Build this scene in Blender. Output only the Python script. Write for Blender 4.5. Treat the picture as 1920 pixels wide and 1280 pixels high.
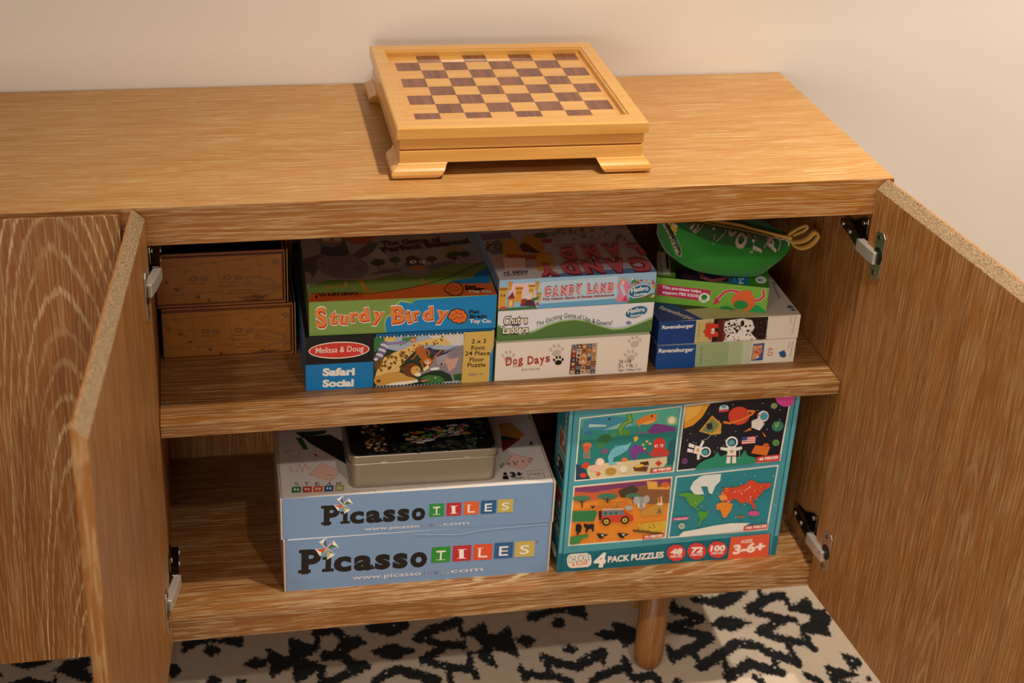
import bpy, bmesh, math, random
from mathutils import Vector, Matrix
R = math.radians
C = bpy.context.scene.collection
for o in list(bpy.data.objects):
    bpy.data.objects.remove(o)

# ------------------------------------------------------------------ camera
pitch, yaw, roll = -0.46744, 0.19687, 0.04056
fw = Vector((math.sin(yaw)*math.cos(pitch), math.cos(yaw)*math.cos(pitch), math.sin(pitch)))
rt = fw.cross(Vector((0, 0, 1))).normalized()
up = rt.cross(fw)
r2 = rt*math.cos(roll)+up*math.sin(roll)
u2 = -rt*math.sin(roll)+up*math.cos(roll)
cd = bpy.data.cameras.new('camera')
cam = bpy.data.objects.new('camera', cd)
C.objects.link(cam)
m = Matrix((r2, u2, -fw)).transposed().to_4x4()
m.translation = (-1.016, -1.8881, 0.8466)
cam.matrix_world = m
cd.sensor_width = 36
cd.lens = 2808.0/1920*36
cd.shift_x = 86.465/1920
cd.shift_y = -125.24/1920
cd.clip_start = 0.05
cd.dof.use_dof = True
cd.dof.focus_distance = 2.22
cd.dof.aperture_fstop = 4.0
bpy.context.scene.camera = cam

# ------------------------------------------------------------------ light
S = bpy.context.scene
S.view_settings.view_transform = 'Standard'
S.view_settings.look = 'None'
S.view_settings.gamma = 1
S.view_settings.use_curve_mapping = False
S.view_settings.exposure = 0.12
w = bpy.data.worlds.new('world')
S.world = w
w.use_nodes = True
w.node_tree.nodes['Background'].inputs[0].default_value = (1.0, 0.83, 0.67, 1)
w.node_tree.nodes['Background'].inputs[1].default_value = 0.07

def lamp(name, loc, power, col, radius, spot=150, blend=.5, aim=(0, 0, -1)):
    l = bpy.data.lights.new(name, 'SPOT')
    l.energy = power
    l.color = col
    l.shadow_soft_size = radius
    l.spot_size = R(spot)
    l.spot_blend = blend
    o = bpy.data.objects.new(name, l)
    o.location = loc
    o.rotation_euler = Vector(aim).to_track_quat('-Z', 'Y').to_euler()
    C.objects.link(o)
WARM = (1.0, 0.915, 0.79)
lamp('ceiling_spot', (-0.28, -0.40, 1.62), 118, WARM, 0.035, 100, 1.0)
lamp('ceiling_spot', (-0.33, -1.72, 1.62), 58, WARM, 0.035, 112, .7)
lamp('ceiling_spot', (1.10, -0.42, 1.62), 165, WARM, 0.035, 98, .6)
lamp('ceiling_spot', (-1.75, -1.72, 1.62), 40, WARM, 0.05, 130, .7)  # added downlight, offsets the open door's shadow on the closed door
# added soft fill, low in front, brightens the box fronts; not a real window
al = bpy.data.lights.new('room_fill_light', 'AREA'); al.energy = 38; al.color = (1.0, 0.91, 0.80); al.shape = 'RECTANGLE'; al.size = 1.5; al.size_y = 1.2
ao = bpy.data.objects.new('room_fill_light', al); ao.location = (-1.7, -3.4, .10)
ao.rotation_euler = (Vector((-.7, 0, -.35))-Vector(ao.location)).to_track_quat('-Z', 'Y').to_euler(); C.objects.link(ao)

# ------------------------------------------------------------------ helpers
def link(o, parent=None):
    C.objects.link(o)
    if parent is not None:
        o.parent = parent
    return o
def tag(o, label=None, cat=None, group=None, kind=None):
    if label: o['label'] = label
    if cat: o['category'] = cat
    if group: o['group'] = group
    if kind: o['kind'] = kind
    return o
def thing(name, label, cat, loc=(0, 0, 0), rz=0.0, group=None):
    o = bpy.data.objects.new(name, None)
    o.empty_display_size = .05
    o.location = loc
    o.rotation_euler = (0, 0, rz)
    C.objects.link(o)
    return tag(o, label, cat, group)
class MB:
    """collects faces (with an optional colour per face) and links them as one mesh"""
    def __init__(s):
        s.v = []; s.f = []; s.c = []
    def add(s, vs, fs, col=None):
        n = len(s.v)
        s.v += [tuple(p) for p in vs]
        for f in fs:
            s.f.append([i+n for i in f]); s.c.append(col)
        return s
    def box(s, x0, x1, y0, y1, z0, z1, col=None, cols=None):
        vs = [(x, y, z) for z in (z0, z1) for y in (y0, y1) for x in (x0, x1)]
        fs = [(0, 2, 3, 1), (4, 5, 7, 6), (0, 1, 5, 4), (1, 3, 7, 5), (3, 2, 6, 7), (2, 0, 4, 6)]
        # order: bottom, top, front, right, back, left
        n = len(s.v)
        s.v += vs
        for i, f in enumerate(fs):
            s.f.append([k+n for k in f]); s.c.append(cols[i] if cols else col)
        return s
    def prism(s, pts, a0, a1, axis='y', col=None):
        """extrude outline pts (2-D) along an axis; x:(y,z) y:(x,z) z:(x,y)"""
        def P(p, a):
            return {'x': (a, p[0], p[1]), 'y': (p[0], a, p[1]), 'z': (p[0], p[1], a)}[axis]
        n = len(pts)
        vs = [P(p, a0) for p in pts]+[P(p, a1) for p in pts]
        fs = [list(range(n))[::-1], list(range(n, 2*n))]
        fs += [(i, (i+1) % n, n+(i+1) % n, n+i) for i in range(n)]
        return s.add(vs, fs, col)
    def tube(s, pts, r, n=12, col=None, cap=True):
        pts = [Vector(p) for p in pts]
        rr = r if isinstance(r, (list, tuple)) else [r]*len(pts)
        rings = []
        t0 = None
        for i, p in enumerate(pts):
            a = pts[max(i-1, 0)]; b = pts[min(i+1, len(pts)-1)]
            t = (b-a).normalized()
            if t0 is None:
                u = t.orthogonal().normalized()
            else:
                u = (u-t*u.dot(t)).normalized()
            t0 = t
            v = t.cross(u)
            rings.append([p+(u*math.cos(2*math.pi*k/n)+v*math.sin(2*math.pi*k/n))*rr[i] for k in range(n)])
        vs = [q for ring in rings for q in ring]
        fs = []
        for i in range(len(pts)-1):
            for k in range(n):
                fs.append((i*n+k, i*n+(k+1) % n, (i+1)*n+(k+1) % n, (i+1)*n+k))
        if cap:
            fs.append(list(range(n))[::-1]); fs.append([(len(pts)-1)*n+k for k in range(n)])
        return s.add(vs, fs, col)
    def lathe(s, prof, cx, cy, n=32, col=None):
        vs = []; fs = []
        for r, z in prof:
            for k in range(n):
                a = 2*math.pi*k/n
                vs.append((cx+r*math.cos(a), cy+r*math.sin(a), z))
        for i in range(len(prof)-1):
            for k in range(n):
                fs.append((i*n+k, i*n+(k+1) % n, (i+1)*n+(k+1) % n, (i+1)*n+k))
        fs.append(list(range(n))[::-1]); fs.append([(len(prof)-1)*n+k for k in range(n)])
        return s.add(vs, fs, col)
    def build(s, name, mat, parent=None, bevel=0, seg=2, smooth=False, fix=True, xf=None):
        me = bpy.data.meshes.new(name)
        vs = s.v if xf is None else [tuple(xf @ Vector(p)) for p in s.v]
        me.from_pydata(vs, [], s.f)
        me.materials.append(mat)
        if any(c is not None for c in s.c):
            at = me.color_attributes.new('Col', 'FLOAT_COLOR', 'CORNER')
            for p, c in zip(me.polygons, s.c):
                c = c or (.8, .8, .8)
                for li in p.loop_indices:
                    at.data[li].color = (c[0], c[1], c[2], 1)
        if fix:
            bm = bmesh.new(); bm.from_mesh(me)
            bmesh.ops.recalc_face_normals(bm, faces=bm.faces)
            bm.to_mesh(me); bm.free()
        if smooth:
            for p in me.polygons: p.use_smooth = True
        o = bpy.data.objects.new(name, me)
        link(o, parent)
        if bevel:
            b = o.modifiers.new('bevel', 'BEVEL')
            b.width = bevel; b.segments = seg; b.limit_method = 'ANGLE'; b.angle_limit = R(40)
            b.harden_normals = False
        return o

def hx(h):
    """#rrggbb -> linear rgb"""
    h = h.lstrip('#')
    out = []
    for i in (0, 2, 4):
        c = int(h[i:i+2], 16)/255
        out.append(c/12.92 if c <= .04045 else ((c+.055)/1.055)**2.4)
    return tuple(out)

# ------------------------------------------------------------------ materials
def nt(name):
    m = bpy.data.materials.new(name); m.use_nodes = True
    n = m.node_tree
    return m, n, n.nodes['Principled BSDF']
def N(n, t, **kw):
    x = n.nodes.new(t)
    for k, v in kw.items():
        if k.startswith('i_'):
            x.inputs[int(k[2:])].default_value = v
        else:
            setattr(x, k, v)
    return x
def math_(n, op, a, b=None, c=None, clamp=False):
    x = n.nodes.new('ShaderNodeMath'); x.operation = op; x.use_clamp = clamp
    for i, q in enumerate((a, b, c)):
        if q is None: continue
        if isinstance(q, (int, float)): x.inputs[i].default_value = q
        else: n.links.new(q, x.inputs[i])
    return x.outputs[0]
def noise(n, vec, scale, detail=3, rough=.5, w=None):
    x = n.nodes.new('ShaderNodeTexNoise')
    x.inputs['Scale'].default_value = scale
    x.inputs['Detail'].default_value = detail
    x.inputs['Roughness'].default_value = rough
    n.links.new(vec, x.inputs['Vector'])
    return x.outputs['Fac']
def comb(n, a, b, c):
    x = n.nodes.new('ShaderNodeCombineXYZ')
    for i, q in enumerate((a, b, c)):
        if isinstance(q, (int, float)): x.inputs[i].default_value = q
        else: n.links.new(q, x.inputs[i])
    return x.outputs[0]
def mixc(n, f, a, b):
    x = n.nodes.new('ShaderNodeMix'); x.data_type = 'RGBA'
    for i, q in ((0, f), (6, a), (7, b)):
        if isinstance(q, (int, float)): x.inputs[i].default_value = q
        elif isinstance(q, tuple): x.inputs[i].default_value = (*q[:3], 1)
        else: n.links.new(q, x.inputs[i])
    return x.outputs[2]
def smooth(n, v, a, b):
    x = n.nodes.new('ShaderNodeMapRange'); x.interpolation_type = 'SMOOTHSTEP'
    x.inputs[1].default_value = a; x.inputs[2].default_value = b
    n.links.new(v, x.inputs[0])
    return x.outputs[0]

def limed_oak(name, grain='x', face='z', centre=0.0, w0=.02, slope=.02, period=.006, g0=0.0, seed=0.0,
              base='#885018', base2='#9d6328', pale='#c9ab7c', lime=1.0, wander=.05, rough=.42, rings=.7, fine=.52):
    """brushed oak with pale wax in the pores. grain: axis the fibres follow; face: axis normal to the face"""
    m, n, b = nt(name)
    tc = n.nodes.new('ShaderNodeTexCoord')
    sp = n.nodes.new('ShaderNodeSeparateXYZ'); n.links.new(tc.outputs['Object'], sp.inputs[0])
    ax = {'x': 0, 'y': 1, 'z': 2}
    gi = ax[grain]; wi = ax[face]; ui = 3-gi-wi
    M = lambda op, *q, **k: math_(n, op, *q, **k)
    g = M('ADD', sp.outputs[gi], seed*1.7); u = sp.outputs[ui]; w = sp.outputs[wi]
    # slow wander of the growth rings, then small kinks along the fibres
    slow = noise(n, comb(n, M('MULTIPLY', g, 1.6), M('MULTIPLY', u, 4), M('ADD', w, seed)), 1.0, 1, .4)
    slow2 = noise(n, comb(n, M('MULTIPLY', g, 5.0), M('MULTIPLY', u, 18), M('ADD', w, seed+9)), 1.0, 1, .4)
    teeth = noise(n, comb(n, M('MULTIPLY', g, 12), M('MULTIPLY', u, 420), M('ADD', w, seed+3)), 1.0, 1, .5)
    kink = noise(n, comb(n, M('MULTIPLY', g, 26), M('MULTIPLY', u, 60), M('ADD', w, seed+5)), 1.0, 1, .4)
    wob = M('ADD', M('MULTIPLY', M('SUBTRACT', slow2, .5), wander*.22), M('ADD', M('MULTIPLY', M('SUBTRACT', kink, .5), .0022), M('MULTIPLY', M('SUBTRACT', teeth, .5), .0022)))
    uu = M('ADD', M('SUBTRACT', u, centre), M('MULTIPLY', M('SUBTRACT', slow, .5), wander))
    ww = M('ADD', M('ADD', w, w0), M('MULTIPLY', M('SUBTRACT', sp.outputs[gi], g0), slope))
    r = M('ADD', M('SQRT', M('ADD', M('MULTIPLY', uu, uu), M('MULTIPLY', ww, ww))), wob)
    ph = M('FRACT', M('DIVIDE', r, period))
    ring = M('MULTIPLY', smooth(n, ph, .60, .72), M('SUBTRACT', 1.0, smooth(n, ph, .84, .94)))
    strong = smooth(n, noise(n, comb(n, M('MULTIPLY', r, 55), seed, M('MULTIPLY', g, .8)), 1.0, 2, .6), .40, .62)
    # pores: short fine dashes along the fibres
    fine_ = noise(n, comb(n, M('MULTIPLY', g, 16), M('MULTIPLY', u, 760), M('MULTIPLY', w, 760)), 1.0, 2, .6)
    mid = noise(n, comb(n, M('MULTIPLY', g, 9), M('MULTIPLY', M('ADD', u, M('MULTIPLY', wob, 1.0)), 430), M('MULTIPLY', w, 430)), 1.0, 2, .55)
    por = smooth(n, fine_, .46, .53)
    por2 = smooth(n, mid, .51, .565)
    a = M('MULTIPLY', M('MULTIPLY', ring, M('ADD', .25, M('MULTIPLY', por, .75))), M('MULTIPLY', M('ADD', .25, M('MULTIPLY', strong, .75)), rings))
    bq = M('MULTIPLY', M('MULTIPLY', M('ADD', .3, M('MULTIPLY', por, .7)), por2), fine)
    mask = M('MULTIPLY', M('MAXIMUM', a, bq), lime, clamp=True)
    tone = noise(n, comb(n, M('MULTIPLY', g, 2.0), M('MULTIPLY', u, 40), M('MULTIPLY', w, 40)), 1.0, 4, .65)
    bc = mixc(n, smooth(n, tone, .3, .7), hx(base), hx(base2))
    col = mixc(n, mask, bc, hx(pale))
    n.links.new(col, b.inputs['Base Color'])
    b.inputs['Roughness'].default_value = rough
    bp = n.nodes.new('ShaderNodeBump'); bp.inputs['Strength'].default_value = .3; bp.inputs['Distance'].default_value = .0005
    n.links.new(M('SUBTRACT', 1.0, mask), bp.inputs['Height']); n.links.new(bp.outputs[0], b.inputs['Normal'])
    return m
def fine_wood(name, grain, c1, c2, rough=.3, scale=1.0, coat=0.0):
    m, n, b = nt(name)
    tc = n.nodes.new('ShaderNodeTexCoord')
    sp = n.nodes.new('ShaderNodeSeparateXYZ'); n.links.new(tc.outputs['Object'], sp.inputs[0])
    k = [90*scale]*3; k['xyz'.index(grain)] = 5*scale
    v = comb(n, *[math_(n, 'MULTIPLY', sp.outputs[i], k[i]) for i in range(3)])
    f = noise(n, v, 1.0, 5, .62)
    n.links.new(mixc(n, smooth(n, f, .3, .72), hx(c1), hx(c2)), b.inputs['Base Color'])
    b.inputs['Roughness'].default_value = rough
    b.inputs['Coat Weight'].default_value = coat
    b.inputs['Coat Roughness'].default_value = .15
    return m
def flat(name, col, rough=.5, metal=0.0, spec=.5):
    m, n, b = nt(name)
    b.inputs['Base Color'].default_value = (*hx(col), 1)
    b.inputs['Roughness'].default_value = rough
    b.inputs['Metallic'].default_value = metal
    b.inputs['Specular IOR Level'].default_value = spec
    return m
def printed(name, rough=.38, grain=.06):
    """printed card: colour comes from the artwork's own faces"""
    m, n, b = nt(name)
    at = n.nodes.new('ShaderNodeAttribute'); at.attribute_name = 'Col'
    tc = n.nodes.new('ShaderNodeTexCoord')
    f = noise(n, tc.outputs['Object'], 900, 2, .6)
    k = math_(n, 'ADD', 1-grain, math_(n, 'MULTIPLY', f, 2*grain))
    x = n.nodes.new('ShaderNodeVectorMath'); x.operation = 'SCALE'
    n.links.new(at.outputs['Color'], x.inputs[0]); n.links.new(k, x.inputs['Scale'])
    n.links.new(x.outputs[0], b.inputs['Base Color'])
    b.inputs['Roughness'].default_value = rough
    b.inputs['Specular IOR Level'].default_value = .4
    return m
CARD = printed('printed_card')
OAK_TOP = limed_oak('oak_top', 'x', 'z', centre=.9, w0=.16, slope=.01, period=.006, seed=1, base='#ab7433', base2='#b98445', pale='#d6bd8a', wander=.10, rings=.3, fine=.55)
OAK_APRON = limed_oak('oak_apron', 'x', 'y', centre=-.1, w0=.03, slope=.02, period=.007, seed=2)
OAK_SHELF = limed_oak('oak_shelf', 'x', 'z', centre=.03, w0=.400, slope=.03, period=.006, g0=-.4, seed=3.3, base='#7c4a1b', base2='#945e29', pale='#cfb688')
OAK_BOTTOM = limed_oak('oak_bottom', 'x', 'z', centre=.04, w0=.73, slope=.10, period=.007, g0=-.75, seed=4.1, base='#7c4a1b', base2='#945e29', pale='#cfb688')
OAK_SIDE = limed_oak('oak_side', 'z', 'x', centre=.9, w0=.15, slope=.01, period=.006, seed=5, rings=.4)
OAK_DOOR = limed_oak('oak_door', 'z', 'y', centre=-.085, w0=.0182, slope=.11, period=.006, g0=-1.08, seed=6.2, rings=1.0, fine=.36, wander=.03, base='#7e4711', base2='#8e551c')
OAK_INNER = limed_oak('oak_door_inner', 'z', 'y', centre=-.34, w0=.0, slope=.05, period=.006, g0=-1.1, seed=7.9, rings=.45, fine=.5)
OAK_LEG = limed_oak('oak_leg', 'z', 'y', centre=-.26, w0=-.1, slope=.10, period=.006, g0=-1.1, seed=8, base='#7f4c1c', base2='#96602a', pale='#b08c58', rings=.5, fine=.35)
def end_grain():
    m, n, b = nt('oak_end_grain')
    tc = n.nodes.new('ShaderNodeTexCoord')
    f = noise(n, tc.outputs['Object'], 620, 2, .6); f2 = noise(n, tc.outputs['Object'], 30, 2, .5)
    c = mixc(n, smooth(n, f, .40, .60), hx('#553c24'), hx('#b39b78'))
    n.links.new(mixc(n, math_(n, 'MULTIPLY', f2, .5), c, hx('#8a6c48')), b.inputs['Base Color'])
    b.inputs['Roughness'].default_value = .55
    return m
OAK_END = end_grain()
PALE = fine_wood('pale_lacquered_wood', 'x', '#cf9448', '#dba558', .28, coat=.35)
PALEY = fine_wood('pale_lacquered_wood_cross', 'y', '#d9a25a', '#e3b06a', .28, coat=.35)
METAL = flat('nickel_plated_steel', '#c4bcb2', .36, 1.0)
KNUCKLE = flat('satin_nickel', '#cfc6bc', .5, .75)
DARKMETAL = flat('dark_nickel', '#6b635b', .22, 1.0)

# ------------------------------------------------------------------ setting
def wallmat():
    m, n, b = nt('wall_paint')
    tc = n.nodes.new('ShaderNodeTexCoord')
    f = noise(n, tc.outputs['Object'], 260, 3, .6)
    f2 = noise(n, tc.outputs['Object'], 5, 2, .5)
    n.links.new(mixc(n, f2, hx('#e4dacf'), hx('#eae1d7')), b.inputs['Base Color'])
    b.inputs['Roughness'].default_value = .7
    v = n.nodes.new('ShaderNodeTexVoronoi'); v.inputs['Scale'].default_value = 11
    n.links.new(tc.outputs['Object'], v.inputs['Vector'])
    dent = math_(n, 'MULTIPLY', math_(n, 'SUBTRACT', 1, smooth(n, v.outputs['Distance'], 0, .035)), 3.0)
    bp = n.nodes.new('ShaderNodeBump'); bp.inputs['Strength'].default_value = .12; bp.inputs['Distance'].default_value = .0012
    n.links.new(math_(n, 'SUBTRACT', f, dent), bp.inputs['Height']); n.links.new(bp.outputs[0], b.inputs['Normal'])
    return m
WALL = wallmat()
DEPTH = .4719
FLOOR = -.98
tag(MB().box(-3.4, 2.2, DEPTH+.004, DEPTH+.12, FLOOR, 1.70).build('wall_back', WALL), kind='structure')
tag(MB().box(-3.4, 2.2, -4.0, DEPTH+.12, FLOOR-.1, FLOOR-.012).build('floor', fine_wood('floor_wood', 'x', '#7d5433', '#93673f', .4)), kind='structure')
tag(MB().box(-3.4, 2.2, -4.0, DEPTH+.12, 1.70, 1.78).build('ceiling', flat('ceiling_paint', '#e6ded4', .8)), kind='structure')

# ------------------------------------------------------------------ sideboard
TOPH = .0573; CW = -2.205; PT = .0179; DIV = (-1.1205, -1.0854)
side = thing('sideboard', 'long limed oak sideboard with open double doors, standing against the wall on a patterned rug', 'sideboard', (0, 0, FLOOR))
def P(mb, name, mat, parent=side, **k):
    """part given in room coordinates; its own origin sits at its parent's"""
    o = mb.build(name, mat, parent, **k)
    o.location = -side.location if parent is side else (0, 0, 0)
    return o
side.location = (0, 0, 0)
tp_ = P(MB().box(CW, 0, 0, DEPTH, -TOPH, 0), 'top_panel', OAK_TOP, bevel=.0008)
tp_.data.materials.append(OAK_APRON); tp_.data.polygons[2].material_index = 1
P(MB().box(-PT, 0, 0, DEPTH, -.75, -TOPH), 'side_panel', OAK_SIDE, bevel=.0008)
P(MB().box(CW, CW+PT, 0, DEPTH, -.75, -TOPH), 'side_panel', OAK_SIDE, bevel=.0008)
P(MB().box(DIV[0], DIV[1], .001, DEPTH-.02, -.7075, -TOPH), 'divider', OAK_SIDE, bevel=.0008)
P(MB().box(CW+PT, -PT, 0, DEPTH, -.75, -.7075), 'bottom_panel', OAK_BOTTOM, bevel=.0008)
P(MB().box(CW+PT, -PT, DEPTH-.018, DEPTH-.002, -.7075, -TOPH), 'back_panel', OAK_SIDE)
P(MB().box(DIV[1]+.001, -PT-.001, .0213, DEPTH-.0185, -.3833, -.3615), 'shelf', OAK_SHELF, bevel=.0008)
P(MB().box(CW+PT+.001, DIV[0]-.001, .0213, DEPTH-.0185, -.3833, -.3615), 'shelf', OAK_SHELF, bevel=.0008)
for lx in (-.258, -1.160, -1.95):
    for ly in (.100, .385):
        prof = [(.010, FLOOR+.001), (.020, FLOOR+.003), (.0252, FLOOR+.013), (.0262, FLOOR+.03), (.0238, -.75)]
        P(MB().lathe(prof, lx, ly), 'leg', OAK_LEG, smooth=True)
    P(MB().prism([(lx-.075, -.75), (lx-.018, -.75), (lx-.018, -.875), (lx-.026, -.875)], .125, .165), 'leg_brace', OAK_LEG, bevel=.002)

THK = .0182; DWID = .5415; DZ0 = -.0005; DZ1 = -.7475; BZ = .0137
def door(hx_, hy, ang, sgn, mat_out, mat_in, z0=DZ0, z1=DZ1, lab=None):
    """door about its hinge edge: x runs along its width, y through its thickness (0 = inner face)"""
    d = bpy.data.objects.new('door', None)
    mb = MB()
    # profile in (y,z): flat lip on the outer side, then a finger bevel falling to the inner face
    prof = [(0, z1), (-THK, z1), (-THK, z0), (-THK+.0035, z0), (0, z0-BZ)]
    pts = [(y, z) for y, z in prof]
    a, b_ = (0, DWID) if sgn > 0 else (-DWID, 0)
    mb.prism(pts, a, b_, 'x')
    o = mb.build('door', mat_out, side, bevel=.0007)
    o.data.materials.append(OAK_END); o.data.polygons[5].material_index = 1
    o.location = (hx_, hy, 0)
    o.rotation_euler = (0, 0, ang)
    return o
# closed doors of the left half, open doors of the right half
door(-1.1187, -.001, 0, -1, OAK_DOOR, OAK_DOOR)
door(-2.204, -.001, 0, 1, OAK_DOOR, OAK_DOOR)
# the open pair: inner faces turned to the room
dR = door(-.0279, -.005, R(90+5.55), -1, OAK_INNER, OAK_INNER)
dL = door(-1.0854, -.005, R(-90-5.54), 1, OAK_INNER, OAK_INNER)

def hinge(parent, sgn, zc, s0):
    """cup plate sunk in the door's inner face; x along the door from the hinge edge"""
    cup = MB()
    h = .038
    pts = []
    w0, w1 = s0, s0+.025
    c = .006
    for (x, z) in ((w0, h-c), (w0+c, h), (w1-c, h), (w1, h-c), (w1, -h+c), (w1-c, -h), (w0+c, -h), (w0, -h+c)):
        pts.append((sgn*x, zc+z))
    cup.prism(pts, .0002, .0022, 'y')
    o = cup.build('hinge_plate', METAL, parent, bevel=.0006)
    cy = MB()
    cx = sgn*(s0+.013)
    n = 24
    ring = [(cx+.0125*math.cos(2*math.pi*k/n), zc+.0135*math.sin(2*math.pi*k/n)) for k in range(n)]
    cy.prism(ring, .0021, .0026, 'y')
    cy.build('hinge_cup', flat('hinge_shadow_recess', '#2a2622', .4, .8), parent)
    for dz in (.029, -.029):
        sc = MB()
        ring = [(sgn*(s0+.010)+.0038*math.cos(2*math.pi*k/12), zc+dz+.0038*math.sin(2*math.pi*k/12)) for k in range(12)]
        sc.prism(ring, .002, .0036, 'y')
        sc.build('hinge_screw', DARKMETAL, parent, bevel=.0006)

for zc, s0 in ((-.107, .022), (-.648, .0245)):
    hinge(dR, -1, zc, s0)
for zc, s0 in ((-.110, .029), (-.645, .036)):
    hinge(dL, 1, zc, s0)
def arm(wx, sg, pc, z):
    # wx: inner face of the cabinet side; sg: -1 the opening lies towards -x
    # clip-on arm lying on the side panel
    mb = MB()
    mb.prism([(.018, z+.031), (.016, z+.022), (.016, z-.022), (.019, z-.030), (.034, z-.026), (.060, z-.014), (.092, z-.008), (.093, z+.002), (.062, z+.010), (.036, z+.026)], wx+sg*.0002, wx+sg*.0035, 'x')
    mb.prism([(.012, z-.017), (.084, z-.006), (.084, z+.004), (.030, z+.006), (.012, z+.003)], wx+sg*.0035, wx+sg*.015, 'x')
    o = mb.build('hinge_arm', DARKMETAL, side, bevel=.0012)
    for y, dz in ((.074, -.001), (.048, -.003), (.027, .021), (.027, -.021)):
        s = MB()
        ring = [(y+.0042*math.cos(2*math.pi*k/14), z+dz+.0042*math.sin(2*math.pi*k/14)) for k in range(14)]
        s.prism(ring, wx+sg*.004, wx+sg*(.0168 if abs(dz) < .01 else .006), 'x')
        s.build('hinge_arm_screw', METAL, side, bevel=.0005)
    k = MB()
    # knuckle: bright folded link reaching from the arm to the cup
    a = Vector((wx+sg*.013, .016, z-.008)); b = Vector(pc)+Vector((0, 0, -.008))
    d = (b-a).normalized(); n = d.cross(Vector((0, 0, 1))).normalized()
    hw = .0100
    vs = []
    for p, t in ((a, .0055), (a.lerp(b, .6), .0065), (b, .0055)):
        for zz in (-hw, hw):
            for s_ in (-t, t):
                q = p+n*s_; vs.append((q.x, q.y, q.z+zz))
    fs = [(0, 1, 3, 2), (8, 10, 11, 9)]
    for i in (0, 4):
        fs += [(i, i+4, i+5, i+1), (i+2, i+3, i+7, i+6), (i, i+2, i+6, i+4), (i+1, i+5, i+7, i+3)]
    k.add(vs, fs)
    k.build('hinge_knuckle', KNUCKLE, side, bevel=.0015)
bpy.context.view_layer.update()
for z, s in ((-.105, .033), (-.652, .035)):
    q = dR.matrix_basis @ Vector((-s, .002, z)); arm(-PT, -1, q, z)
for z, s in ((-.098, .036), (-.632, .042)):
    q = dL.matrix_basis @ Vector((s, .002, z)); arm(DIV[1], 1, q, z)

# ------------------------------------------------------------------ chess box
ch = thing('chess_box', 'pale wooden chess board box with dark and light squares, standing on top of the sideboard', 'board game box', (-.547, .2463, 0), R(-.9))
X = .1837; Y = .1837
def ring_prism(mb, prof, x, y):
    """mitred frame: prof is (inset, z) closed outline swept round the rectangle"""
    cs = ((-1, -1), (1, -1), (1, 1), (-1, 1))
    n = len(prof)
    vs = [(sx*(x-d), sy*(y-d*(1.66 if sy < 0 else 1)), z) for sx, sy in cs for d, z in prof]
    fs = []
    for i in range(4):
        j = (i+1) % 4
        for k in range(n):
            l = (k+1) % n
            fs.append((i*n+k, j*n+k, j*n+l, i*n+l))
    mb.add(vs, fs)
mb = MB(); ring_prism(mb, [(0, .0605), (0, .0755), (.002, .0775), (.010, .0775), (.0125, .0768), (.0205, .0768), (.0215, .0742), (.0235, .0735), (.0235, .0605)], X, Y)
mb.build('lid_frame', PALE, ch)
MB().box(-X+.02, X-.02, -Y+.02, Y-.02, .0610, .0660).build('board_panel', PALE, ch)
dark = fine_wood('walnut_squares', 'y', '#5a2c1c', '#874a30', .3, 1.4, .3)
mb = MB()
q = .0378
for i in range(8):
    for j in range(8):
        if (i+j) % 2 == 0:
            x = -.1489+i*q; y = .1662-(8-j)*q
            mb.box(x, x+q, y, y+q, .0655, .06625)
mb.build('dark_squares', dark, ch)
MB().box(-X+.0045, X-.0045, -Y+.0045, Y-.0045, .043, .0606).build('lid_side', PALE, ch, bevel=.0012)
MB().box(-X+.008, X-.008, -Y+.008, Y-.008, .040, .043).build('groove', flat('groove_wood', '#a8692c', .5), ch)
MB().box(-X+.0045, X-.0045, -Y+.0045, Y-.0045, .0215, .0405).build('box_side', PALE, ch, bevel=.0012)
def foot(sx, sy):
    mb = MB()
    L1, L2 = .052, .070
    # ogee section: (outset from body, z)
    sec = [(-.020, 0), (.004, 0), (.0100, .003), (.0125, .008), (.0110, .0135), (.0070, .0165), (.0035, .0185), (.0015, .0225), (-.020, .0225)]
    n = len(sec)
    X0, Y0 = X-.0045, Y-.0045
    def ends(z):
        t = z/.0225
        return L1+(L2-L1)*(t**.6)
    vs = []
    for d, z in sec: vs.append((sx*(X0-ends(z)), sy*(Y0+d), z))
    for d, z in sec: vs.append((sx*(X0+d), sy*(Y0+d), z))
    for d, z in sec: vs.append((sx*(X0+d), sy*(Y0-ends(z)), z))
    fs = []
    for i in (0, 1):
        for k in range(n):
            l = (k+1) % n
            fs.append((i*n+k, (i+1)*n+k, (i+1)*n+l, i*n+l))
    fs += [list(range(n)), list(range(2*n, 3*n))]
    mb.add(vs, fs)
    mb.build('foot', PALE, ch, bevel=.001)
for sx in (-1, 1):
    for sy in (-1, 1):
        foot(sx, sy)

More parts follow.
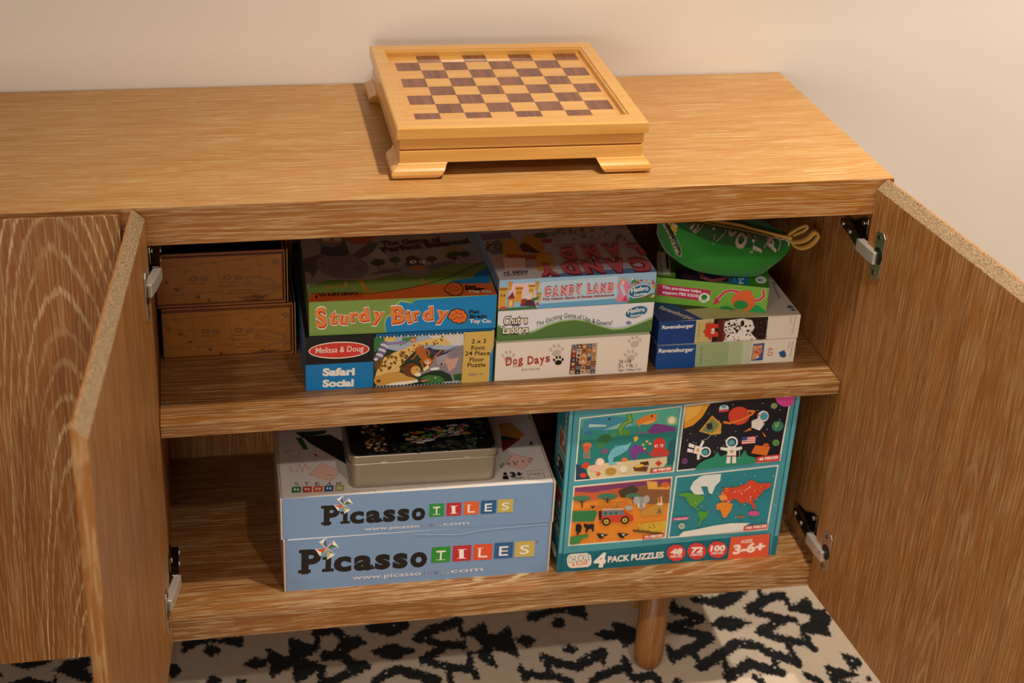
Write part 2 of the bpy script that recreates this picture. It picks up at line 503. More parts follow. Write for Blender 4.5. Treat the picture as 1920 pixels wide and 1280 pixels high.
# ------------------------------------------------------------------ printed artwork
PALETTE = ['#0a78b8','#0a7cc0','#0a86c8','#0b0d12','#0d3f86','#0d4a92','#0d5a6c','#0d6a7c','#0f0d0b','#0f3a44','#10100f','#12202a','#14110f','#14141c','#15100d','#15110f','#15120f','#16222c','#17100c','#17130f','#171824','#1a1410','#1a1418','#1a1815','#1a1a1a','#1a1a22','#1a3f5a','#1b1712','#1c1210','#1d120c','#1d1416','#1d1613','#1d1a17','#1d1a1c','#1d3a2a','#1d6f9e','#1f1a24','#1f2148','#1f2e44','#1f2e52','#1f3a4a','#1f3a62','#1f5a34','#1f5a6a','#1f5a8a','#1f5a9a','#1f6ab8','#1f7a74','#1f7ab8','#1f7f90','#1f8a3f','#1f9a4a','#23242e','#2a1408','#2a150a','#2a2320','#2a2422','#2a2a1a','#2a2f34','#2a3a20','#2a5a4a','#2a5a8e','#2a6a6a','#2a8490','#2a8a6a','#2c7a44','#2c8a2c','#2c8a3c','#2e2a26','#2f3a1f','#2f4a2a','#2f4a8a','#2f5a1c','#2f5a2f','#2f5a3a','#2f5a9a','#2f5f9a','#2f6a3a','#2f7a3c','#2f7a3f','#2f7a4a','#2f7a6a','#2f7a8a','#2f8a3f','#2f8f82','#34404a','#38305e','#39414a','#3a200e','#3a2a18','#3a2a2a','#3a322e','#3a343e','#3a3a20','#3a3a3a','#3a7aa8','#3f1a3f','#3f4a36','#3f6a8a','#3f7a3a','#3f7a4a','#3f7d3a','#3f8a3a','#3f8a44','#3f8a4a','#3f8a94','#3f8aa0','#3f8fae','#4a2a12','#4a2a14','#4a3222','#4a3a22','#4a3a2a','#4a3a5a','#4a3f38','#4a443e','#4a4a30','#4a7a4a','#4a7a5a','#4a7aa8','#4a8a2a','#4a8a5a','#4a98a4','#4a9ab0','#4f9a3a','#4f9a5a','#4fa0a8','#4fa0b8','#557d3f','#56657a','#57b09a','#5a1f1c','#5a2a44','#5a2c12','#5a3226','#5a3412','#5a3416','#5a3a1a','#5a5236','#5a5662','#5a6a80','#5a8a4a','#5a9a3a','#5a9a42','#5f7a9a','#5f93c8','#5fb0b8','#6a3a1c','#6a3a22','#6a3a6a','#6a4220','#6a4630','#6a4a2a','#6a5a8a','#6a625c','#6a8ab0','#6aaedb','#6b3e1c','#6b4a22','#6b6470','#6e4419','#6f6a74','#6f6a9a','#6f8a3c','#6f9ab8','#6fa0c8','#6fa83a','#6fb8c8','#75b03a','#7794b9','#7a3a6a','#7a3a8a','#7a5a2a','#7a5a3a','#7a6a8a','#7a8a5a','#7a8f5a','#7aa6c0','#7aa84a','#7d7480','#7d9c4c','#7f86c8','#8a2a24','#8a2a2a','#8a2a3a','#8a3a6a','#8a4a2a','#8a4a3a','#8a4a7a','#8a5a20','#8a5a2c','#8a5a3a','#8a5a9a','#8a6a24','#8a6a4a','#8a8378','#8a8f94','#8a8f96','#8a9a6a','#8aa04a','#8d8690','#8d8791','#8e2f24','#8e7fb0','#8fc0c0','#91581c','#965c1e','#9a2f3a','#9a3c30','#9a7a6a','#9a9a98','#9cc6e6','#9d9c96','#9db184','#9e6222','#a46a28','#a79ea6','#a79f90','#a83048','#a84a4a','#a84a5a','#a85a2c','#a86a20','#a86a72','#a86a8a','#a88f5a','#a89a8c','#a8b0ac','#a8b8cc','#a8c0dc','#a8c46a','#a8c88a','#aebd96','#b03226','#b0a65c','#b0aeac','#b5622a','#b5703a','#b8284a','#b82a30','#b8351f','#b83a30','#b83a34','#b83a6a','#b8485a','#b8552a','#b85a3a','#b87a30','#b87a6a','#b8883a','#b88a3a','#b8a86a','#b8b0a0','#b8d8d0','#b9b2bc','#c04a5a','#c06a2e','#c0ab5c','#c23848','#c2dcea','#c3b884','#c3cbb0','#c3d4ee','#c49a6a','#c6bfb4','#c8285a','#c8323c','#c83a2c','#c83c4a','#c8402c','#c85a24','#c85a2c','#c85a3a','#c8606c','#c8843a','#c88a2c','#c88a3a','#c8923a','#c8984a','#c8a04a','#c8a878','#c8b04a','#c8b0a8','#c8b88a','#c8c0a8','#c8cfe6','#c97a3c','#c98a2c','#c98f2c','#c9bb7c','#cf9d4b','#cfa595','#cfc6b8','#d02a50','#d0402c','#d0453a','#d05a2c','#d23a31','#d23c26','#d2728a','#d29a34','#d6403a','#d8322c','#d8402c','#d8482c','#d84a5a','#d84a9a','#d8502c','#d8508a','#d8542c','#d8602c','#d8622c','#d8642c','#d8702c','#d8705a','#d8743a','#d87a24','#d8862a','#d88a6a','#d8a03a','#d8b03a','#d8b55e','#d8c04a','#d8c8b8','#d8c8c0','#d8cfae','#d8d0c4','#d8d2c8','#d8d2d8','#d8d2e0','#d8d4c8','#d8d8c6','#d8d8d8','#d8d8dc','#d9455a','#d9692c','#d9803a','#d9995c','#d9a03a','#d9a95a','#d9c69a','#d9cfc8','#dcd6cf','#dce2dc','#e05a3c','#e0642c','#e0713a','#e07a2c','#e0802c','#e0ae4a','#e0b040','#e0b088','#e2702c','#e2a53a','#e58a2c','#e58aa0','#e6c173','#e6dccd','#e77f6a','#e87a88','#e8822c','#e8823a','#e88a2c','#e89a4a','#e8a02c','#e8a84a','#e8b04a','#e8b45a','#e8b83a','#e8b85a','#e8b8a0','#e8b8a8','#e8b8b4','#e8c050','#e8c88a','#e8c8a0','#e8c8c8','#e8d8a0','#e8d8b8','#e8d8c8','#e8dccc','#e8ddd0','#e8ddd8','#e8e0c8','#e8e0d2','#e8e0d4','#e8e0d8','#e8e2d8','#e8e4da','#e8e4dc','#e8ece8','#e8eef0','#e9863a','#ece0cc','#ece2d0','#ece2d4','#ece4d8','#ece6de','#ecebf0','#eee8de','#eef0e4','#efe9df','#f0b05a','#f0b0b0','#f0b84a','#f0c793','#f0c9a8','#f0d0d8','#f0d8b8','#f0d8c8','#f0e0d8','#f0e8dc','#f0ece2','#f0ece4','#f0ece8','#f0eee8','#f1e4d8','#f1e6cf','#f1e8dc','#f1ede6','#f2e3a0','#f2e8dd','#f3ead0','#f3ebdd','#f4d27a','#f4e6da','#f4e8dc','#f4ecd0','#f4ece0','#f4ece2','#f4efe6','#f4f0ea','#f6e4d4','#f6e8ea','#f6efe4']
FACE = {'safari_front':[0,0,291,93.5],'bird_front':[0,0,286,58],'bird_top':[0,0,286,219],'dog_front':[0,0,248.5,68],'chutes_front':[0,0,251,52.8],'candy_front':[0,0,250,52.5],'candy_top':[0,0,250,170],'rav_upper_front':[0,0,236,42],'rav_lower_front':[0,0,234,43.5],'rav_upper_top':[0,0,236,140],'green_front':[0,0,181,45],'green_top':[0,0,181,180],'tiles_upper_front':[0,0,433,78],'tiles_lower_front':[0,0,429,101],'tiles_upper_top':[0,0,433,189],'fourpack_front':[0,0,364,318],'fourpack_side':[0,0,80,318],'map_upper':[0,0,232,84],'map_lower':[0,0,238,84]}
ART = {
'safari_front':[
["p",3,0,45.8,107.7,45.8,107.7,93.5,0,93.5],["p",1,0,0,107.7,0,107.7,45.8,0,45.8],["e",421,51.3,69.1,46.69,-0.62,0.29,-14.76,28],
["e",297,51.3,69.1,45.21,-0.6,0.26,-13.04,28],["t","Melissa & Doug",429,15.33,65.69,73.84,-0.34,0.05,10.26,0.004,0.1],
["t","Safari",430,25.65,25.66,49.77,-1.6,0.41,12.87,0.05,0],["t","Social",430,25.37,5.78,48.19,-1.67,0.43,12.45,0.05,0],
["p",34,104.5,88.8,244.1,88.7,243.4,0,114.9,0,103.4,0.1],["p",228,109.7,87.3,244.1,88.2,244.7,55.1,188.4,63.2,144.4,60.6,109.6,72.4],
["p",342,188.2,85.9,244.1,88.2,244.5,65.3,212.9,69.5],["p",78,104.9,87.5,122.6,87.1,113.9,67.2,104.9,62.8],["p",103,148.7,85.3,172.8,85.6,144.4,70.6],
["p",373,120.4,86.8,137.8,86.4,134.5,79.8,122.6,80.4],["e",162,122.6,77.2,6.11,-2.86,-0.89,-2.75],["e",329,120.9,73.1,6.1,-2.87,-0.89,-2.76],
["e",162,119.1,68.9,6.1,-2.88,-0.89,-2.76],["e",329,117.4,64.8,6.1,-2.89,-0.89,-2.76],["e",162,115.7,60.7,6.1,-2.89,-0.89,-2.76],
["e",329,113.9,56.5,6.1,-2.9,-0.89,-2.76],["e",162,112.2,52.4,6.1,-2.91,-0.89,-2.77],["e",329,110.4,48.2,6.1,-2.91,-0.89,-2.77],
["p",203,120.4,77.3,153.1,80.1,155.3,73.8,122.6,74.2],["p",158,104.8,42.8,113.9,52.3,122.6,36.8,109.5,22.4],
["p",356,108.7,27.5,115,37.2,120.4,51.9,135.7,59.8,150.9,65.2,166.3,74.5,188.3,80.3,212.7,82.1,224.1,70.2,221.9,66.5,208.4,69.2,183.9,71,166.4,59.4,155.4,47.4,147.8,39,144.5,25.4,132.4,23.6,120.4,21.8,113.9,18.4],
["p",356,109.5,28.7,105.2,12.6,111.7,7.2,118.2,24.4],["e",189,145.7,56.8,2.37,-0.44,-0.22,-2.3,6],["e",160,166.6,65.3,0.66,-0.8,-0.56,-0.6,6],
["e",160,117.6,43.8,1.6,-0.36,-0.2,-1.55,6],["e",189,155.6,53.3,0.93,-0.44,-0.28,-0.89,6],["e",160,175.7,59.5,1.14,-0.99,-0.68,-1.06,6],
["e",160,210.3,83.5,1.5,-0.9,-0.6,-1.4,6],["e",189,128,54.5,0.55,-2.15,-1.57,-0.45,6],["e",160,131.6,40.6,1.97,-1.62,-1.11,-1.87,6],
["e",160,167.7,70.6,0.89,-0.38,-0.25,-0.84,6],["e",189,180.9,69.2,0.71,-1.09,-0.78,-0.64,6],["e",160,158.4,63.7,0.73,-1.64,-1.19,-0.63,6],
["e",160,137.8,41.2,0.44,-2.53,-1.85,-0.32,6],["e",189,185.8,72.9,1.73,-0.46,-0.26,-1.65,6],["e",160,155,54.3,1.26,-1.45,-1.02,-1.16,6],
["e",160,117.7,37.4,1.56,-2.37,-1.68,-1.44,6],["e",189,200.3,77.3,0.91,-1.42,-1.02,-0.81,6],["e",160,170.9,65.3,0.15,-1.85,-1.37,-0.06,6],
["e",160,160.5,58,0.43,-0.97,-0.71,-0.37,6],["e",189,177.7,59.6,1.46,-0.87,-0.58,-1.38,6],["e",160,151.8,54.6,1.18,-1.25,-0.88,-1.09,6],
["e",160,130.3,55,0.57,-1.75,-1.27,-0.49,6],["e",189,126.6,50.3,0.41,-2.32,-1.69,-0.3,6],["e",160,121.8,43.8,0.41,-2.56,-1.87,-0.29,6],
["e",160,194.8,68.5,0.91,-0.83,-0.58,-0.84,6],["e",189,149.2,30.6,2.73,-0.92,-0.55,-2.63,6],["e",160,131.2,51.5,1.33,-1.53,-1.07,-1.23,6],
["e",160,171.8,68.7,0.71,-0.65,-0.46,-0.65,6],["e",189,150.2,42.3,1.32,-2.91,-2.1,-1.15,6],["e",160,164.6,60.4,1.47,-0.22,-0.1,-1.42,6],
["e",160,202.8,72.7,0.54,-1.82,-1.34,-0.43,6],["e",189,152.4,59.8,0.92,-1.65,-1.19,-0.82,6],["e",160,120,54.3,1.73,-0.62,-0.38,-1.67,6],
["e",160,147.2,60.6,1.49,-0.49,-0.3,-1.43,6],["e",189,123.8,46.5,0.31,-1.78,-1.3,-0.22,6],["e",160,174.3,71.2,0.95,-0.7,-0.48,-0.89,6],
["e",160,149.6,58.6,0.04,-3.04,-2.25,0.1,6],["e",189,159.7,60.9,0.94,-0.23,-0.12,-0.91,6],["e",160,147.5,53,2.54,-0.9,-0.55,-2.44,6],
["e",160,116.2,29.7,2.15,-0.71,-0.43,-2.09,6],["e",189,167.3,71,0.06,-1.53,-1.14,0.02,6],["e",160,199.1,72.3,0.95,-0.74,-0.51,-0.88,6],
["e",160,130.3,34.6,0.76,-2.46,-1.78,-0.64,6],["e",189,146.2,54.3,0.07,-2.98,-2.21,0.06,6],["e",160,198.1,70.6,0.66,-1.72,-1.26,-0.55,6],
["e",160,136.1,43,2,-0.22,-0.07,-1.95,6],["e",189,116.6,47.9,0.86,-1.94,-1.4,-0.77,6],["e",160,208.4,78.6,0.06,-1.95,-1.47,0.04,6],
["e",160,208.2,79.4,1.03,-0.48,-0.31,-0.96,6],["e",189,133.2,52.7,0.37,-2.68,-1.97,-0.25,6],["e",160,196.8,74.1,0.47,-1.61,-1.18,-0.38,6],
["e",160,122.2,37.7,0.91,-3,-2.17,-0.76,6],["e",189,187.8,71,0.35,-1.14,-0.84,-0.28,6],["e",160,146.6,33.7,2.3,-2.02,-1.39,-2.16,6],
["e",160,153.3,50.1,2.41,-0.89,-0.55,-2.31,6],["e",189,126.3,53.2,0.81,-3.01,-2.19,-0.67,6],["e",160,128.2,32.9,1.45,-2.87,-2.05,-1.29,6],
["e",160,148.3,42.8,1.71,-0.14,-0.03,-1.67,6],["e",189,209.9,76.9,0.16,-1.54,-1.15,-0.08,6],["e",160,156.5,52.8,1.52,-0.68,-0.44,-1.45,6],
["e",160,138.6,50.7,1.12,-1.75,-1.25,-1.02,6],["e",189,139.3,46.6,0.24,-1.95,-1.43,-0.15,6],["e",160,148.6,46.2,0.36,-2.63,-1.94,-0.23,6],
["e",160,155.2,51.5,1.49,-1.95,-1.38,-1.36,6],["e",189,165.3,70.6,1.22,-0.47,-0.3,-1.16,6],["e",160,114.3,33.8,1.28,-1.44,-1.01,-1.2,6],
["e",160,185.4,69,0.82,-1.01,-0.72,-0.74,6],["e",189,168.6,59.1,0.63,-0.89,-0.64,-0.57,6],["e",160,138.3,51.2,1.78,-2.19,-1.54,-1.65,6],
["e",160,169.2,59.8,1.3,-1.31,-0.91,-1.21,6],["e",189,174.2,65.7,0.63,-1.38,-1,-0.55,6],
["p",201,191,30.2,195.3,42.6,201.9,51.1,215.3,59.3,228.7,63.6,243.3,66.7,243.4,0,242.9,0,229.7,1.6,224.9,15.3,211.2,23.8,197.8,24.6,177.7,18.2,175.5,22.2],
["p",216,201.9,51.1,215.3,58,222.3,41.1,211.2,31.5,202.1,37.1],["p",291,215.5,44,236.9,45.3,231.5,27.7,222.6,20.6,219,31],
["p",86,184,63.5,190.6,66.9,206.4,54.7,222,58.9,233.2,63.9,215.4,52.9,202,48.6,188.5,58.2],["e",22,210.2,35.1,1.57,-0.09,0.03,-2.04],
["e",415,200,27.6,7.54,0.76,0.34,-2.55],["p",387,213.8,3.1,239.9,2.8,239.4,0,213.8,-0],["l",161,0.4,226.5,61.2,224.5,40.9],
["l",161,0.4,228.5,61.1,226.8,42.1],["l",161,0.4,230.5,61,229,43.2],["l",161,0.4,232.6,60.9,231.3,44.4],["l",161,0.4,234.6,60.8,233.5,45.5],
["l",161,0.4,236.6,60.7,235.7,46.7],["l",161,0.4,238.7,60.5,238,47.8],["p",236,167.4,64.4,179.5,71.3,185.2,58.4,188.6,48.1,179.8,43.5,174.1,51.4],
["l",236,3,184,63.5,190.7,58.1,189.7,51.8],["l",236,2.4,171.9,59.1,166.4,49.3,163.1,47],["e",256,187.8,42.5,7.47,-1.93,-0.98,-6.69],
["e",405,188.7,40.5,5.28,-1.36,-0.62,-4.21],["e",28,186.4,42.6,0.89,-0.05,0.01,-1.27],["e",28,190.9,42.1,0.89,-0.05,0.01,-1.27],
["l",236,3,191,32.7,199.7,50,208.6,59.6],["l",236,3,177.5,43.6,182.1,30.7,185.4,27.9],["p",420,181,28.2,188.7,36.6,191,30.2,183.2,24.3],
["e",315,164.7,80.8,5.62,0.84,0.64,-3.97],["e",228,164.7,80.8,2.81,0.42,0.28,-1.74],
["p",290,105.2,12.6,111.7,19.8,127,23.9,144.5,25.4,160,16.8,173.3,10.8,166.7,3.6,140.2,1.5,109.5,2.2],["e",157,163.2,28,14.16,-0.85,0.08,-13.19,14],
["e",339,169.9,26.3,7.99,-0.48,0.06,-8.64,12],["e",417,173.3,19,5.34,-0.33,0.03,-3.57],["e",29,171.4,28.3,0.89,-0.05,0.01,-1.27],
["e",299,175.5,24.5,1.78,-0.11,0.01,-1.53],["p",423,122.6,3.9,135.8,6.9,173.3,9.6,174.5,5.7,140.2,0.2],["e",290,110.6,12.8,5.66,-0.36,-0.01,-7.58],
["e",158,112.1,11.4,3.49,-0.22,-0,-3.03],["p",99,175.6,12,188.9,17.5,206.9,15.1,216,8.2,211.6,1.2,180.1,2.2,191.2,5.9],
["e",383,201.3,11.6,1.35,-0.08,0.01,-1.28],["p",358,175.6,8.2,193.5,9.1,182.3,4.7],["p",73,229.4,15,243.1,16.8,242.4,3.9,231.9,4.6],
["p",17,104.9,88.3,107.5,88.2,107.5,90.4,104.9,90.2],["p",164,107.5,88.2,110.1,88.2,110.1,90.5,107.5,90.4],
["p",17,107.3,0,107.3,2.9,104.7,2.8,104.7,0],["p",177,109.9,0,109.9,2.7,107.3,2.6,107.3,0],["p",17,110.2,88.3,112.8,88.2,112.8,90.4,110.2,90.2],
["p",389,112.8,88.2,115.4,88.3,115.4,90.5,112.8,90.4],["p",17,112.7,0,112.7,2.9,110.1,2.8,110.1,0],["p",177,115.3,0,115.3,2.7,112.7,2.6,112.7,0],
["p",17,115.5,88.3,118.1,88.2,118.1,90.4,115.5,90.2],["p",164,118.1,88.2,120.7,88.3,120.7,90.5,118.1,90.4],["p",17,118,0,118,2.8,115.4,2.7,115.4,0],
["p",177,120.7,0,120.7,2.6,118,2.5,118,0],["p",17,120.8,88.3,123.4,88.2,123.4,90.4,120.8,90.2],["p",389,123.4,88.2,126,88.3,126,90.5,123.4,90.4],
["p",17,123.4,0,123.4,2.8,120.8,2.7,120.8,0],["p",177,126.1,0,126.1,2.6,123.4,2.5,123.4,0],["p",17,126.1,88.3,128.7,88.2,128.7,90.4,126.1,90.3],
["p",164,128.7,88.2,131.3,88.3,131.3,90.5,128.7,90.4],["p",17,128.8,0,128.8,2.7,126.2,2.6,126.2,0],["p",177,131.5,0,131.5,2.5,128.8,2.5,128.8,0],
["p",17,131.5,88.3,134.1,88.2,134.1,90.4,131.5,90.3],["p",389,134.1,88.2,136.7,88.3,136.7,90.5,134.1,90.4],
["p",17,134.2,0,134.2,2.7,131.6,2.6,131.6,0],["p",177,136.9,0,136.9,2.5,134.2,2.4,134.2,0],["p",17,136.8,88.3,139.4,88.2,139.4,90.4,136.8,90.3],
["p",164,139.4,88.2,142,88.3,142,90.5,139.4,90.4],["p",17,139.7,0,139.6,2.6,137,2.5,137,0],["p",177,142.3,0,142.3,2.4,139.6,2.4,139.7,0],
["p",17,142.2,88.3,144.8,88.2,144.8,90.4,142.2,90.3],["p",389,144.8,88.2,147.4,88.3,147.4,90.5,144.8,90.4],
["p",17,145.1,0,145.1,2.6,142.4,2.5,142.4,0],["p",177,147.7,0,147.7,2.4,145.1,2.3,145.1,0],["p",17,147.5,88.3,150.1,88.3,150.1,90.4,147.5,90.3],
["p",164,150.1,88.3,152.8,88.3,152.8,90.5,150.1,90.4],["p",17,150.5,0,150.5,2.5,147.8,2.4,147.8,0],["p",177,153.2,0,153.2,2.3,150.5,2.3,150.5,0],
["p",17,152.9,88.3,155.5,88.3,155.5,90.4,152.9,90.3],["p",389,155.5,88.3,158.2,88.3,158.1,90.5,155.5,90.4],
["p",17,155.9,0,155.9,2.5,153.3,2.4,153.3,0],["p",177,158.6,0,158.6,2.3,155.9,2.2,155.9,0],["p",17,158.3,88.3,160.9,88.3,160.9,90.4,158.3,90.3],
["p",164,160.9,88.3,163.5,88.3,163.5,90.5,160.9,90.4],["p",17,161.4,0,161.4,2.4,158.7,2.3,158.8,0],["p",177,164.1,-0,164.1,2.2,161.4,2.2,161.4,0],
["p",17,163.7,88.3,166.3,88.3,166.3,90.4,163.7,90.3],["p",389,166.3,88.3,168.9,88.3,168.9,90.5,166.3,90.4],
["p",17,166.9,0,166.9,2.4,164.2,2.3,164.2,0],["p",177,169.5,0,169.5,2.2,166.9,2.1,166.9,0],["p",17,169.1,88.3,171.7,88.3,171.7,90.4,169.1,90.3],
["p",164,171.7,88.3,174.3,88.3,174.3,90.5,171.7,90.4],["p",17,172.3,0,172.3,2.3,169.7,2.2,169.7,0],["p",177,175,0,175,2.1,172.3,2.1,172.3,0],
["p",17,174.5,88.3,177.1,88.3,177.1,90.4,174.5,90.3],["p",389,177.1,88.3,179.8,88.3,179.8,90.5,177.1,90.4],
["p",17,177.8,0,177.8,2.3,175.1,2.2,175.2,0],["p",177,180.5,0,180.5,2.1,177.8,2,177.8,0],["p",17,179.9,88.3,182.6,88.3,182.5,90.4,179.9,90.3],
["p",164,182.6,88.3,185.2,88.3,185.2,90.5,182.5,90.4],["p",17,183.3,0,183.3,2.2,180.6,2.1,180.7,0],["p",177,186,0,186,2,183.3,2,183.3,0],
["p",17,185.3,88.3,188,88.3,188,90.4,185.3,90.3],["p",389,188,88.3,190.6,88.3,190.6,90.5,188,90.4],["p",17,188.8,0,188.8,2.2,186.1,2.1,186.2,0],
["p",177,191.5,0,191.5,2,188.8,1.9,188.8,0],["p",17,190.8,88.3,193.4,88.3,193.4,90.4,190.8,90.3],
["p",164,193.4,88.3,196.1,88.3,196.1,90.6,193.4,90.4],["p",17,194.4,0,194.3,2.1,191.7,2,191.7,0],["p",177,197.1,0,197,1.9,194.3,1.9,194.4,0],
["p",17,196.2,88.3,198.9,88.3,198.9,90.4,196.2,90.3],["p",389,198.9,88.3,201.6,88.3,201.5,90.6,198.9,90.4],["p",17,199.9,0,199.9,2.1,197.2,2,197.2,0],
["p",177,202.6,0,202.6,1.9,199.9,1.8,199.9,-0],["p",17,201.7,88.3,204.4,88.3,204.3,90.4,201.7,90.3],["p",164,204.4,88.3,207,88.3,207,90.6,204.3,90.4],
["p",17,205.4,0,205.4,2,202.7,1.9,202.7,0],["p",177,208.1,0,208.1,1.9,205.4,1.8,205.4,0],["p",17,207.2,88.3,209.8,88.3,209.8,90.5,207.1,90.3],
["p",389,209.8,88.3,212.5,88.3,212.5,90.6,209.8,90.5],["p",17,211,0,210.9,2,208.2,1.9,208.3,0],["p",177,213.7,0,213.7,1.8,210.9,1.7,211,0],
["p",17,212.7,88.3,215.3,88.3,215.3,90.5,212.6,90.3],["p",164,215.3,88.3,218,88.3,218,90.6,215.3,90.5],["p",17,216.5,0,216.5,1.9,213.8,1.9,213.8,0],
["p",177,219.2,0,219.2,1.8,216.5,1.7,216.5,0],["p",17,218.1,88.3,220.8,88.3,220.8,90.5,218.1,90.3],
["p",389,220.8,88.3,223.5,88.3,223.5,90.6,220.8,90.5],["p",17,222.1,0,222.1,1.9,219.4,1.8,219.4,0],["p",177,224.8,0,224.8,1.7,222.1,1.6,222.1,0],
["p",17,223.7,88.3,226.3,88.3,226.3,90.5,223.6,90.3],["p",164,226.3,88.3,229,88.3,229,90.6,226.3,90.5],["p",17,227.7,0,227.7,1.8,224.9,1.8,225,0],
["p",177,230.4,0,230.4,1.7,227.7,1.6,227.7,-0],["p",17,229.2,88.3,231.9,88.3,231.8,90.5,229.1,90.3],
["p",389,231.9,88.3,234.6,88.3,234.5,90.6,231.8,90.5],["p",17,233.3,0,233.2,1.8,230.5,1.7,230.6,0],["p",177,236,0,236,1.6,233.3,1.5,233.3,0],
["p",17,234.7,88.3,237.4,88.3,237.3,90.5,234.7,90.3],["p",164,237.4,88.3,240.1,88.3,240.1,90.6,237.3,90.5],
["p",17,238.9,0,238.8,1.7,236.1,1.6,236.2,0],["p",177,241.6,0,241.6,1.6,238.9,1.5,238.9,0],["p",17,240.2,88.3,242.9,88.3,242.9,90.5,240.2,90.4],
["p",389,242.9,88.3,245.6,88.3,245.6,90.6,242.9,90.5],["p",17,244.5,0,244.5,1.7,241.7,1.6,241.8,0],["p",177,247.2,0,247.2,1.5,244.5,1.4,244.5,0],
["p",321,244.5,90.7,286.3,90.7,286.6,0,242.4,0],["p",1,286,42.6,291,42.8,291,0,286.6,0],["p",1,286.3,90.7,291,93,291,42.3,286.1,42.1],
["p",321,286.3,90.7,291,93,291,64.5,286.4,46.4],["t","2 x 3",12,255.71,70.33,22.8,-0.41,0.14,7.64,0.018,0],
["t","Foot",12,255.93,58.85,21.24,-0.37,0.14,7.67,0.018,0],["t","24 Piece",12,246.11,49.43,40.26,-1.47,0.28,7.67,0.018,0],
["t","Floor",12,254.06,37.96,22.9,-0.55,0.18,7.71,0.018,0],["t","Puzzle",12,251.05,28.38,28.66,-0.92,0.25,7.73,0.018,0],
["t","Ages 3+",76,252.71,13.06,24.81,-0.5,0.1,4.92,0,0],],
'bird_front':[
["p",180,0,0,286,0,286,58,0,58],
["p",230,115.2,5.8,113.4,19.3,116.9,28.8,126.5,33.3,125.2,43,137.9,54.6,150.9,52.9,159.5,55.7,286,58,286,58,286,0,117.3,0],
["p",2,117.5,0.1,115,16.8,118,26.4,128.1,30.8,127,41.5,139.1,52.6,148.8,50.3,156.4,49.1,160.6,54.7,286,58,286,0],
["p",180,142.2,55.4,163.8,56,156.4,50],["t","S",425,10.95,13.76,18.16,1.62,-3.06,34.27,0.085,0],
["t","t",425,29.31,19.24,14.62,-0.63,1.04,24.17,0.085,0],["t","u",425,44.14,19.08,14.69,-1.84,2.78,22.2,0.085,0],
["t","r",425,62.42,20.72,14.49,1.8,-2.79,22.41,0.085,0],["t","d",425,74.59,19.71,18.38,2.13,-2.72,23.49,0.085,0],
["t","y",425,94.46,22.26,19.38,-2.04,2.4,22.88,0.085,0],["t","S",240,11.58,14.46,16.89,1.68,-3.21,32.31,0.06,0],
["t","t",240,29.94,19.93,13.35,-0.57,0.98,22.81,0.06,0],["t","u",240,44.78,19.78,13.41,-1.78,2.78,20.92,0.06,0],
["t","r",240,63.05,21.42,13.21,1.86,-2.97,21.1,0.06,0],["t","d",240,75.22,20.41,17.09,2.18,-2.83,22.13,0.06,0],
["t","y",240,95.1,22.97,18.09,-1.98,2.36,21.57,0.06,0],["t","S",392,11.16,15.44,16.26,1.71,-3.39,32.28,0.022,0],
["t","t",392,29.51,20.92,12.71,-0.54,0.97,22.8,0.022,0],["t","u",392,44.34,20.76,12.77,-1.75,2.87,20.89,0.022,0],
["t","r",392,62.61,22.4,12.56,1.89,-3.16,21.06,0.022,0],["t","d",392,74.78,21.4,16.44,2.21,-2.97,22.11,0.022,0],
["t","y",392,94.65,23.95,17.44,-1.95,2.41,21.55,0.022,0],["t","B",425,125.17,15.12,22.5,1.48,-2,30.44,0.085,0],
["t","i",425,149.02,14.58,8.66,1.59,-4.31,23.56,0.085,0],["t","r",425,158.08,17.86,13.87,2.84,-4.7,22.97,0.085,0],
["t","d",425,172.46,17.99,18.12,1.19,-1.57,23.88,0.085,0],["t","y",425,192.54,19.59,20.06,-2.07,2.34,22.62,0.085,0],
["t","B",240,125.8,15.82,21.2,1.53,-2.08,28.72,0.06,0],["t","i",240,149.66,15.29,7.35,1.64,-4.93,22.06,0.06,0],
["t","r",240,158.71,18.57,12.56,2.89,-4.96,21.56,0.06,0],["t","d",240,173.1,18.69,16.8,1.25,-1.68,22.53,0.06,0],
["t","y",240,193.18,20.3,18.74,-2.02,2.29,21.33,0.06,0],["t","B",392,125.35,16.82,20.54,1.56,-2.18,28.7,0.022,0],
["t","i",392,149.2,16.29,6.7,1.67,-5.47,21.93,0.022,0],["t","r",392,158.25,19.57,11.9,2.92,-5.27,21.48,0.022,0],
["t","d",392,172.63,19.69,16.14,1.28,-1.78,22.51,0.022,0],["t","y",392,192.71,21.3,18.08,-1.99,2.34,21.31,0.022,0],
["e",18,216.9,23.5,5.95,-0.25,0.22,-6.17],["e",18,220,28.4,6.36,-0.26,0.24,-6.62],["e",18,225.9,30.4,6.78,-0.28,0.26,-7.08],
["e",18,232.3,28.8,6.38,-0.26,0.25,-6.63],["e",18,236.6,23.6,5.98,-0.25,0.24,-6.19],["e",18,235.6,18.1,5.98,-0.25,0.24,-6.2],
["e",18,229.5,17,6.8,-0.29,0.26,-7.11],["e",18,222.8,18.7,6.37,-0.27,0.24,-6.65],["e",18,227.2,23,8.84,-0.37,0.34,-9.39],
["e",18,232.1,12.8,3.3,-0.14,0.1,-2.76],["e",352,216.9,23.5,4.51,-0.19,0.17,-4.8],["e",352,220,28.4,4.92,-0.2,0.19,-5.25],
["e",352,225.9,30.4,5.34,-0.22,0.21,-5.71],["e",352,232.3,28.8,4.94,-0.2,0.2,-5.26],["e",352,236.6,23.6,4.53,-0.19,0.18,-4.81],
["e",352,235.6,18.1,4.54,-0.19,0.18,-4.82],["e",352,229.5,17,5.35,-0.23,0.21,-5.74],["e",352,222.8,18.7,4.93,-0.21,0.19,-5.27],
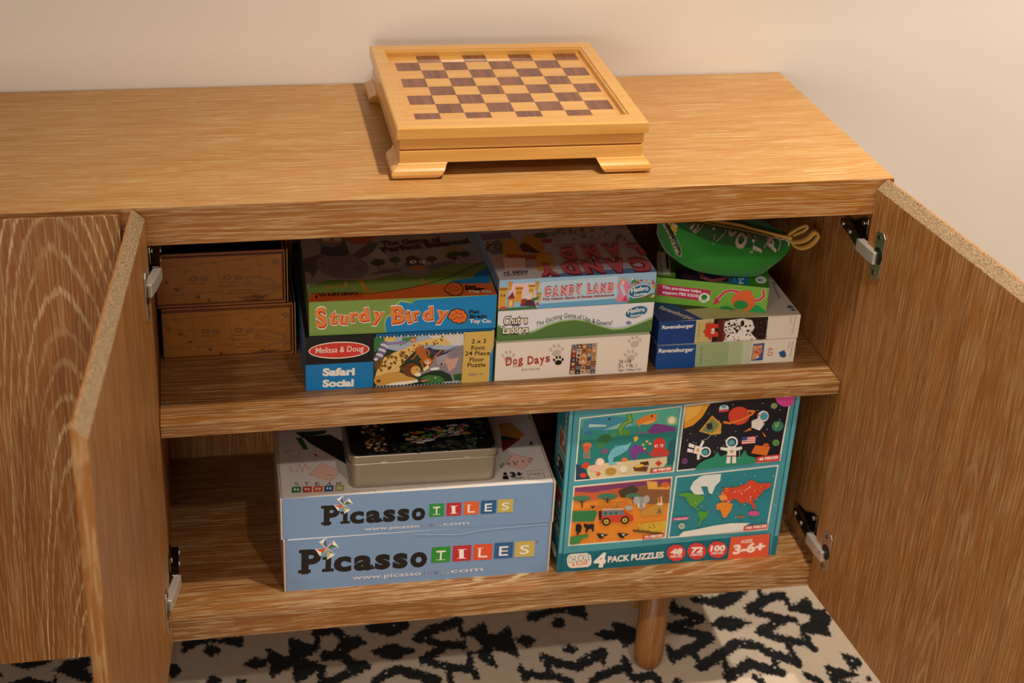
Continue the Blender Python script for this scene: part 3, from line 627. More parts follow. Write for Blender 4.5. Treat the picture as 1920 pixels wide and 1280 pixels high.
["e",352,227.2,23,7.4,-0.31,0.29,-8.01],["l",18,0.84,217.5,24.1,219.3,26.3,221.2,24.2],["l",18,0.84,222.7,28,224.5,30.2,226.4,28.1],
["l",18,0.84,228.9,26.4,230.7,28.6,232.6,26.5],["l",18,0.84,232.8,21.2,234.6,23.4,236.5,21.3],["l",18,0.84,223.4,20.7,225.1,22.9,227.1,20.8],
["l",18,0.84,219.4,18.1,221.1,20.3,223,18.2],["l",18,0.84,228.4,18.7,230.1,20.9,232.1,18.7],["t","Fat",10,244.71,27.24,15.75,0.09,-0.04,6.42,0.035,0],
["t","Brain",10,245.03,19.1,26.93,-0.39,0.09,6.43,0.035,0],["t","Toy Co.",434,245.35,11.19,34.58,-0.74,0.14,6.44,0.035,0],],
'bird_top':[
["p",212,0,0,286,0,286,219,0,219],
["p",163,0,37.8,4.7,54.8,30.4,69.7,61.5,69.7,96.1,62.3,129.2,79.1,175.8,95,213.9,111.8,244.8,109.3,286,110.7,286,1.3,231.2,0,0,0],
["p",180,0,41.7,4.1,47.8,222.7,55.2,286,2,286,1.3,231.2,0,0,0],
["p",0,215,34.5,226.6,52.5,258.4,59.6,268.2,78.1,286,91.3,286,90.9,283,38.8,286,36.1,286,33.5,253.6,31.6],
["p",335,0,8.8,4.5,26.5,78.6,23.9,100.1,21.9,135.8,28.6,176.9,42,286,39.4,286,0,286,0,0,0.1],
["p",252,100,153.5,116.2,175.3,126.9,169.3,132.8,143.2,122.9,136.4],["p",217,196.2,158.5,219,159.2,215.4,121.6,197.6,122],
["p",225,226.6,171.5,255.5,174.3,246.6,134.2,223.6,131],["p",196,126.9,169.3,137.3,142.9,137.3,107.8,146.2,107.2,154.1,167.1],
["e",70,116.9,124.4,11.17,-0.88,-1.5,-12.38],["l",89,1.6,117.1,116.9,115.5,103.6],["e",70,145,132.2,8.94,-0.71,-1.3,-9.95],
["l",89,1.6,145.1,124.6,143.4,111.3],["e",70,172.1,132.5,10.26,-0.81,-1.6,-11.44],["l",89,1.6,172.2,125,170.3,111.7],
["e",70,203.3,130.1,8.89,-0.71,-1.49,-9.92],["l",89,1.6,203.3,122.6,201.3,109.3],["e",70,241.9,139.6,13.34,-1.07,-2.44,-14.97],
["l",89,1.6,241.8,132,239.6,118.7],["p",139,0,144.6,25.1,159.5,38,150.8,23.6,116.7,11.2,78.4,8.4,98.1,0,103.6],
["p",139,77.1,152.8,112.4,201.7,125.5,195.4,112.1,160.2,91.8,141.4],["e",179,59.6,116.4,40.34,-16.16,-6.98,-41.82,26],
["p",85,70.9,219,75.1,155.5,51.7,150.7,28.5,159.2,33.9,219],["e",179,48.5,212.3,20.82,-1.73,-2.51,-26.32],
["e",274,50.4,207.9,16.17,-1.34,-0.71,-7.35],["e",330,41.8,215.5,6.95,-0.58,-0.59,-6.33],["e",330,60.3,214,6.94,-0.58,-0.63,-6.32],
["p",245,69.8,215.8,97.8,219,122.7,219,111.8,196.5,83.7,193.6],["l",92,1.2,26.3,132,28.9,125.8,32.6,131.5],
["l",92,1.2,28.9,123.3,31.5,117.1,35.2,122.8],["l",92,1.2,80.6,110.3,83.1,104.2,86.9,109.8],["l",92,1.2,84.3,102.6,86.7,96.5,90.5,102.1],
["l",287,4,60.8,62.6,59.1,47,26.1,47.5],["l",287,3,37.2,47.7,28.5,37.9],["l",287,6,82.7,70.5,89,29.7],["l",287,4,89,29.7,105.2,27.6],
["l",287,3.5,88.8,27.4,99.7,18.6],["p",159,98.4,81.5,118.1,97,154.4,101.6,150.2,87.2,116.7,85.9],
["p",159,190.4,103.7,223.9,118.4,240.8,112.1,193,91.2],["e",200,171,92.9,22.44,-7.16,-4.55,-23.99],["e",87,174.5,117.3,13.75,-1.08,-2.78,-19.69],
["e",247,176.6,100.8,13.23,-1.03,-1.25,-8.76],["e",412,172.3,121,5.77,-0.45,-0.9,-6.42],["e",412,187.2,119.8,5.32,-0.42,-0.86,-5.92],
["e",24,173,119.9,2,-0.16,-0.42,-2.96],["e",24,185.5,119,2,-0.16,-0.43,-2.96],["l",287,2.6,178.5,68.1,181.6,44],["l",287,2.2,174.8,42.2,191.3,50.4],
["l",27,1.3,78.1,20.2,99.8,19.6,135.5,26.3,176.6,39.7,224.2,64.6,265.1,97.9,288,114.9],["e",200,259.1,128.1,15.48,-1.23,-3.35,-19.79],
["e",87,258.1,142.3,8.89,-0.71,-1.85,-10.99],["t","The Game of",30,128.71,183.62,100.1,9.51,-1.67,17.61,0.05,0],
["t","Perfect Balance!",30,128.08,159.92,147.14,23.11,-2.85,18.17,0.05,0],["p",270,5.5,26.4,80.7,23.8,79.5,9.5,0.1,0.9],
["t","WARNING:",54,15.52,15.49,62.21,1.05,-0.17,10.2,0.04,0],["l",54,0.8,6.7,27.3,80.4,24.7,79.7,10.8],["e",54,12.3,15.7,1.95,-0.14,-0.49,-5.53],
["e",18,214.1,22.4,5.58,-0.41,-1.79,-11.19],["e",18,218.7,31.3,5.98,-0.44,-1.94,-12.09],["e",18,225,35,6.38,-0.47,-2.11,-12.96],
["e",18,230.5,32.1,5.98,-0.44,-1.99,-12.09],["e",18,232.9,22.7,5.57,-0.41,-1.86,-11.19],["e",18,230.1,12.8,5.56,-0.41,-1.84,-11.11],
["e",18,223.9,10.8,6.32,-0.46,-2.09,-12.74],["e",18,218.2,13.7,5.95,-0.44,-1.93,-11.94],["e",18,223.8,21.6,8.27,-0.61,-2.77,-16.98],
["e",18,225,3.2,3.06,-0.22,-0.81,-4.9],["e",335,214.1,22.4,4.24,-0.31,-1.39,-8.7],["e",335,218.7,31.3,4.63,-0.34,-1.54,-9.59],
["e",335,225,35,5.02,-0.37,-1.7,-10.45],["e",335,230.5,32.1,4.63,-0.34,-1.58,-9.59],["e",335,232.9,22.7,4.23,-0.31,-1.45,-8.7],
["e",335,230.1,12.8,4.22,-0.31,-1.43,-8.64],["e",335,223.9,10.8,4.98,-0.36,-1.68,-10.27],["e",335,218.2,13.7,4.6,-0.34,-1.53,-9.47],
["e",335,223.8,21.6,6.92,-0.51,-2.36,-14.49],["l",18,0.81,214.9,23.6,217.3,27.6,218.5,23.7],["l",18,0.81,221.1,30.7,223.6,34.7,224.7,30.8],
["l",18,0.81,226.5,27.7,228.9,31.8,230.1,27.9],["l",18,0.81,228.5,18.4,230.9,22.4,232,18.5],["l",18,0.81,219.4,17.4,221.8,21.4,222.9,17.5],
["l",18,0.81,214.7,12.7,217.1,16.7,218.3,12.9],["l",18,0.81,223.4,13.7,225.8,17.7,227,13.9],["t","Fat",18,241.47,24.07,17.31,0.12,-0.06,8.42,0.05,0],
["t","Brain",18,240.65,16.69,30.02,-0.81,0.23,8.38,0.05,0],["t","Toy Co.",381,243.08,8.18,37.54,-1.36,0.3,8.33,0.05,0],],
'dog_front':[
["p",396,0,0,248.5,0,248.5,68,0,68],["e",264,20.3,39,6.76,1.62,1.48,-5.61,14],["e",264,11.5,45.3,1.95,1.1,1.66,-3.36,12],
["e",264,16.4,50.6,2.09,0.76,1.26,-3.54,12],["e",264,22.9,50.8,2.22,0.31,0.7,-3.68,12],["e",264,28.4,45.3,2.27,-0.07,0.23,-3.72,12],
["e",264,97.5,44.3,7.21,2.51,2.2,-6,14],["e",264,87.7,51.2,2.01,1.42,2.16,-3.5,12],["e",264,93,57,2.2,1.07,1.74,-3.74,12],
["e",264,100.2,57.2,2.39,0.58,1.15,-3.96,12],["e",264,106.4,51.2,2.49,0.17,0.64,-4.06,12],["e",264,224.2,52.2,6.52,3.04,2.67,-5.45,14],
["e",264,214.7,58.6,1.75,1.52,2.39,-3.1,12],["e",264,219.6,64.1,1.96,1.21,2.01,-3.37,12],["e",264,226.5,64.3,2.19,0.77,1.48,-3.63,12],
["e",264,232.5,58.7,2.32,0.39,1.01,-3.76,12],["e",264,219.9,26.8,6.55,3.05,2.68,-5.52,14],["e",264,210.4,33.3,1.76,1.53,2.39,-3.14,12],
["e",264,215.3,38.9,1.97,1.21,2.02,-3.41,12],["e",264,222.2,39,2.2,0.77,1.48,-3.67,12],["e",264,228.2,33.3,2.33,0.39,1.01,-3.81,12],
["e",16,101.6,27,5.61,0.73,0.94,-4.59,14],["e",16,94.4,32.1,1.65,0.71,1.2,-2.81,12],["e",16,98.3,36.4,1.75,0.44,0.86,-2.92,12],
["e",16,103.6,36.5,1.83,0.06,0.39,-2.99,12],["e",16,108.1,32.1,1.85,-0.24,0,-2.98,12],["t","D",233,16.87,27.14,9.68,0.29,-0.45,14.9,0.028,0],
["t","o",233,28.21,28.27,7.16,0.47,-0.97,14.92,0.028,0],["t","g",233,36.61,29.37,7.6,0.44,-0.86,14.94,0.028,0],
["t","D",233,51.53,27.15,9.77,0.29,-0.45,14.99,0.028,0],["t","a",233,62.57,27.6,7.66,0.44,-0.86,15.02,0.028,0],
["t","y",233,71.48,28.67,7.68,0.44,-0.86,15.04,0.028,0],["t","s",233,80.42,29.51,7.48,0.46,-0.92,15.05,0.028,0],
["e",233,29.6,25.3,1.06,-0.07,0.05,-1.44],["e",233,33.8,25,1.06,-0.07,0.05,-1.44],["e",233,37.6,24.7,1.06,-0.07,0.05,-1.44],
["t","BOO COLLAGE",115,42.8,16.45,29.2,0.12,-0.01,3.16,0,0],["p",114,121.1,58,162.2,57.9,162.2,2.9,120.5,4.9],
["p",197,121.8,57.5,129.6,57.5,129.5,50.1,121.8,50.1],["e",129,125.7,53.7,2.6,-0.17,0.13,-2.41],["e",55,125.9,52.9,1.08,-0.07,0.05,-0.96],
["p",91,130,57.4,137.8,57.4,137.8,50,130,50],["e",351,133.9,53.6,2.6,-0.17,0.14,-2.41],["e",55,134.1,52.9,1.09,-0.07,0.06,-0.96],
["p",237,138.2,57.3,146,57.3,146,49.9,138.2,49.9],["e",351,142.1,53.5,2.61,-0.17,0.14,-2.41],["e",380,142.4,52.8,1.09,-0.07,0.06,-0.96],
["p",129,146.4,57.3,154.3,57.2,154.3,49.8,146.4,49.8],["e",197,150.4,53.4,2.62,-0.17,0.15,-2.41],["e",55,150.6,52.7,1.09,-0.07,0.06,-0.97],
["p",351,154.7,57.2,162.5,57.2,162.6,49.7,154.7,49.7],["e",129,158.6,53.3,2.62,-0.17,0.15,-2.42],["e",380,158.9,52.6,1.09,-0.07,0.06,-0.97],
["p",208,121.7,50,129.5,50,129.5,42.5,121.7,42.5],["e",323,125.6,46.1,2.6,-0.17,0.13,-2.41],["e",55,125.9,45.4,1.08,-0.07,0.05,-0.97],
["p",323,129.9,49.9,137.7,49.9,137.7,42.4,129.9,42.4],["e",129,133.8,46,2.61,-0.17,0.14,-2.42],["e",380,134.1,45.3,1.09,-0.07,0.06,-0.97],
["p",237,138.2,49.8,146,49.8,146,42.3,138.2,42.3],["e",151,142.1,45.9,2.62,-0.17,0.14,-2.42],["e",55,142.3,45.2,1.09,-0.07,0.06,-0.97],
["p",237,146.4,49.7,154.2,49.7,154.3,42.2,146.4,42.2],["e",263,150.3,45.8,2.62,-0.17,0.15,-2.42],["e",55,150.6,45.1,1.09,-0.07,0.06,-0.97],
["p",263,154.7,49.6,162.5,49.6,162.6,42.1,154.7,42.1],["e",351,158.6,45.7,2.63,-0.17,0.15,-2.42],["e",380,158.9,45,1.1,-0.07,0.06,-0.97],
["p",208,121.7,42.4,129.4,42.4,129.4,34.9,121.6,34.9],["e",208,125.6,38.5,2.61,-0.17,0.13,-2.42],["e",380,125.8,37.8,1.09,-0.07,0.05,-0.97],
["p",323,129.9,42.3,137.7,42.3,137.7,34.8,129.9,34.8],["e",91,133.8,38.4,2.61,-0.17,0.14,-2.42],["e",55,134.1,37.7,1.09,-0.07,0.06,-0.97],
["p",237,138.1,42.2,146,42.2,146,34.7,138.1,34.7],["e",323,142.1,38.3,2.62,-0.17,0.14,-2.43],["e",380,142.3,37.6,1.09,-0.07,0.06,-0.97],
["p",197,146.4,42.1,154.2,42.1,154.3,34.6,146.4,34.6],["e",263,150.3,38.2,2.63,-0.17,0.15,-2.43],["e",380,150.6,37.5,1.09,-0.07,0.06,-0.97],
["p",263,154.7,42,162.5,42,162.6,34.5,154.7,34.5],["e",208,158.6,38.1,2.63,-0.17,0.15,-2.43],["e",380,158.9,37.4,1.1,-0.07,0.06,-0.97],
["p",91,121.6,34.8,129.4,34.8,129.4,27.3,121.6,27.3],["e",129,125.5,30.9,2.61,-0.18,0.13,-2.43],["e",380,125.8,30.2,1.09,-0.07,0.05,-0.97],
["p",197,129.8,34.7,137.7,34.7,137.7,27.2,129.8,27.2],["e",91,133.8,30.8,2.62,-0.18,0.14,-2.43],["e",55,134,30.1,1.09,-0.07,0.06,-0.97],
["p",263,138.1,34.6,145.9,34.6,145.9,27,138.1,27.1],["e",323,142,30.7,2.62,-0.18,0.14,-2.43],["e",380,142.3,30,1.09,-0.07,0.06,-0.97],
["p",129,146.4,34.5,154.2,34.4,154.3,26.9,146.4,27],["e",151,150.3,30.6,2.63,-0.18,0.15,-2.44],["e",55,150.6,29.8,1.1,-0.07,0.06,-0.98],
["p",263,154.7,34.4,162.5,34.3,162.6,26.8,154.7,26.8],["e",263,158.6,30.5,2.64,-0.18,0.15,-2.44],["e",55,158.9,29.7,1.1,-0.07,0.06,-0.98],
["p",151,121.5,27.2,129.3,27.2,129.3,19.6,121.5,19.7],["e",351,125.4,23.3,2.61,-0.18,0.13,-2.44],["e",380,125.7,22.6,1.09,-0.07,0.05,-0.98],
["p",151,129.8,27.1,137.6,27,137.6,19.5,129.8,19.6],["e",91,133.7,23.2,2.62,-0.18,0.14,-2.44],["e",55,134,22.4,1.09,-0.07,0.06,-0.98],
["p",208,138.1,27,145.9,26.9,145.9,19.4,138.1,19.4],["e",323,142,23,2.63,-0.18,0.14,-2.44],["e",55,142.3,22.3,1.1,-0.07,0.06,-0.98],
["p",263,146.3,26.8,154.2,26.8,154.2,19.2,146.4,19.3],["e",208,150.3,22.9,2.63,-0.18,0.15,-2.45],["e",380,150.6,22.2,1.1,-0.07,0.06,-0.98],
["p",151,154.7,26.7,162.6,26.7,162.6,19.1,154.7,19.2],["e",237,158.6,22.8,2.64,-0.18,0.15,-2.45],["e",55,158.9,22,1.1,-0.08,0.06,-0.98],
["p",208,121.5,19.6,129.3,19.5,129.3,12,121.5,12],["e",91,125.4,15.6,2.62,-0.18,0.13,-2.44],["e",380,125.6,14.9,1.09,-0.08,0.05,-0.98],
["p",129,129.7,19.4,137.6,19.4,137.6,11.8,129.7,11.9],["e",197,133.7,15.5,2.63,-0.18,0.14,-2.45],["e",55,133.9,14.8,1.09,-0.08,0.06,-0.98],
["p",263,138,19.3,145.9,19.2,145.9,11.7,138,11.7],["e",237,142,15.4,2.63,-0.18,0.14,-2.45],["e",55,142.2,14.6,1.1,-0.08,0.06,-0.98],
["p",151,146.3,19.2,154.2,19.1,154.2,11.5,146.3,11.6],["e",129,150.3,15.2,2.64,-0.18,0.15,-2.45],["e",55,150.5,14.5,1.1,-0.08,0.06,-0.98],
["p",197,154.7,19,162.6,19,162.6,11.4,154.7,11.4],["e",208,158.6,15.1,2.65,-0.18,0.15,-2.46],["e",380,158.9,14.3,1.1,-0.08,0.06,-0.98],
["p",263,121.4,11.9,129.2,11.8,129.2,4.3,121.4,4.3],["e",323,125.3,8,2.62,-0.19,0.13,-2.45],["e",55,125.6,7.2,1.09,-0.08,0.05,-0.98],
["p",91,129.7,11.8,137.6,11.7,137.6,4.1,129.7,4.2],["e",91,133.6,7.8,2.63,-0.19,0.14,-2.46],["e",380,133.9,7.1,1.1,-0.08,0.06,-0.98],
["p",323,138,11.6,145.9,11.6,145.9,4,138,4],["e",208,141.9,7.7,2.64,-0.19,0.14,-2.46],["e",380,142.2,6.9,1.1,-0.08,0.06,-0.98],
["p",351,146.3,11.5,154.2,11.4,154.2,3.8,146.3,3.9],["e",129,150.3,7.5,2.64,-0.19,0.15,-2.46],["e",380,150.5,6.8,1.1,-0.08,0.06,-0.99],
["p",129,154.6,11.3,162.6,11.3,162.6,3.7,154.7,3.7],["e",151,158.6,7.4,2.65,-0.19,0.15,-2.47],["e",380,158.9,6.6,1.1,-0.08,0.06,-0.99],
["p",351,134.7,37.9,146.9,38.1,146.9,23.1,134.7,22.9],["e",286,140.8,30.3,5.25,-0.35,0.31,-5.36],["e",408,141,27.8,2.62,-0.18,0.14,-2.44],
["e",16,140.5,28.8,0.87,-0.06,0.04,-0.73],["t","24",68,200.06,18.69,7.11,0.01,-0.01,7.46,-0.005,0],
["t","×18",68,209.83,18.77,10.27,-0.21,0.14,6.96,-0.005,0],["t","(61   × 46   )",68,200.12,11.56,29.95,-0.59,0.14,6.97,-0.005,0],
["t","cm",68,206.83,11.09,3.12,0.03,-0.03,3.01,0,0],["t","cm",68,222.46,11,3.13,0.03,-0.03,3.01,0,0],
["t","Age / Edad 14+",68,200.13,5.14,38.99,-0.76,0.07,3.5,0,0],],
'chutes_front':[
["p",398,0,0,251,0,251,52.8,0,52.8],["p",285,1.7,30.8,24.4,17.5,55.7,15.2,84.8,29.8,123,34.4,158.2,24.8,189.9,11.7,221.2,15.7,251,28.1,251,0,0,0,0,0],
["p",231,0.1,30.9,9.9,22.7,24.5,15.6,43.2,11.4,59.9,16.1,80.7,25.3,101.7,30.5,123.1,31.5,145,26.9,163,18.5,185.6,10.3,203.5,10,225.6,16.6,251,26.8,251,0,251,0,0,0],
["p",128,0.1,28.5,10,19.9,24.5,12.3,43.3,9,59.9,13,80.8,22.2,101.8,28.2,123.2,29.1,145.2,24.3,163.1,15.8,185.7,7.6,203.7,7.3,225.8,13.6,251,23.1,251,0,251,0,0,0],
["t","Chutes",37,8.44,28.66,39.81,-0.17,0.06,14.6,0.1,0],["t","Ladders",37,8.05,12.33,42.69,-0.52,0.17,13.7,0.1,0],
["t","Chutes",422,9.44,29.75,37.54,-0.7,0.25,13.5,0.028,0],["t","Ladders",422,9.06,13.43,40.41,-1.05,0.33,12.67,0.028,0],
["t","and",422,16.05,26.03,5.75,0.3,-0.12,2.35,0.02,0],
["t","The Exciting Game of Ups & Downs!",25,61.39,21.46,123.66,-2.08,0.14,8.54,0.008,0,[0,3.8,8.07,11.39,13.29,13.76,12.81,9.96,6.17,1.9,-1.42,-2.85,-2.37]],
["e",414,223.1,36.8,18.63,4.67,3.56,-10.88,24],["e",35,223.1,36.8,17.41,4.37,3.12,-9.52,24],
["t","Hasbro",431,209.2,34.45,27.65,2.86,-0.82,7.95,0.03,0,[0,0.74,1.24,0.74,0]],["t","Gaming",431,213.87,28.14,20.91,1.88,-0.42,4.7,0.03,0],
["e",181,212,18.3,4.98,-0.34,0.22,-3.44,7],],
'candy_front':[
["p",211,0,0,250,0,250,52.5,0,52.5],["p",259,64.2,45.1,187.6,48.9,189,0.2,58.6,1.1],["p",156,63.1,8,188.7,9.7,249.5,8.2,250,0,250,0,62.9,0.4],
["p",407,17.2,45.7,55.6,45.6,59.1,17.7,15.8,18],["p",353,1.8,39.3,13,39.1,11,1.2,0,1.9,0,7.7],["p",222,0.9,39.4,13.8,39,13.6,34.9,0.7,35],
["p",353,1.1,41.4,3.5,41.3,3.4,38.8,0.9,38.9],["p",353,5.3,41.2,7.8,41,7.7,38.5,5.2,38.6],["p",353,9.6,40.9,12.1,40.8,11.9,38.2,9.5,38.4],
["e",135,4.4,26.2,1.01,-0.06,-0.12,-2.23],["e",135,8.9,25.9,1.01,-0.06,-0.12,-2.23],["p",353,14.7,48.2,20.3,48.3,19.6,34.1,14,34.4],
["p",222,13.9,48.2,21.1,48.2,21.1,46.4,13.8,46.6],["p",353,14,50.3,15.2,50.2,15.1,47.7,13.8,47.8],["p",353,16.4,50.1,17.6,50,17.5,47.5,16.3,47.6],
["p",353,18.8,50,20,49.9,19.9,47.4,18.7,47.5],["e",135,16.1,43.3,0.5,-0.03,-0.04,-0.82],["e",135,18.4,43.1,0.5,-0.03,-0.04,-0.82],
["p",353,26.7,38.7,37,38.5,35.9,12.5,25.5,13.1],["p",222,25.8,38.8,37.8,38.5,37.7,35.5,25.7,35.7],["p",353,25.9,40.8,28.2,40.7,28.1,38.2,25.8,38.3],
["p",353,29.9,40.6,32.2,40.5,32.1,37.9,29.8,38.1],["p",353,33.9,40.3,36.2,40.2,36.1,37.7,33.8,37.8],["e",135,29.4,29.6,0.93,-0.06,-0.07,-1.53],
["e",135,33.5,29.4,0.93,-0.06,-0.06,-1.53],["p",369,47,41.6,55.5,41.5,54.7,15.6,46,16.1],["p",222,46.1,41.7,56.4,41.5,56.3,38.5,46,38.6],
["p",369,46.2,43.7,48.1,43.6,48,41.1,46.1,41.2],["p",369,49.6,43.5,51.5,43.4,51.4,40.9,49.5,41],["p",369,53,43.3,54.9,43.2,54.8,40.7,52.9,40.8],
["e",135,49.2,32.6,0.77,-0.05,-0.05,-1.52],["e",135,52.6,32.4,0.77,-0.05,-0.05,-1.52],["p",353,57.4,46,62.5,46.1,62.1,31.9,56.9,32.2],
["p",222,56.5,46,63.4,46.1,63.3,44.3,56.5,44.4],["p",353,56.6,48.1,57.7,48,57.6,45.5,56.5,45.6],["p",353,58.9,48,60,47.9,59.9,45.4,58.8,45.5],
["p",353,61.1,47.8,62.2,47.8,62.2,45.2,61,45.3],["e",135,58.8,41.1,0.46,-0.03,-0.03,-0.82],["e",135,60.8,41,0.46,-0.03,-0.02,-0.82],
["p",353,60.4,26.9,66.9,27,66.5,12.5,60,12.9],["p",222,59.6,27,67.8,26.9,67.7,25.1,59.5,25.3],["p",353,59.6,29.1,61,29,61,26.4,59.6,26.5],
["p",353,62.4,28.9,63.8,28.8,63.7,26.2,62.3,26.3],["p",353,65.1,28.7,66.5,28.6,66.4,26.1,65,26.2],["e",135,62.2,21.9,0.58,-0.04,-0.02,-0.84],
["e",135,64.8,21.8,0.58,-0.04,-0.02,-0.84],["p",202,13.7,20.5,21.8,31.6,25.6,19.7],["p",336,15,20.4,24.6,20.3,23.9,5.7,14.3,5.8],
["p",424,16.8,16.7,22.2,17.1,21.8,7,16.3,6.8],["p",101,0.2,3.3,58.7,4.7,62.9,0.4,0,0],["p",132,33.7,6.2,43.9,16.2,54.7,16.1,59.8,4.6],
["e",380,46.3,23.1,7.33,-0.45,-0.22,-6.06],["p",208,36.4,17.9,44,18.6,42.5,9.3,34.8,7.4],["p",80,52.6,18.1,63.5,20.9,63.4,17.4,54.6,13.2],
["e",255,62,8.1,2.17,-0.13,-0.1,-3.3],["e",255,8.5,4.2,6.09,-0.38,-0.13,-2.37],["p",101,206.2,3.9,249.1,15.3,250,0,250,0,206.3,0],
["p",355,185.6,5.2,192.7,18.8,187,33,194.2,41.7,202.8,38.9,209.4,31.6,203.5,18.1,208.4,2.6],
["p",262,191.2,32.7,196.5,34.7,202.4,18.2,205,5.1,197,18.5],["p",334,197.5,4.4,202.5,15.8,207.3,3.3],["e",406,196.4,37,2.99,-0.18,0.1,-3.21],
["p",367,192.1,41.4,195.1,46.2,198.4,41.4,201.5,45.3,203.2,39.3],["e",410,233.6,17.2,3.1,-0.19,0.09,-1.88],["e",104,228.5,23.5,1.31,-0.08,0.09,-1.83],
["e",338,219.5,30.2,2.42,-0.15,0.06,-1.37],["e",243,232.8,26.2,2.6,-0.16,0.08,-1.73],["e",243,218.2,26.3,2.42,-0.15,0.11,-2.7],
["e",266,246.6,33,2.16,-0.13,0.12,-2.1],["e",104,213.4,37.4,2.74,-0.17,0.1,-2.5],["e",104,218.9,30.2,2.77,-0.17,0.05,-1.2],
["e",338,234.6,38,2.24,-0.14,0.11,-2.19],["e",104,216,37.1,2.12,-0.13,0.09,-2.26],["e",266,232.6,8.8,2.61,-0.16,0.07,-1.54],
["e",359,210.1,17.7,1.71,-0.11,0.08,-2.09],["e",104,215.4,39.5,2.29,-0.14,0.06,-1.45],["e",338,213.8,34,2.83,-0.17,0.09,-2.18],
["e",338,220.4,38.9,1.84,-0.11,0.11,-2.41],["e",104,226.3,20.6,1.85,-0.11,0.1,-2.09],["e",266,244.6,36.5,1.29,-0.08,0.15,-2.66],
["e",338,248,26.4,3.12,-0.19,0.15,-2.66],["e",359,207.7,28.1,2.74,-0.17,0.09,-2.36],["e",104,230,11.1,2.97,-0.18,0.12,-2.58],
["e",104,211.1,35.4,1.35,-0.08,0.1,-2.44],["e",338,246.2,9.9,3.04,-0.19,0.12,-2.12],["e",266,226.1,38.9,2.24,-0.14,0.07,-1.53],
["e",266,228.4,28.3,3.09,-0.19,0.1,-2.14],["e",104,212.4,9.2,2.35,-0.14,0.1,-2.51],["e",266,220.8,36.5,2.31,-0.14,0.11,-2.46],
["e",359,216.2,34.1,2.99,-0.18,0.06,-1.35],["e",266,227.1,22.8,2.06,-0.13,0.11,-2.39],["e",359,217.8,24.9,2.1,-0.13,0.08,-1.92],
["e",266,243.1,14.4,1.38,-0.09,0.07,-1.25],["e",410,248.3,11.3,1.46,-0.09,0.11,-2],["e",104,212.4,41.4,2.02,-0.12,0.07,-1.76],
["e",104,221.2,36.7,1.91,-0.12,0.06,-1.34],["e",338,206.9,18.6,2.83,-0.17,0.08,-2.09],["e",266,222.3,21.9,2.8,-0.17,0.08,-1.78],
["e",266,232.6,27.4,2,-0.12,0.1,-1.96],["e",243,220.4,9.5,2.11,-0.13,0.05,-1.2],["e",359,229.4,18.2,1.43,-0.09,0.09,-1.86],
["e",410,211.3,43.1,1.9,-0.12,0.11,-2.68],["e",338,239.4,33,2.17,-0.13,0.07,-1.35],["t","C",258,71.29,22.05,10.79,0.03,-0.05,15.3,0.1,0],
["t","A",258,84.24,22.19,10.78,0.03,-0.05,15.3,0.1,0],["t","N",258,97.18,22.32,10.77,0.03,-0.05,14.38,0.1,0],
["t","D",258,110.1,22.46,9.9,0.09,-0.14,15.3,0.1,0],["t","Y",258,121.3,23.16,10.32,0.06,-0.09,15.29,0.1,0],
["t","L",258,139.36,22.98,8.6,0.17,-0.29,14.84,0.1,0],["t","A",258,148.82,23.09,10.31,0.06,-0.08,14.37,0.1,0],
["t","N",258,160.85,23.05,9.44,0.11,-0.17,13.91,0.1,0],["t","D",258,172.44,23.26,10.73,0.03,-0.04,13.91,0.1,0],
["t","C",403,71.29,22.05,10.79,0.03,-0.05,15.3,0.03,0],["t","A",403,84.24,22.19,10.78,0.03,-0.05,15.3,0.03,0],
["t","N",403,97.18,22.32,10.77,0.03,-0.05,14.38,0.03,0],["t","D",403,110.1,22.46,9.9,0.09,-0.14,15.3,0.03,0],
["t","Y",403,121.3,23.16,10.32,0.06,-0.09,15.29,0.03,0],["t","L",403,139.36,22.98,8.6,0.17,-0.29,14.84,0.03,0],
["t","A",403,148.82,23.09,10.31,0.06,-0.08,14.37,0.03,0],["t","N",403,160.85,23.05,9.44,0.11,-0.17,13.91,0.03,0],
["t","D",403,172.44,23.26,10.73,0.03,-0.04,13.91,0.03,0],["l",258,1,72.2,24.3,74.8,26],["l",258,1,72.3,28.5,74.9,30.2],["l",258,1,72.4,32.7,75,34.4],
["l",258,1,85.1,24.5,87.8,26.2],["l",258,1,85.2,28.6,87.8,30.3],["l",258,1,85.3,32.8,87.9,34.5],["l",258,1,98.1,24.6,100.7,26.3],
["l",258,1,98.1,28.8,100.7,30.5],["l",258,1,98.2,32.9,100.8,34.6],["l",258,1,111,24.7,113.6,26.4],["l",258,1,111,28.9,113.6,30.6],
["l",258,1,111,33.1,113.6,34.7],["l",258,1,122.2,25.4,124.7,27.1],["l",258,1,122.2,29.6,124.7,31.3],["l",258,1,122.2,33.8,124.7,35.4],
["l",258,1,140.2,25.2,142.8,26.9],["l",258,1,140.2,29.4,142.7,31.1],["l",258,1,140.2,33.6,142.7,35.2],["l",258,1,149.7,25.4,152.2,27.1],
["l",258,1,149.6,29.5,152.2,31.2],["l",258,1,149.6,33.7,152.1,35.4],["l",258,1,161.7,25.3,164.2,27],["l",258,1,161.6,29.5,164.1,31.2],
["l",258,1,161.5,33.6,164.1,35.3],["l",258,1,173.2,25.5,175.8,27.2],["l",258,1,173.2,29.7,175.7,31.4],["l",258,1,173.1,33.8,175.6,35.5],
["t","The Classic Game of Sweet Adventures",218,68.93,14.23,115.31,0.85,-0.03,3.76,0.03,0],["e",414,225.2,21.4,18.73,4.72,3.33,-10.89,24],
["e",35,225.2,21.4,17.51,4.41,2.91,-9.53,24],["t","Hasbro",431,211.19,19.01,27.73,2.93,-0.84,7.95,0.03,0,[0,0.71,1.18,0.71,0]],
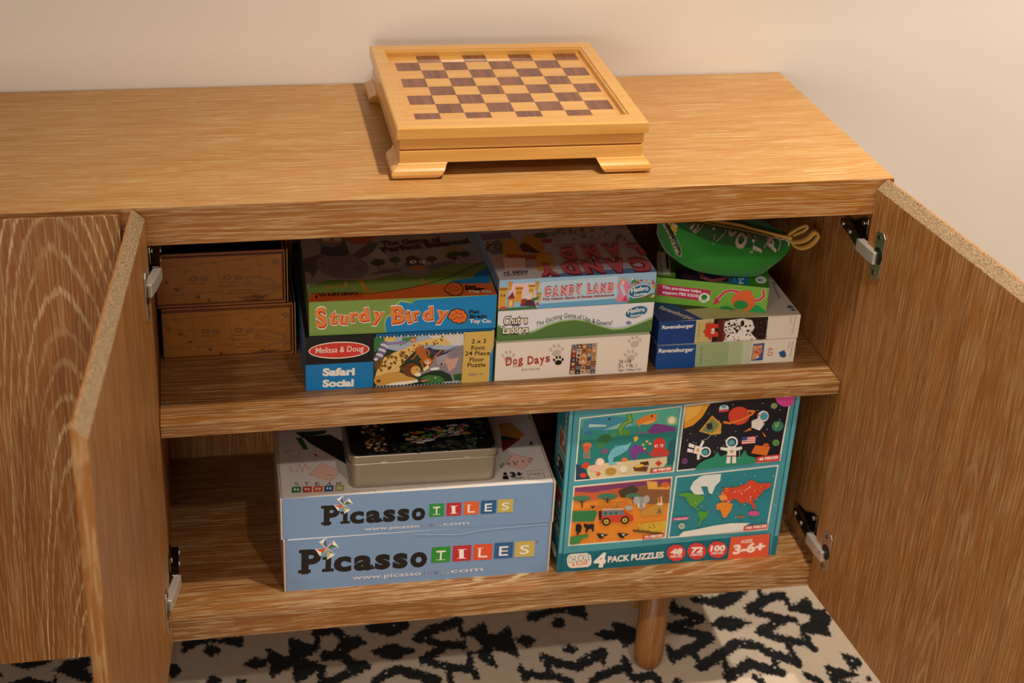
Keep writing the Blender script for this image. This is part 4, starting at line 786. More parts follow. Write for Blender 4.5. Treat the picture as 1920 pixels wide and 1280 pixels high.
["t","Gaming",431,215.75,12.68,20.98,1.97,-0.44,4.71,0.03,0],],
'candy_top':[
["p",254,0,0,250,0,250,170,0,170],["p",328,0,0,2.6,29,53.1,29.7,104,25.9,247,18.4,250,0,0,0],
["p",145,78.4,0,100.7,12.3,210.6,17.9,248.8,8.4,250,0,250,0],["p",174,1,165.1,53,168.1,52.3,146.1,2.1,141],
["p",144,3.2,126.6,36,128.2,30,90.8,5.3,88.7],["e",113,22.1,105,2.09,-0.21,-0.66,-3.09],["e",113,13.8,118.5,2.12,-0.21,-0.67,-3.2],
["e",324,6.5,110.6,1.05,-0.1,-0.42,-2.02],["e",98,25.8,122.9,2.14,-0.21,-0.54,-2.51],["e",98,7.5,134,1.66,-0.15,-0.66,-3.18],
["e",117,20.1,108.4,1.04,-0.1,-0.7,-3.28],["e",249,22.6,128.1,1.77,-0.17,-0.44,-2.06],["e",249,7.1,126.5,1.77,-0.17,-0.71,-3.41],
["e",244,34.6,112.4,1.64,-0.16,-0.69,-3.18],["e",324,11.2,116.3,2.29,-0.22,-0.61,-2.89],["e",98,17.8,128.7,2.29,-0.22,-0.73,-3.45],
["e",244,16.6,116.9,1.8,-0.18,-0.76,-3.58],["e",113,18.2,114.1,2.24,-0.22,-0.45,-2.14],["e",98,19.8,119.6,1.97,-0.19,-0.77,-3.64],
["e",249,29.1,129.4,1.38,-0.13,-0.48,-2.26],["e",249,17.1,103.8,2.17,-0.22,-0.6,-2.85],["e",117,22.6,106.1,1.82,-0.18,-0.63,-2.94],
["e",117,33.7,124.6,1.38,-0.13,-0.73,-3.39],["e",244,10.4,124.9,1.44,-0.14,-0.69,-3.31],["e",244,15.7,112.4,1.96,-0.19,-0.47,-2.24],
["e",249,28,106.8,1.77,-0.18,-0.59,-2.75],["e",113,3,104.8,2.06,-0.21,-0.72,-3.47],["e",98,20.7,128.6,1.32,-0.13,-0.68,-3.22],
["e",113,8.2,130.2,1.34,-0.13,-0.74,-3.53],["e",117,7.4,115.9,1.92,-0.19,-0.4,-1.92],["e",117,12.6,136,1.25,-0.12,-0.43,-2.05],
["e",98,9.4,128.5,2.26,-0.21,-0.4,-1.94],["e",324,21,112.7,1,-0.1,-0.53,-2.48],["e",324,19.1,134.2,1.9,-0.18,-0.69,-3.27],
["e",324,16,117.8,1.16,-0.11,-0.5,-2.37],["e",113,18.1,121.4,1.73,-0.17,-0.49,-2.34],["e",249,34.8,122.1,2.09,-0.2,-0.71,-3.3],
["e",117,23.7,112.6,2.31,-0.23,-0.72,-3.38],["e",98,24.4,102.1,1.93,-0.2,-0.61,-2.85],["e",98,25,118.2,1.08,-0.11,-0.52,-2.42],
["e",113,24.3,130,1.9,-0.18,-0.65,-3.06],["e",244,12.6,104.8,1.61,-0.16,-0.43,-2.05],["e",249,9.6,126,1.99,-0.19,-0.62,-2.98],
["e",249,15.8,130.6,1.67,-0.16,-0.7,-3.34],["e",113,4.5,112.9,2.02,-0.2,-0.6,-2.86],["e",113,19.3,133.4,1.38,-0.13,-0.42,-1.98],
["e",244,5.2,120.3,1.33,-0.13,-0.68,-3.29],["e",117,28.4,102.3,1.62,-0.16,-0.72,-3.36],["e",98,12.6,107.4,1.14,-0.12,-0.5,-2.35],
["e",98,25.1,116.2,2.27,-0.22,-0.44,-2.08],["e",113,10.5,122.9,2.02,-0.19,-0.71,-3.38],["e",113,7.2,116.4,2.17,-0.21,-0.7,-3.34],
["e",249,20.1,116.6,1.28,-0.12,-0.5,-2.33],["e",117,2.7,109.9,2.21,-0.22,-0.75,-3.6],["e",324,11,105.5,1.41,-0.14,-0.58,-2.77],
["e",249,27.2,125.5,2.2,-0.21,-0.6,-2.78],["e",249,9,115.3,1.14,-0.11,-0.68,-3.26],["e",244,19.3,118.2,1.63,-0.16,-0.47,-2.23],
["e",249,8.4,109,2.26,-0.23,-0.76,-3.6],["e",98,18.5,102.8,2.23,-0.23,-0.45,-2.1],["e",98,27.1,134.5,1.51,-0.14,-0.5,-2.32],
["e",98,23.3,135.9,1.48,-0.14,-0.53,-2.5],["e",117,28.7,131.3,2.21,-0.21,-0.65,-3.01],["e",98,24.9,110,1.47,-0.15,-0.72,-3.36],
["e",98,31.8,120.1,2.06,-0.2,-0.6,-2.78],["p",300,35.5,135.5,57.4,140.8,51,102.8,60,87.6,55.9,69.1,24,72.6,26,100.6],
["p",288,68.7,144.6,95.8,152.1,95.2,112.9,81,52.1,72.2,86.3,59.1,102],["p",134,56.2,116.7,68.5,125.2,84.5,85,76.1,85,57,92.7],
["p",300,73.1,72,100.9,83.3,91.8,27.4,65.5,21.3],["p",349,14.2,55.1,26,53.8,24,35.6,14.2,36.7],["p",221,29,86.2,74.1,76.6,70.9,62.7,29.1,68.3],
["e",207,104.8,126.7,8.37,-0.78,-1.59,-6.72],["e",74,98.9,146.9,10.47,-0.91,-2.26,-9.69],["p",409,20.1,73.1,55.9,69.1,47.6,32.7,15.2,32],
["e",219,210.4,144.9,4.42,-0.38,-0.86,-3.26],["e",282,167.7,136.1,3.37,-0.3,-0.64,-2.51],["e",187,173.8,164.7,3.16,-0.26,-0.81,-3.22],
["e",282,123.6,131.6,3.83,-0.35,-0.56,-2.34],["e",175,164.7,150.9,2.96,-0.25,-0.97,-3.88],["e",153,139.3,152.7,4.29,-0.36,-0.68,-2.79],
["e",153,134.7,161.5,2.93,-0.24,-0.46,-1.89],["e",219,121.1,144.1,3.01,-0.26,-0.46,-1.91],["e",219,159.1,153.2,1.84,-0.15,-0.81,-3.25],
["e",153,158.3,149.9,1.81,-0.15,-0.96,-3.86],["e",153,136.8,152.1,2.29,-0.19,-0.56,-2.29],["e",219,153.5,162,1.89,-0.15,-0.81,-3.29],
["e",175,231.3,120,4.27,-0.39,-1.06,-3.88],["e",282,139.2,157.1,4.17,-0.35,-0.74,-3.03],["e",175,150.3,165.2,3.05,-0.25,-0.42,-1.71],
["e",278,109,169.6,1.96,-0.16,-0.44,-1.89],["e",219,171.1,157.8,3.31,-0.27,-0.58,-2.32],["e",282,149,147.2,2.78,-0.24,-0.76,-3.09],
["e",282,143,142.3,4.56,-0.4,-0.41,-1.68],["e",175,128.9,151.7,3.22,-0.27,-0.68,-2.81],["e",278,190.1,124.3,2.29,-0.21,-0.86,-3.29],
["e",187,150.4,127.6,2.8,-0.26,-0.47,-1.91],["e",282,162.5,147.5,3.87,-0.33,-0.58,-2.33],["e",153,168.5,133.8,4.52,-0.4,-0.81,-3.18],
["e",282,112.7,163.3,3.92,-0.32,-0.82,-3.49],["e",219,203.5,133.9,2.07,-0.18,-0.55,-2.08],["e",187,110.2,144.9,1.83,-0.16,-0.61,-2.59],
["e",187,184.8,121.9,1.75,-0.16,-0.5,-1.95],["e",219,150.5,154.2,3.09,-0.26,-0.87,-3.51],["e",153,140.1,166.3,2.18,-0.18,-0.75,-3.08],
["e",278,241.5,155.3,2.73,-0.22,-0.56,-2.05],["e",278,172.3,144.1,4.52,-0.39,-0.58,-2.27],["e",278,209.1,142.5,3.72,-0.32,-0.42,-1.6],
["e",219,179.7,128.2,2.06,-0.19,-0.97,-3.79],["e",175,115.5,150.6,2.35,-0.2,-0.83,-3.48],["e",278,118.3,149.5,3.68,-0.32,-0.75,-3.17],
["e",282,184.8,145.5,2.1,-0.18,-0.92,-3.56],["e",278,163.9,150.2,2.1,-0.18,-0.38,-1.5],["e",175,206,159.7,2.86,-0.23,-0.71,-2.73],
["e",219,226.3,131.5,2.94,-0.26,-0.93,-3.45],["e",219,187.7,155.3,2.85,-0.24,-1.02,-3.98],["e",175,135.6,150,2.46,-0.21,-0.55,-2.26],
["e",187,226.8,129.7,4.54,-0.4,-1.07,-3.95],["e",278,163.1,136,4.32,-0.38,-0.6,-2.38],["e",153,220.4,120.6,3.3,-0.3,-0.92,-3.4],
["e",282,165.2,141.1,1.84,-0.16,-0.97,-3.83],["e",219,132.2,165,3.88,-0.32,-0.53,-2.21],["e",278,112.2,150.6,2.27,-0.19,-0.46,-1.97],
["e",282,162.8,151.7,4,-0.34,-0.83,-3.33],["e",175,123.2,150.9,4.4,-0.38,-0.61,-2.55],
["t","The Classic Game of Sweet Adventures",220,238.25,110.22,-126.96,-1.3,0.04,-4.09,0.03,0],
["t","L",184,249.18,95.47,-21.25,-1.95,3.22,-35.01,0.12,0],["t","A",184,215.85,95.21,-29.05,0.87,-1.17,-38.92,0.12,0],
["t","N",184,177.36,94.04,-24.15,0.44,-0.69,-37.4,0.12,0],["t","D",184,139.73,92.9,-26.13,0.7,-0.99,-36.89,0.12,0],
["t","L",273,249.18,95.47,-21.25,-1.95,3.22,-35.01,0.05,0],["t","A",273,215.85,95.21,-29.05,0.87,-1.17,-38.92,0.05,0],
["t","N",273,177.36,94.04,-24.15,0.44,-0.69,-37.4,0.05,0],["t","D",273,139.73,92.9,-26.13,0.7,-0.99,-36.89,0.05,0],
["t","C",184,248.26,42.95,-32.82,0.71,-0.9,-41.31,0.12,0],["t","A",184,208.62,43.45,-33.16,0.82,-1.06,-42.66,0.12,0],
["t","N",184,169.88,43.94,-31.38,0.69,-0.88,-40.19,0.12,0],["t","D",184,132.57,42.44,-28.64,0.46,-0.6,-37.75,0.12,0],
["t","Y",184,96.9,39.93,-30.03,0.71,-0.86,-36.31,0.12,0],["t","C",273,248.26,42.95,-32.82,0.71,-0.9,-41.31,0.05,0],
["t","A",273,208.62,43.45,-33.16,0.82,-1.06,-42.66,0.05,0],["t","N",273,169.88,43.94,-31.38,0.69,-0.88,-40.19,0.05,0],
["t","D",273,132.57,42.44,-28.64,0.46,-0.6,-37.75,0.05,0],["t","Y",273,96.9,39.93,-30.03,0.71,-0.86,-36.31,0.05,0],
["l",372,1.2,243.2,90.7,238.2,84.2],["l",372,1.2,237.9,91.3,232.8,84.7],["l",372,1.2,232.5,91.8,227.5,85.3],["l",372,1.2,227.2,92.3,222.2,85.8],
["l",372,1.2,209.9,89.9,204.8,82.7],["l",372,1.2,204.6,90.5,199.5,83.2],["l",372,1.2,199.4,91,194.3,83.8],["l",372,1.2,194.1,91.5,189.1,84.3],
["l",372,1.2,171.6,89,166.7,82],["l",372,1.2,166.5,89.5,161.6,82.5],["l",372,1.2,161.3,90,156.5,83.1],["l",372,1.2,156.2,90.6,151.3,83.6],
["l",372,1.2,134.2,87.9,129.4,81],["l",372,1.2,129.1,88.4,124.4,81.5],["l",372,1.2,124.1,88.9,119.4,82.1],["l",372,1.2,119,89.5,114.4,82.6],
["l",372,1.2,242.1,37.4,236.7,29.8],["l",372,1.2,236.8,38,231.5,30.4],["l",372,1.2,231.5,38.6,226.2,31],["l",372,1.2,226.2,39.2,220.9,31.6],
["l",372,1.2,202.6,37.7,197.3,29.7],["l",372,1.2,197.4,38.3,192.1,30.3],["l",372,1.2,192.2,38.9,187,30.9],["l",372,1.2,187,39.5,181.8,31.5],
["l",372,1.2,164.1,38.5,159.1,31],["l",372,1.2,159,39.1,154,31.6],["l",372,1.2,153.9,39.7,149,32.2],["l",372,1.2,148.9,40.3,143.9,32.8],
["l",372,1.2,127,37.4,122.3,30.3],["l",372,1.2,122,37.9,117.3,30.9],["l",372,1.2,117.1,38.5,112.4,31.5],["l",372,1.2,112.1,39.1,107.4,32.1],
["l",372,1.2,91.5,35.1,87,28.3],["l",372,1.2,86.7,35.6,82.1,28.9],["l",372,1.2,81.8,36.2,77.3,29.5],["l",372,1.2,76.9,36.8,72.5,30],
["t","AGES 3+",33,49.77,24.14,-40.35,-0.5,0.1,-8.23,0.02,0],["t","2-4 PLAYERS",33,45.17,14.59,-36.29,-0.87,0.12,-5,0.01,0],],
'rav_upper_front':[
["p",357,0,0,236,0,236,42,0,42],["p",4,28.3,42,61.4,41.5,62.2,0,0,0,0,21.1,0,42],["p",289,61.8,41.5,89.7,41.4,90.3,0,62.6,0],
["t","Ravensburger",419,5.46,28.83,52.34,0.25,-0.03,6.77,0.028,0],["t","No. 09 226 1",138,65.68,34.32,0.51,-27.21,2.96,0.06,0,0],
["p",31,130.3,42,181.5,41,182.4,0,90.6,0,90.4,42],["p",131,97.6,39.4,109,39.7,107.4,23.4,113.7,12.2,112.2,0,98.9,0,99.2,21.4],
["p",182,105.4,37.9,109.1,39,108.3,23.4,114.5,10.9,112.5,0.1,110.3,0.2],
["p",399,109.2,37.8,137.9,40.3,154.6,36,160.6,23.3,157,11,166.3,1.6,165.8,0,111,0,114.4,12.1,109.2,20.9],["e",19,120.2,20.8,1.57,-1.14,-0.44,-0.81,7],
["e",19,150.5,13.8,0.4,-2.17,-1.1,-0.05,7],["e",19,135.1,1.2,0.95,-0.53,-0.55,-1.48,7],["e",19,111.3,25.4,0.55,-1.17,-1.25,-0.53,7],
["e",19,156.4,17.8,0.73,-0.22,-0.17,-1.33,7],["e",19,112.7,4.3,0.28,-0.71,-1.43,-0.45,7],["e",19,129.1,2.8,0.93,-0.94,-0.75,-0.87,7],
["e",19,121.1,28.4,1.26,-1.72,-1.08,-0.85,7],["e",19,150.1,20.7,0.84,-0.84,-0.85,-0.96,7],["e",19,145.2,25,0.08,-0.79,-0.74,0.03,7],
["e",19,119.1,10.8,0.7,-1.47,-1.36,-0.57,7],["e",19,151.5,22,1.77,-0.47,-0.11,-1.05,7],["e",19,109.6,37.3,0.5,-1.38,-0.67,-0.2,7],
["e",19,132.7,18.9,0.23,-1.86,-1.48,0.02,7],["e",19,135,24.3,1.57,-0.27,-0.02,-1.02,7],["e",19,118.1,8.3,0.68,-0.61,-0.78,-1.09,7],
["e",19,122.9,29.1,0.74,-0.93,-0.84,-0.73,7],["e",19,115.5,37.4,1.08,-0.98,-0.52,-0.69,7],["e",19,138.1,27.8,1.14,-0.27,-0.1,-1.3,7],
["e",19,117.2,10.1,1.42,-1.24,-0.51,-0.74,7],["e",19,112.4,37.6,0.48,-1.39,-1.26,-0.34,7],["e",19,131.4,26.7,0.22,-1.25,-1.27,-0.07,7],
["e",19,128,36.5,0.91,-0.53,-0.28,-0.66,7],["e",19,140.4,17.3,0.64,-0.51,-0.57,-0.89,7],["e",19,154.7,18.8,1.14,-2,-1.19,-0.62,7],
["e",19,116.2,15.7,0.24,-0.91,-1.38,-0.21,7],["e",19,158.7,0.6,0.22,-1.81,-1.13,0.04,7],["e",19,132,27.5,1.15,-1.13,-0.53,-0.63,7],
["e",19,117.2,33.2,1.31,-1.23,-0.77,-1,7],["e",19,127.9,37.9,0.78,-1.11,-0.66,-0.48,7],["e",19,125.8,14.6,0.65,-0.71,-0.55,-0.57,7],
["e",19,116.7,30.9,1.7,-0.6,-0.2,-1.09,7],["e",19,110.3,35.2,0.72,-0.53,-0.45,-0.81,7],["e",19,157.1,14.6,1.83,-1.28,-0.33,-0.61,7],
["e",19,117.1,21.3,0.2,-0.82,-1.13,-0.15,7],["e",19,116.4,7.9,0.98,-1.11,-0.91,-0.92,7],["e",19,152.2,20.9,1.2,-0.68,-0.45,-1.11,7],
["e",19,117.3,22.1,1.12,-0.63,-0.49,-1.28,7],["e",19,148,9.7,0.19,-1.2,-1.5,-0.02,7],["e",19,126.8,7.5,0.87,-0.13,0.01,-1.32,7],
["e",19,139.2,31.3,1.49,-0.37,-0.08,-0.87,7],["e",19,130.1,17.3,1.14,-0.6,-0.44,-1.27,7],["e",19,133.1,16.7,1.11,-0.47,-0.3,-1.22,7],
["e",19,132.7,17.4,0.85,-1.54,-1.05,-0.54,7],["e",19,149,10.6,1.09,-0.7,-0.57,-1.2,7],["e",19,157.9,26,0.95,-0.39,-0.31,-1.25,7],
["e",19,160.5,9.7,1.03,-0.52,-0.35,-1.07,7],["e",19,116,26.6,1.12,-1.6,-0.64,-0.47,7],["e",19,137.4,1.2,0.56,-0.66,-0.75,-0.7,7],
["e",19,139.4,27.1,1,-0.4,-0.24,-1.04,7],["e",19,113.9,20.1,0.75,-0.19,-0.1,-1.18,7],["e",19,145.9,23.1,1.33,-0.93,-0.33,-0.61,7],
["e",19,128.1,22.2,1.94,-0.43,-0.09,-1.38,7],["e",19,133.8,26.2,0.69,-0.03,0.07,-0.8,7],["e",19,153,29.5,1.33,-0.12,0.05,-0.94,7],
["e",19,145.7,26,0.68,-1.3,-0.9,-0.43,7],["e",19,148.7,29.6,0.91,-0.93,-0.81,-0.88,7],["e",19,155.2,28.8,0.66,-0.76,-0.7,-0.65,7],
["e",19,114.8,32.5,0.76,-1.94,-0.97,-0.32,7],["e",19,128.8,20.3,2.04,-0.58,-0.14,-1.16,7],["e",19,120.5,15.4,1.38,-0.79,-0.56,-1.45,7],
["e",19,124.6,15,1.71,-0.28,-0,-1.58,7],["e",19,154.5,9.4,1.08,-0.66,-0.61,-1.36,7],["e",19,155.9,13.6,0.52,-0.78,-1.06,-0.69,7],
["e",19,152.8,28.9,0.2,-1.23,-1.31,-0.03,7],["e",19,112.8,20.1,1.82,-0.84,-0.31,-1.12,7],["e",19,150,30.7,0.43,-1.96,-1.45,-0.14,7],
["e",19,129,25.6,1.28,-0.55,-0.4,-1.55,7],["e",19,137.7,25.3,1.35,-0.93,-0.56,-1.08,7],["e",19,134.9,26.4,0.96,-1.86,-1.06,-0.5,7],
["e",19,135.7,21.5,1.07,-1.56,-1.16,-0.81,7],["e",19,135.6,6.5,0.78,-0.71,-0.46,-0.61,7],["e",19,156.2,18.5,0.9,-1.91,-0.9,-0.35,7],
["e",19,125.3,29.3,0.95,-1.88,-1.13,-0.53,7],["e",19,121.3,25.1,0.89,-0.59,-0.41,-0.84,7],["e",19,114.3,3.7,1.55,-0.92,-0.32,-0.81,7],
["e",19,117.5,32.5,0.51,-1.39,-0.8,-0.24,7],["e",19,127.1,29.8,1.08,-1.45,-0.88,-0.7,7],["e",19,129.8,31.7,1.11,-0.19,-0.03,-1.09,7],
["e",19,136.3,21.1,0.54,-0.58,-0.57,-0.6,7],["e",19,130.7,20,0.97,-0.95,-0.71,-0.85,7],["e",19,130.4,15.4,1.48,-1.21,-0.42,-0.65,7],
["e",19,151.7,32,1.16,-0.33,-0.13,-1.06,7],["e",19,125.1,15.4,0.79,-0.57,-0.72,-1.32,7],["e",19,111.8,26.3,0.82,-1.51,-1.04,-0.55,7],
["e",19,159,14.9,1.47,-0.79,-0.47,-1.26,7],["e",19,125.6,23.4,0.42,-2.09,-1.25,-0.1,7],["e",19,131,17.6,1.55,-1.1,-0.5,-0.94,7],
["e",19,118.3,27.9,0.49,-0.92,-1.22,-0.61,7],["e",19,124.8,32.5,1.42,-1.61,-0.77,-0.76,7],["e",399,147.4,25.2,10.32,-0.48,1.09,-11.44],
["e",8,145,26,2.1,-0.1,0.19,-1.99],["e",8,152,26.7,1.89,-0.09,0.17,-1.75],["e",14,149.8,17.6,2.83,-0.15,0.22,-2.25],
["e",19,138.7,31.7,3.24,-0.14,0.51,-5.43],["e",69,165.6,23.5,1.2,-0.06,0.1,-1.01,6],["e",148,170.3,11,1.21,-0.07,0.1,-1.01,6],
["e",148,170.6,31.3,1.21,-0.05,0.1,-1.01,6],["e",148,173.9,34.4,1.21,-0.05,0.1,-1.01,6],["e",148,174.5,2.9,1.22,-0.07,0.1,-1.02,6],
["e",148,172,23.6,1.21,-0.06,0.1,-1.01,6],["e",111,172.4,12.4,1.21,-0.07,0.1,-1.02,6],["e",111,179.5,34.2,1.22,-0.05,0.1,-1.01,6],
["e",111,171.4,22.2,1.21,-0.06,0.1,-1.01,6],["e",69,170.2,12.6,1.21,-0.07,0.1,-1.01,6],["e",69,173.6,19.1,1.22,-0.06,0.1,-1.01,6],
["e",111,174.5,29.4,1.22,-0.05,0.1,-1.01,6],["e",69,178.9,10.1,1.23,-0.07,0.1,-1.02,6],["e",111,164.8,12,1.2,-0.07,0.1,-1.01,6],
["e",111,166.4,21.6,1.2,-0.06,0.1,-1.01,6],["e",111,169.6,9.5,1.21,-0.07,0.1,-1.01,6],["e",111,162.9,20.4,1.2,-0.06,0.1,-1.01,6],
["e",148,166.3,4.3,1.21,-0.07,0.1,-1.01,6],["e",69,177.1,19.2,1.22,-0.06,0.1,-1.02,6],["e",148,175.5,0.7,1.22,-0.08,0.1,-1.02,6],
["e",69,167.4,18.1,1.21,-0.06,0.1,-1.01,6],["e",148,178.8,32.8,1.22,-0.05,0.1,-1.01,6],["e",111,166,14.4,1.2,-0.06,0.1,-1.01,6],
["e",111,176.5,33.8,1.22,-0.05,0.1,-1.01,6],["e",148,182.7,5.4,1.23,-0.07,0.1,-1.02,6],["e",148,174,29,1.22,-0.05,0.1,-1.01,6],
["e",148,174.2,9.9,1.22,-0.07,0.1,-1.02,6],["e",69,164.8,33.2,1.2,-0.05,0.1,-1,6],["e",148,163.3,22.8,1.2,-0.06,0.1,-1.01,6],
["e",69,165.2,18.2,1.2,-0.06,0.1,-1.01,6],["e",148,179.4,10.2,1.23,-0.07,0.1,-1.02,6],["e",69,165.3,15.1,1.2,-0.06,0.1,-1.01,6],
["e",148,162.9,39.1,1.2,-0.04,0.1,-1,6],["e",111,174.8,18.7,1.22,-0.06,0.1,-1.02,6],["e",148,173.2,0.2,1.22,-0.08,0.1,-1.02,6],
["e",148,169.7,32.3,1.21,-0.05,0.1,-1.01,6],["e",111,164.2,12.9,1.2,-0.06,0.1,-1.01,6],["e",69,163.7,38.1,1.2,-0.04,0.1,-1,6],
["e",148,178,6.2,1.22,-0.07,0.1,-1.02,6],["e",69,165.3,8.2,1.2,-0.07,0.1,-1.01,6],
["p",298,76.6,34.8,83.3,35.9,98.2,33.4,98.8,26.2,97,21.5,99.6,16.6,100.2,10.3,90.4,10.4,87.7,4.1,82.8,10.4,78,11.8,77.5,17.8,73.5,20.4,77.4,24.9],
["e",31,95.6,23,3.06,-0.15,0.31,-3.6],["e",298,85.3,32.1,3.44,-0.15,0.28,-3.33],["t","60",416,87.94,26.25,-0.21,-10.22,5.75,-0.12,0.04,0],
["p",357,181.9,41,236,42,236,42,236,0,236,0,182.8,0],["t","Ravensburger",195,225.92,38.96,-1.15,-31.74,3.19,-0.12,0,0],
["t","Puzzle",195,218.74,38.69,0.45,-13.49,3.13,0.1,0,0],],
'rav_lower_front':[
["p",331,0,0,234,0,234,43.5,0,43.5],["p",5,0,43.5,65,43.1,66.7,0,0,0,0,0],["p",213,65.5,43.1,122.1,43.2,122.3,0,66.9,0],
["p",232,119.8,43.4,144.7,43.2,146.1,0,121.8,0],["p",261,142.4,43.3,159.4,43,159.8,0,144.5,0],["p",384,178.8,42.9,234,43.5,234,0,234,0,181.4,0],
["t","Ravensburger",419,3.05,30.63,58.25,-0.58,0.07,7.45,0.028,0],["t","No. 09 568 2",97,73.04,36.73,1.49,-30.92,3.18,0.15,0,0],
["p",75,161.3,37,180.3,37.9,181.2,5.8,161.1,5.6],["p",337,162.1,33.9,177.5,34.3,174.5,10.7,162.3,7],["e",268,166.5,21.7,2.07,-0.13,0.25,-2.26,8],
["e",165,174.1,23.3,2.07,-0.12,0.26,-2.26,8],["e",314,176,25.4,2.07,-0.12,0.26,-2.26,8],["e",314,168,24.8,2.07,-0.12,0.25,-2.26,8],
["e",268,170.5,20.6,2.07,-0.13,0.25,-2.26,8],["e",314,168.8,33,2.07,-0.12,0.25,-2.26,8],["e",379,173,28.3,2.07,-0.12,0.26,-2.26,8],
["e",268,172.9,27.3,2.07,-0.12,0.26,-2.26,8],["e",268,175.3,16.6,2.07,-0.13,0.26,-2.26,8],["e",268,175.1,15.2,2.07,-0.13,0.26,-2.26,8],
["e",314,176.4,21.9,2.07,-0.13,0.26,-2.26,8],["e",379,171,12.3,2.07,-0.13,0.26,-2.26,8],["t","60",269,187.41,27.95,0.25,-14.27,10.39,0.18,-0.01,0],
["p",45,206.8,18.8,215.6,22.8,219.9,15.5,217.2,9.3,210.1,10.5],["p",116,211.2,11,222.4,14.1,217.4,7.6],
["t","Ravensburger",195,227.28,37.62,-0.65,-30.11,2.88,-0.06,0,0],["t","Puzzle",195,221.38,36.71,0.07,-12.55,2.86,0.02,0,0],],
'rav_upper_top':[
["p",292,0,0,236,0,236,140,0,140],["p",260,73.5,0,38.5,79.2,1.5,140,144.7,140,179.1,64.4,179.2,2,111.5,0],
["p",93,26.2,60.1,67.9,51.1,95.1,37.5,43.1,35.6,24.6,50],["p",4,0,0,0,0,73.4,0,45.5,48.1,17.6,81.4,2,103.4],
["t","Ravensburger",327,11.69,45.04,41.76,-44.67,8.58,8.02,0.03,0],["p",292,236,140,199.2,62.2,183.3,1.7,236,0],
["t","Puzzle",39,228.11,114.12,-8.27,-58.72,6.46,-0.91,0,0],["t","4+",41,221.94,31.82,1.28,-21.33,12.77,0.77,0.03,0],],
'green_front':[
["p",168,0,0,181,0,181,45,0,45],["p",265,4.8,33.2,89.5,31.2,89.3,10.2,4.6,13.2],
["t","This purchase helps",433,12.06,25.96,62.87,-1.13,0.09,4.98,0.04,0],["t","support PBS KIDS!",433,13.47,17.1,58.02,-1.23,0.11,5.26,0.04,0],
["e",400,80.9,16.4,8.91,0.99,0.42,-8.81],["e",83,80.8,17.4,5.09,0.56,0.25,-5.23,9],["t","PBS KIDS",59,75.17,10.03,11.99,-0.11,0.02,1.69,0.02,0],
["p",51,106.2,-0,109.8,4.2,118.2,7.1,126.9,4.4,130.6,0,181,0,181,0,181,0,181,2.2,173.8,8.4,164.8,13.5,158.7,9.2,152.2,10.9,148.5,3.2,109.9,2.5,106.5,0],
["l",410,5.2,98.7,11,106.5,22.6,112.4,30.4,121.7,34.5,135.5,32.9,139.9,31.1],["l",410,5.2,160,19.4,169.3,22.4,174.4,30.1,171.9,40.5],
["l",293,4,98.7,11,106.5,22.6,112.4,30.4,121.7,34.5,135.5,32.9,139.9,31.1],["l",293,4,160,19.4,169.3,22.4,174.4,30.1,171.9,40.5],
["p",293,96,5.1,98.2,18.8,107.2,11.2],["e",345,143.1,17.1,18.62,-1.6,-1.47,-18.61,22],["e",345,146.9,29,9.68,1.07,0.67,-8.47],
["e",50,139.8,10,11.89,1.32,0.65,-8.63,10],["e",168,141.3,-1.3,8.54,0.95,0.18,-2.42],],
'green_top':[
["p",72,0,0,181,0,181,110,0,110],["p",168,0,3.1,181,3.4,181,16.7,180.6,29.4,0,21.2],["p",120,147.2,2.1,148.2,85.4,181,109.1,181,0],
["p",96,28.9,34.3,108.7,73.4,118.5,6.2,69.5,0,45.3,0],["p",21,30,34.6,43.4,35.1,44.4,0,42.6,-0,32.3,0.9],
["p",48,117.5,40.3,149.2,39.8,148.8,2.6,117.5,2.6],["t","2-4",390,133.14,27.89,-1.01,-23.99,8.39,-0.35,0.04,0],
["t","players",390,125.55,35.85,-0.5,-24.81,2.5,-0.05,0,0],["e",391,168.5,25.6,8.85,0.76,-0.44,-13.51],
["t","4+",46,164.37,18.9,8.05,1.91,-2.8,11.81,0.04,0],["l",376,6.5,71,31.5,76.2,13.4,89.3,5.1,101.7,11.1,117.1,29.7],
["l",238,5,71,31.5,76.2,13.4,89.3,5.1,101.7,11.1,117.1,29.7],["p",389,0,93.6,19.6,95.1,23.8,11,4.1,10.6,0,64.4],
["p",23,0.2,84.6,6.7,85,6.9,83.5,0.3,83.1],["p",23,0.6,79.3,7.2,79.7,7.3,78.2,0.8,77.8],["p",23,1.1,74,7.6,74.4,7.7,72.9,1.2,72.5],
["p",23,1.5,68.7,8,69.1,8.1,67.6,1.6,67.2],["p",23,1.9,63.5,8.4,63.9,8.5,62.4,2.1,62],["p",23,2.4,58.3,8.8,58.7,8.9,57.2,2.5,56.8],
["p",23,2.8,53.1,9.2,53.5,9.3,52,2.9,51.6],["p",23,3.2,47.9,9.6,48.4,9.8,46.9,3.4,46.5],["p",23,3.6,42.8,10,43.3,10.2,41.8,3.8,41.4],
["p",23,4.1,37.7,10.4,38.2,10.6,36.7,4.2,36.3],["p",23,4.5,32.7,10.8,33.1,11,31.7,4.6,31.2],["p",23,4.9,27.6,11.2,28.1,11.4,26.7,5,26.2],
["p",23,5.3,22.6,11.6,23.1,11.8,21.7,5.4,21.2],["p",23,5.7,17.6,12,18.1,12.1,16.7,5.9,16.2],["p",23,12.9,90,18.5,90.1,21.4,32,16.7,33.5],],
'tiles_upper_front':[
["p",169,0,0,433,0,433,78,0,78],["t","P",15,64.24,23.99,25.45,-0.31,0.44,36.16,0.05,0],["p",15,60.3,23.4,76.5,23.2,76.5,28.4,60.3,28.6],
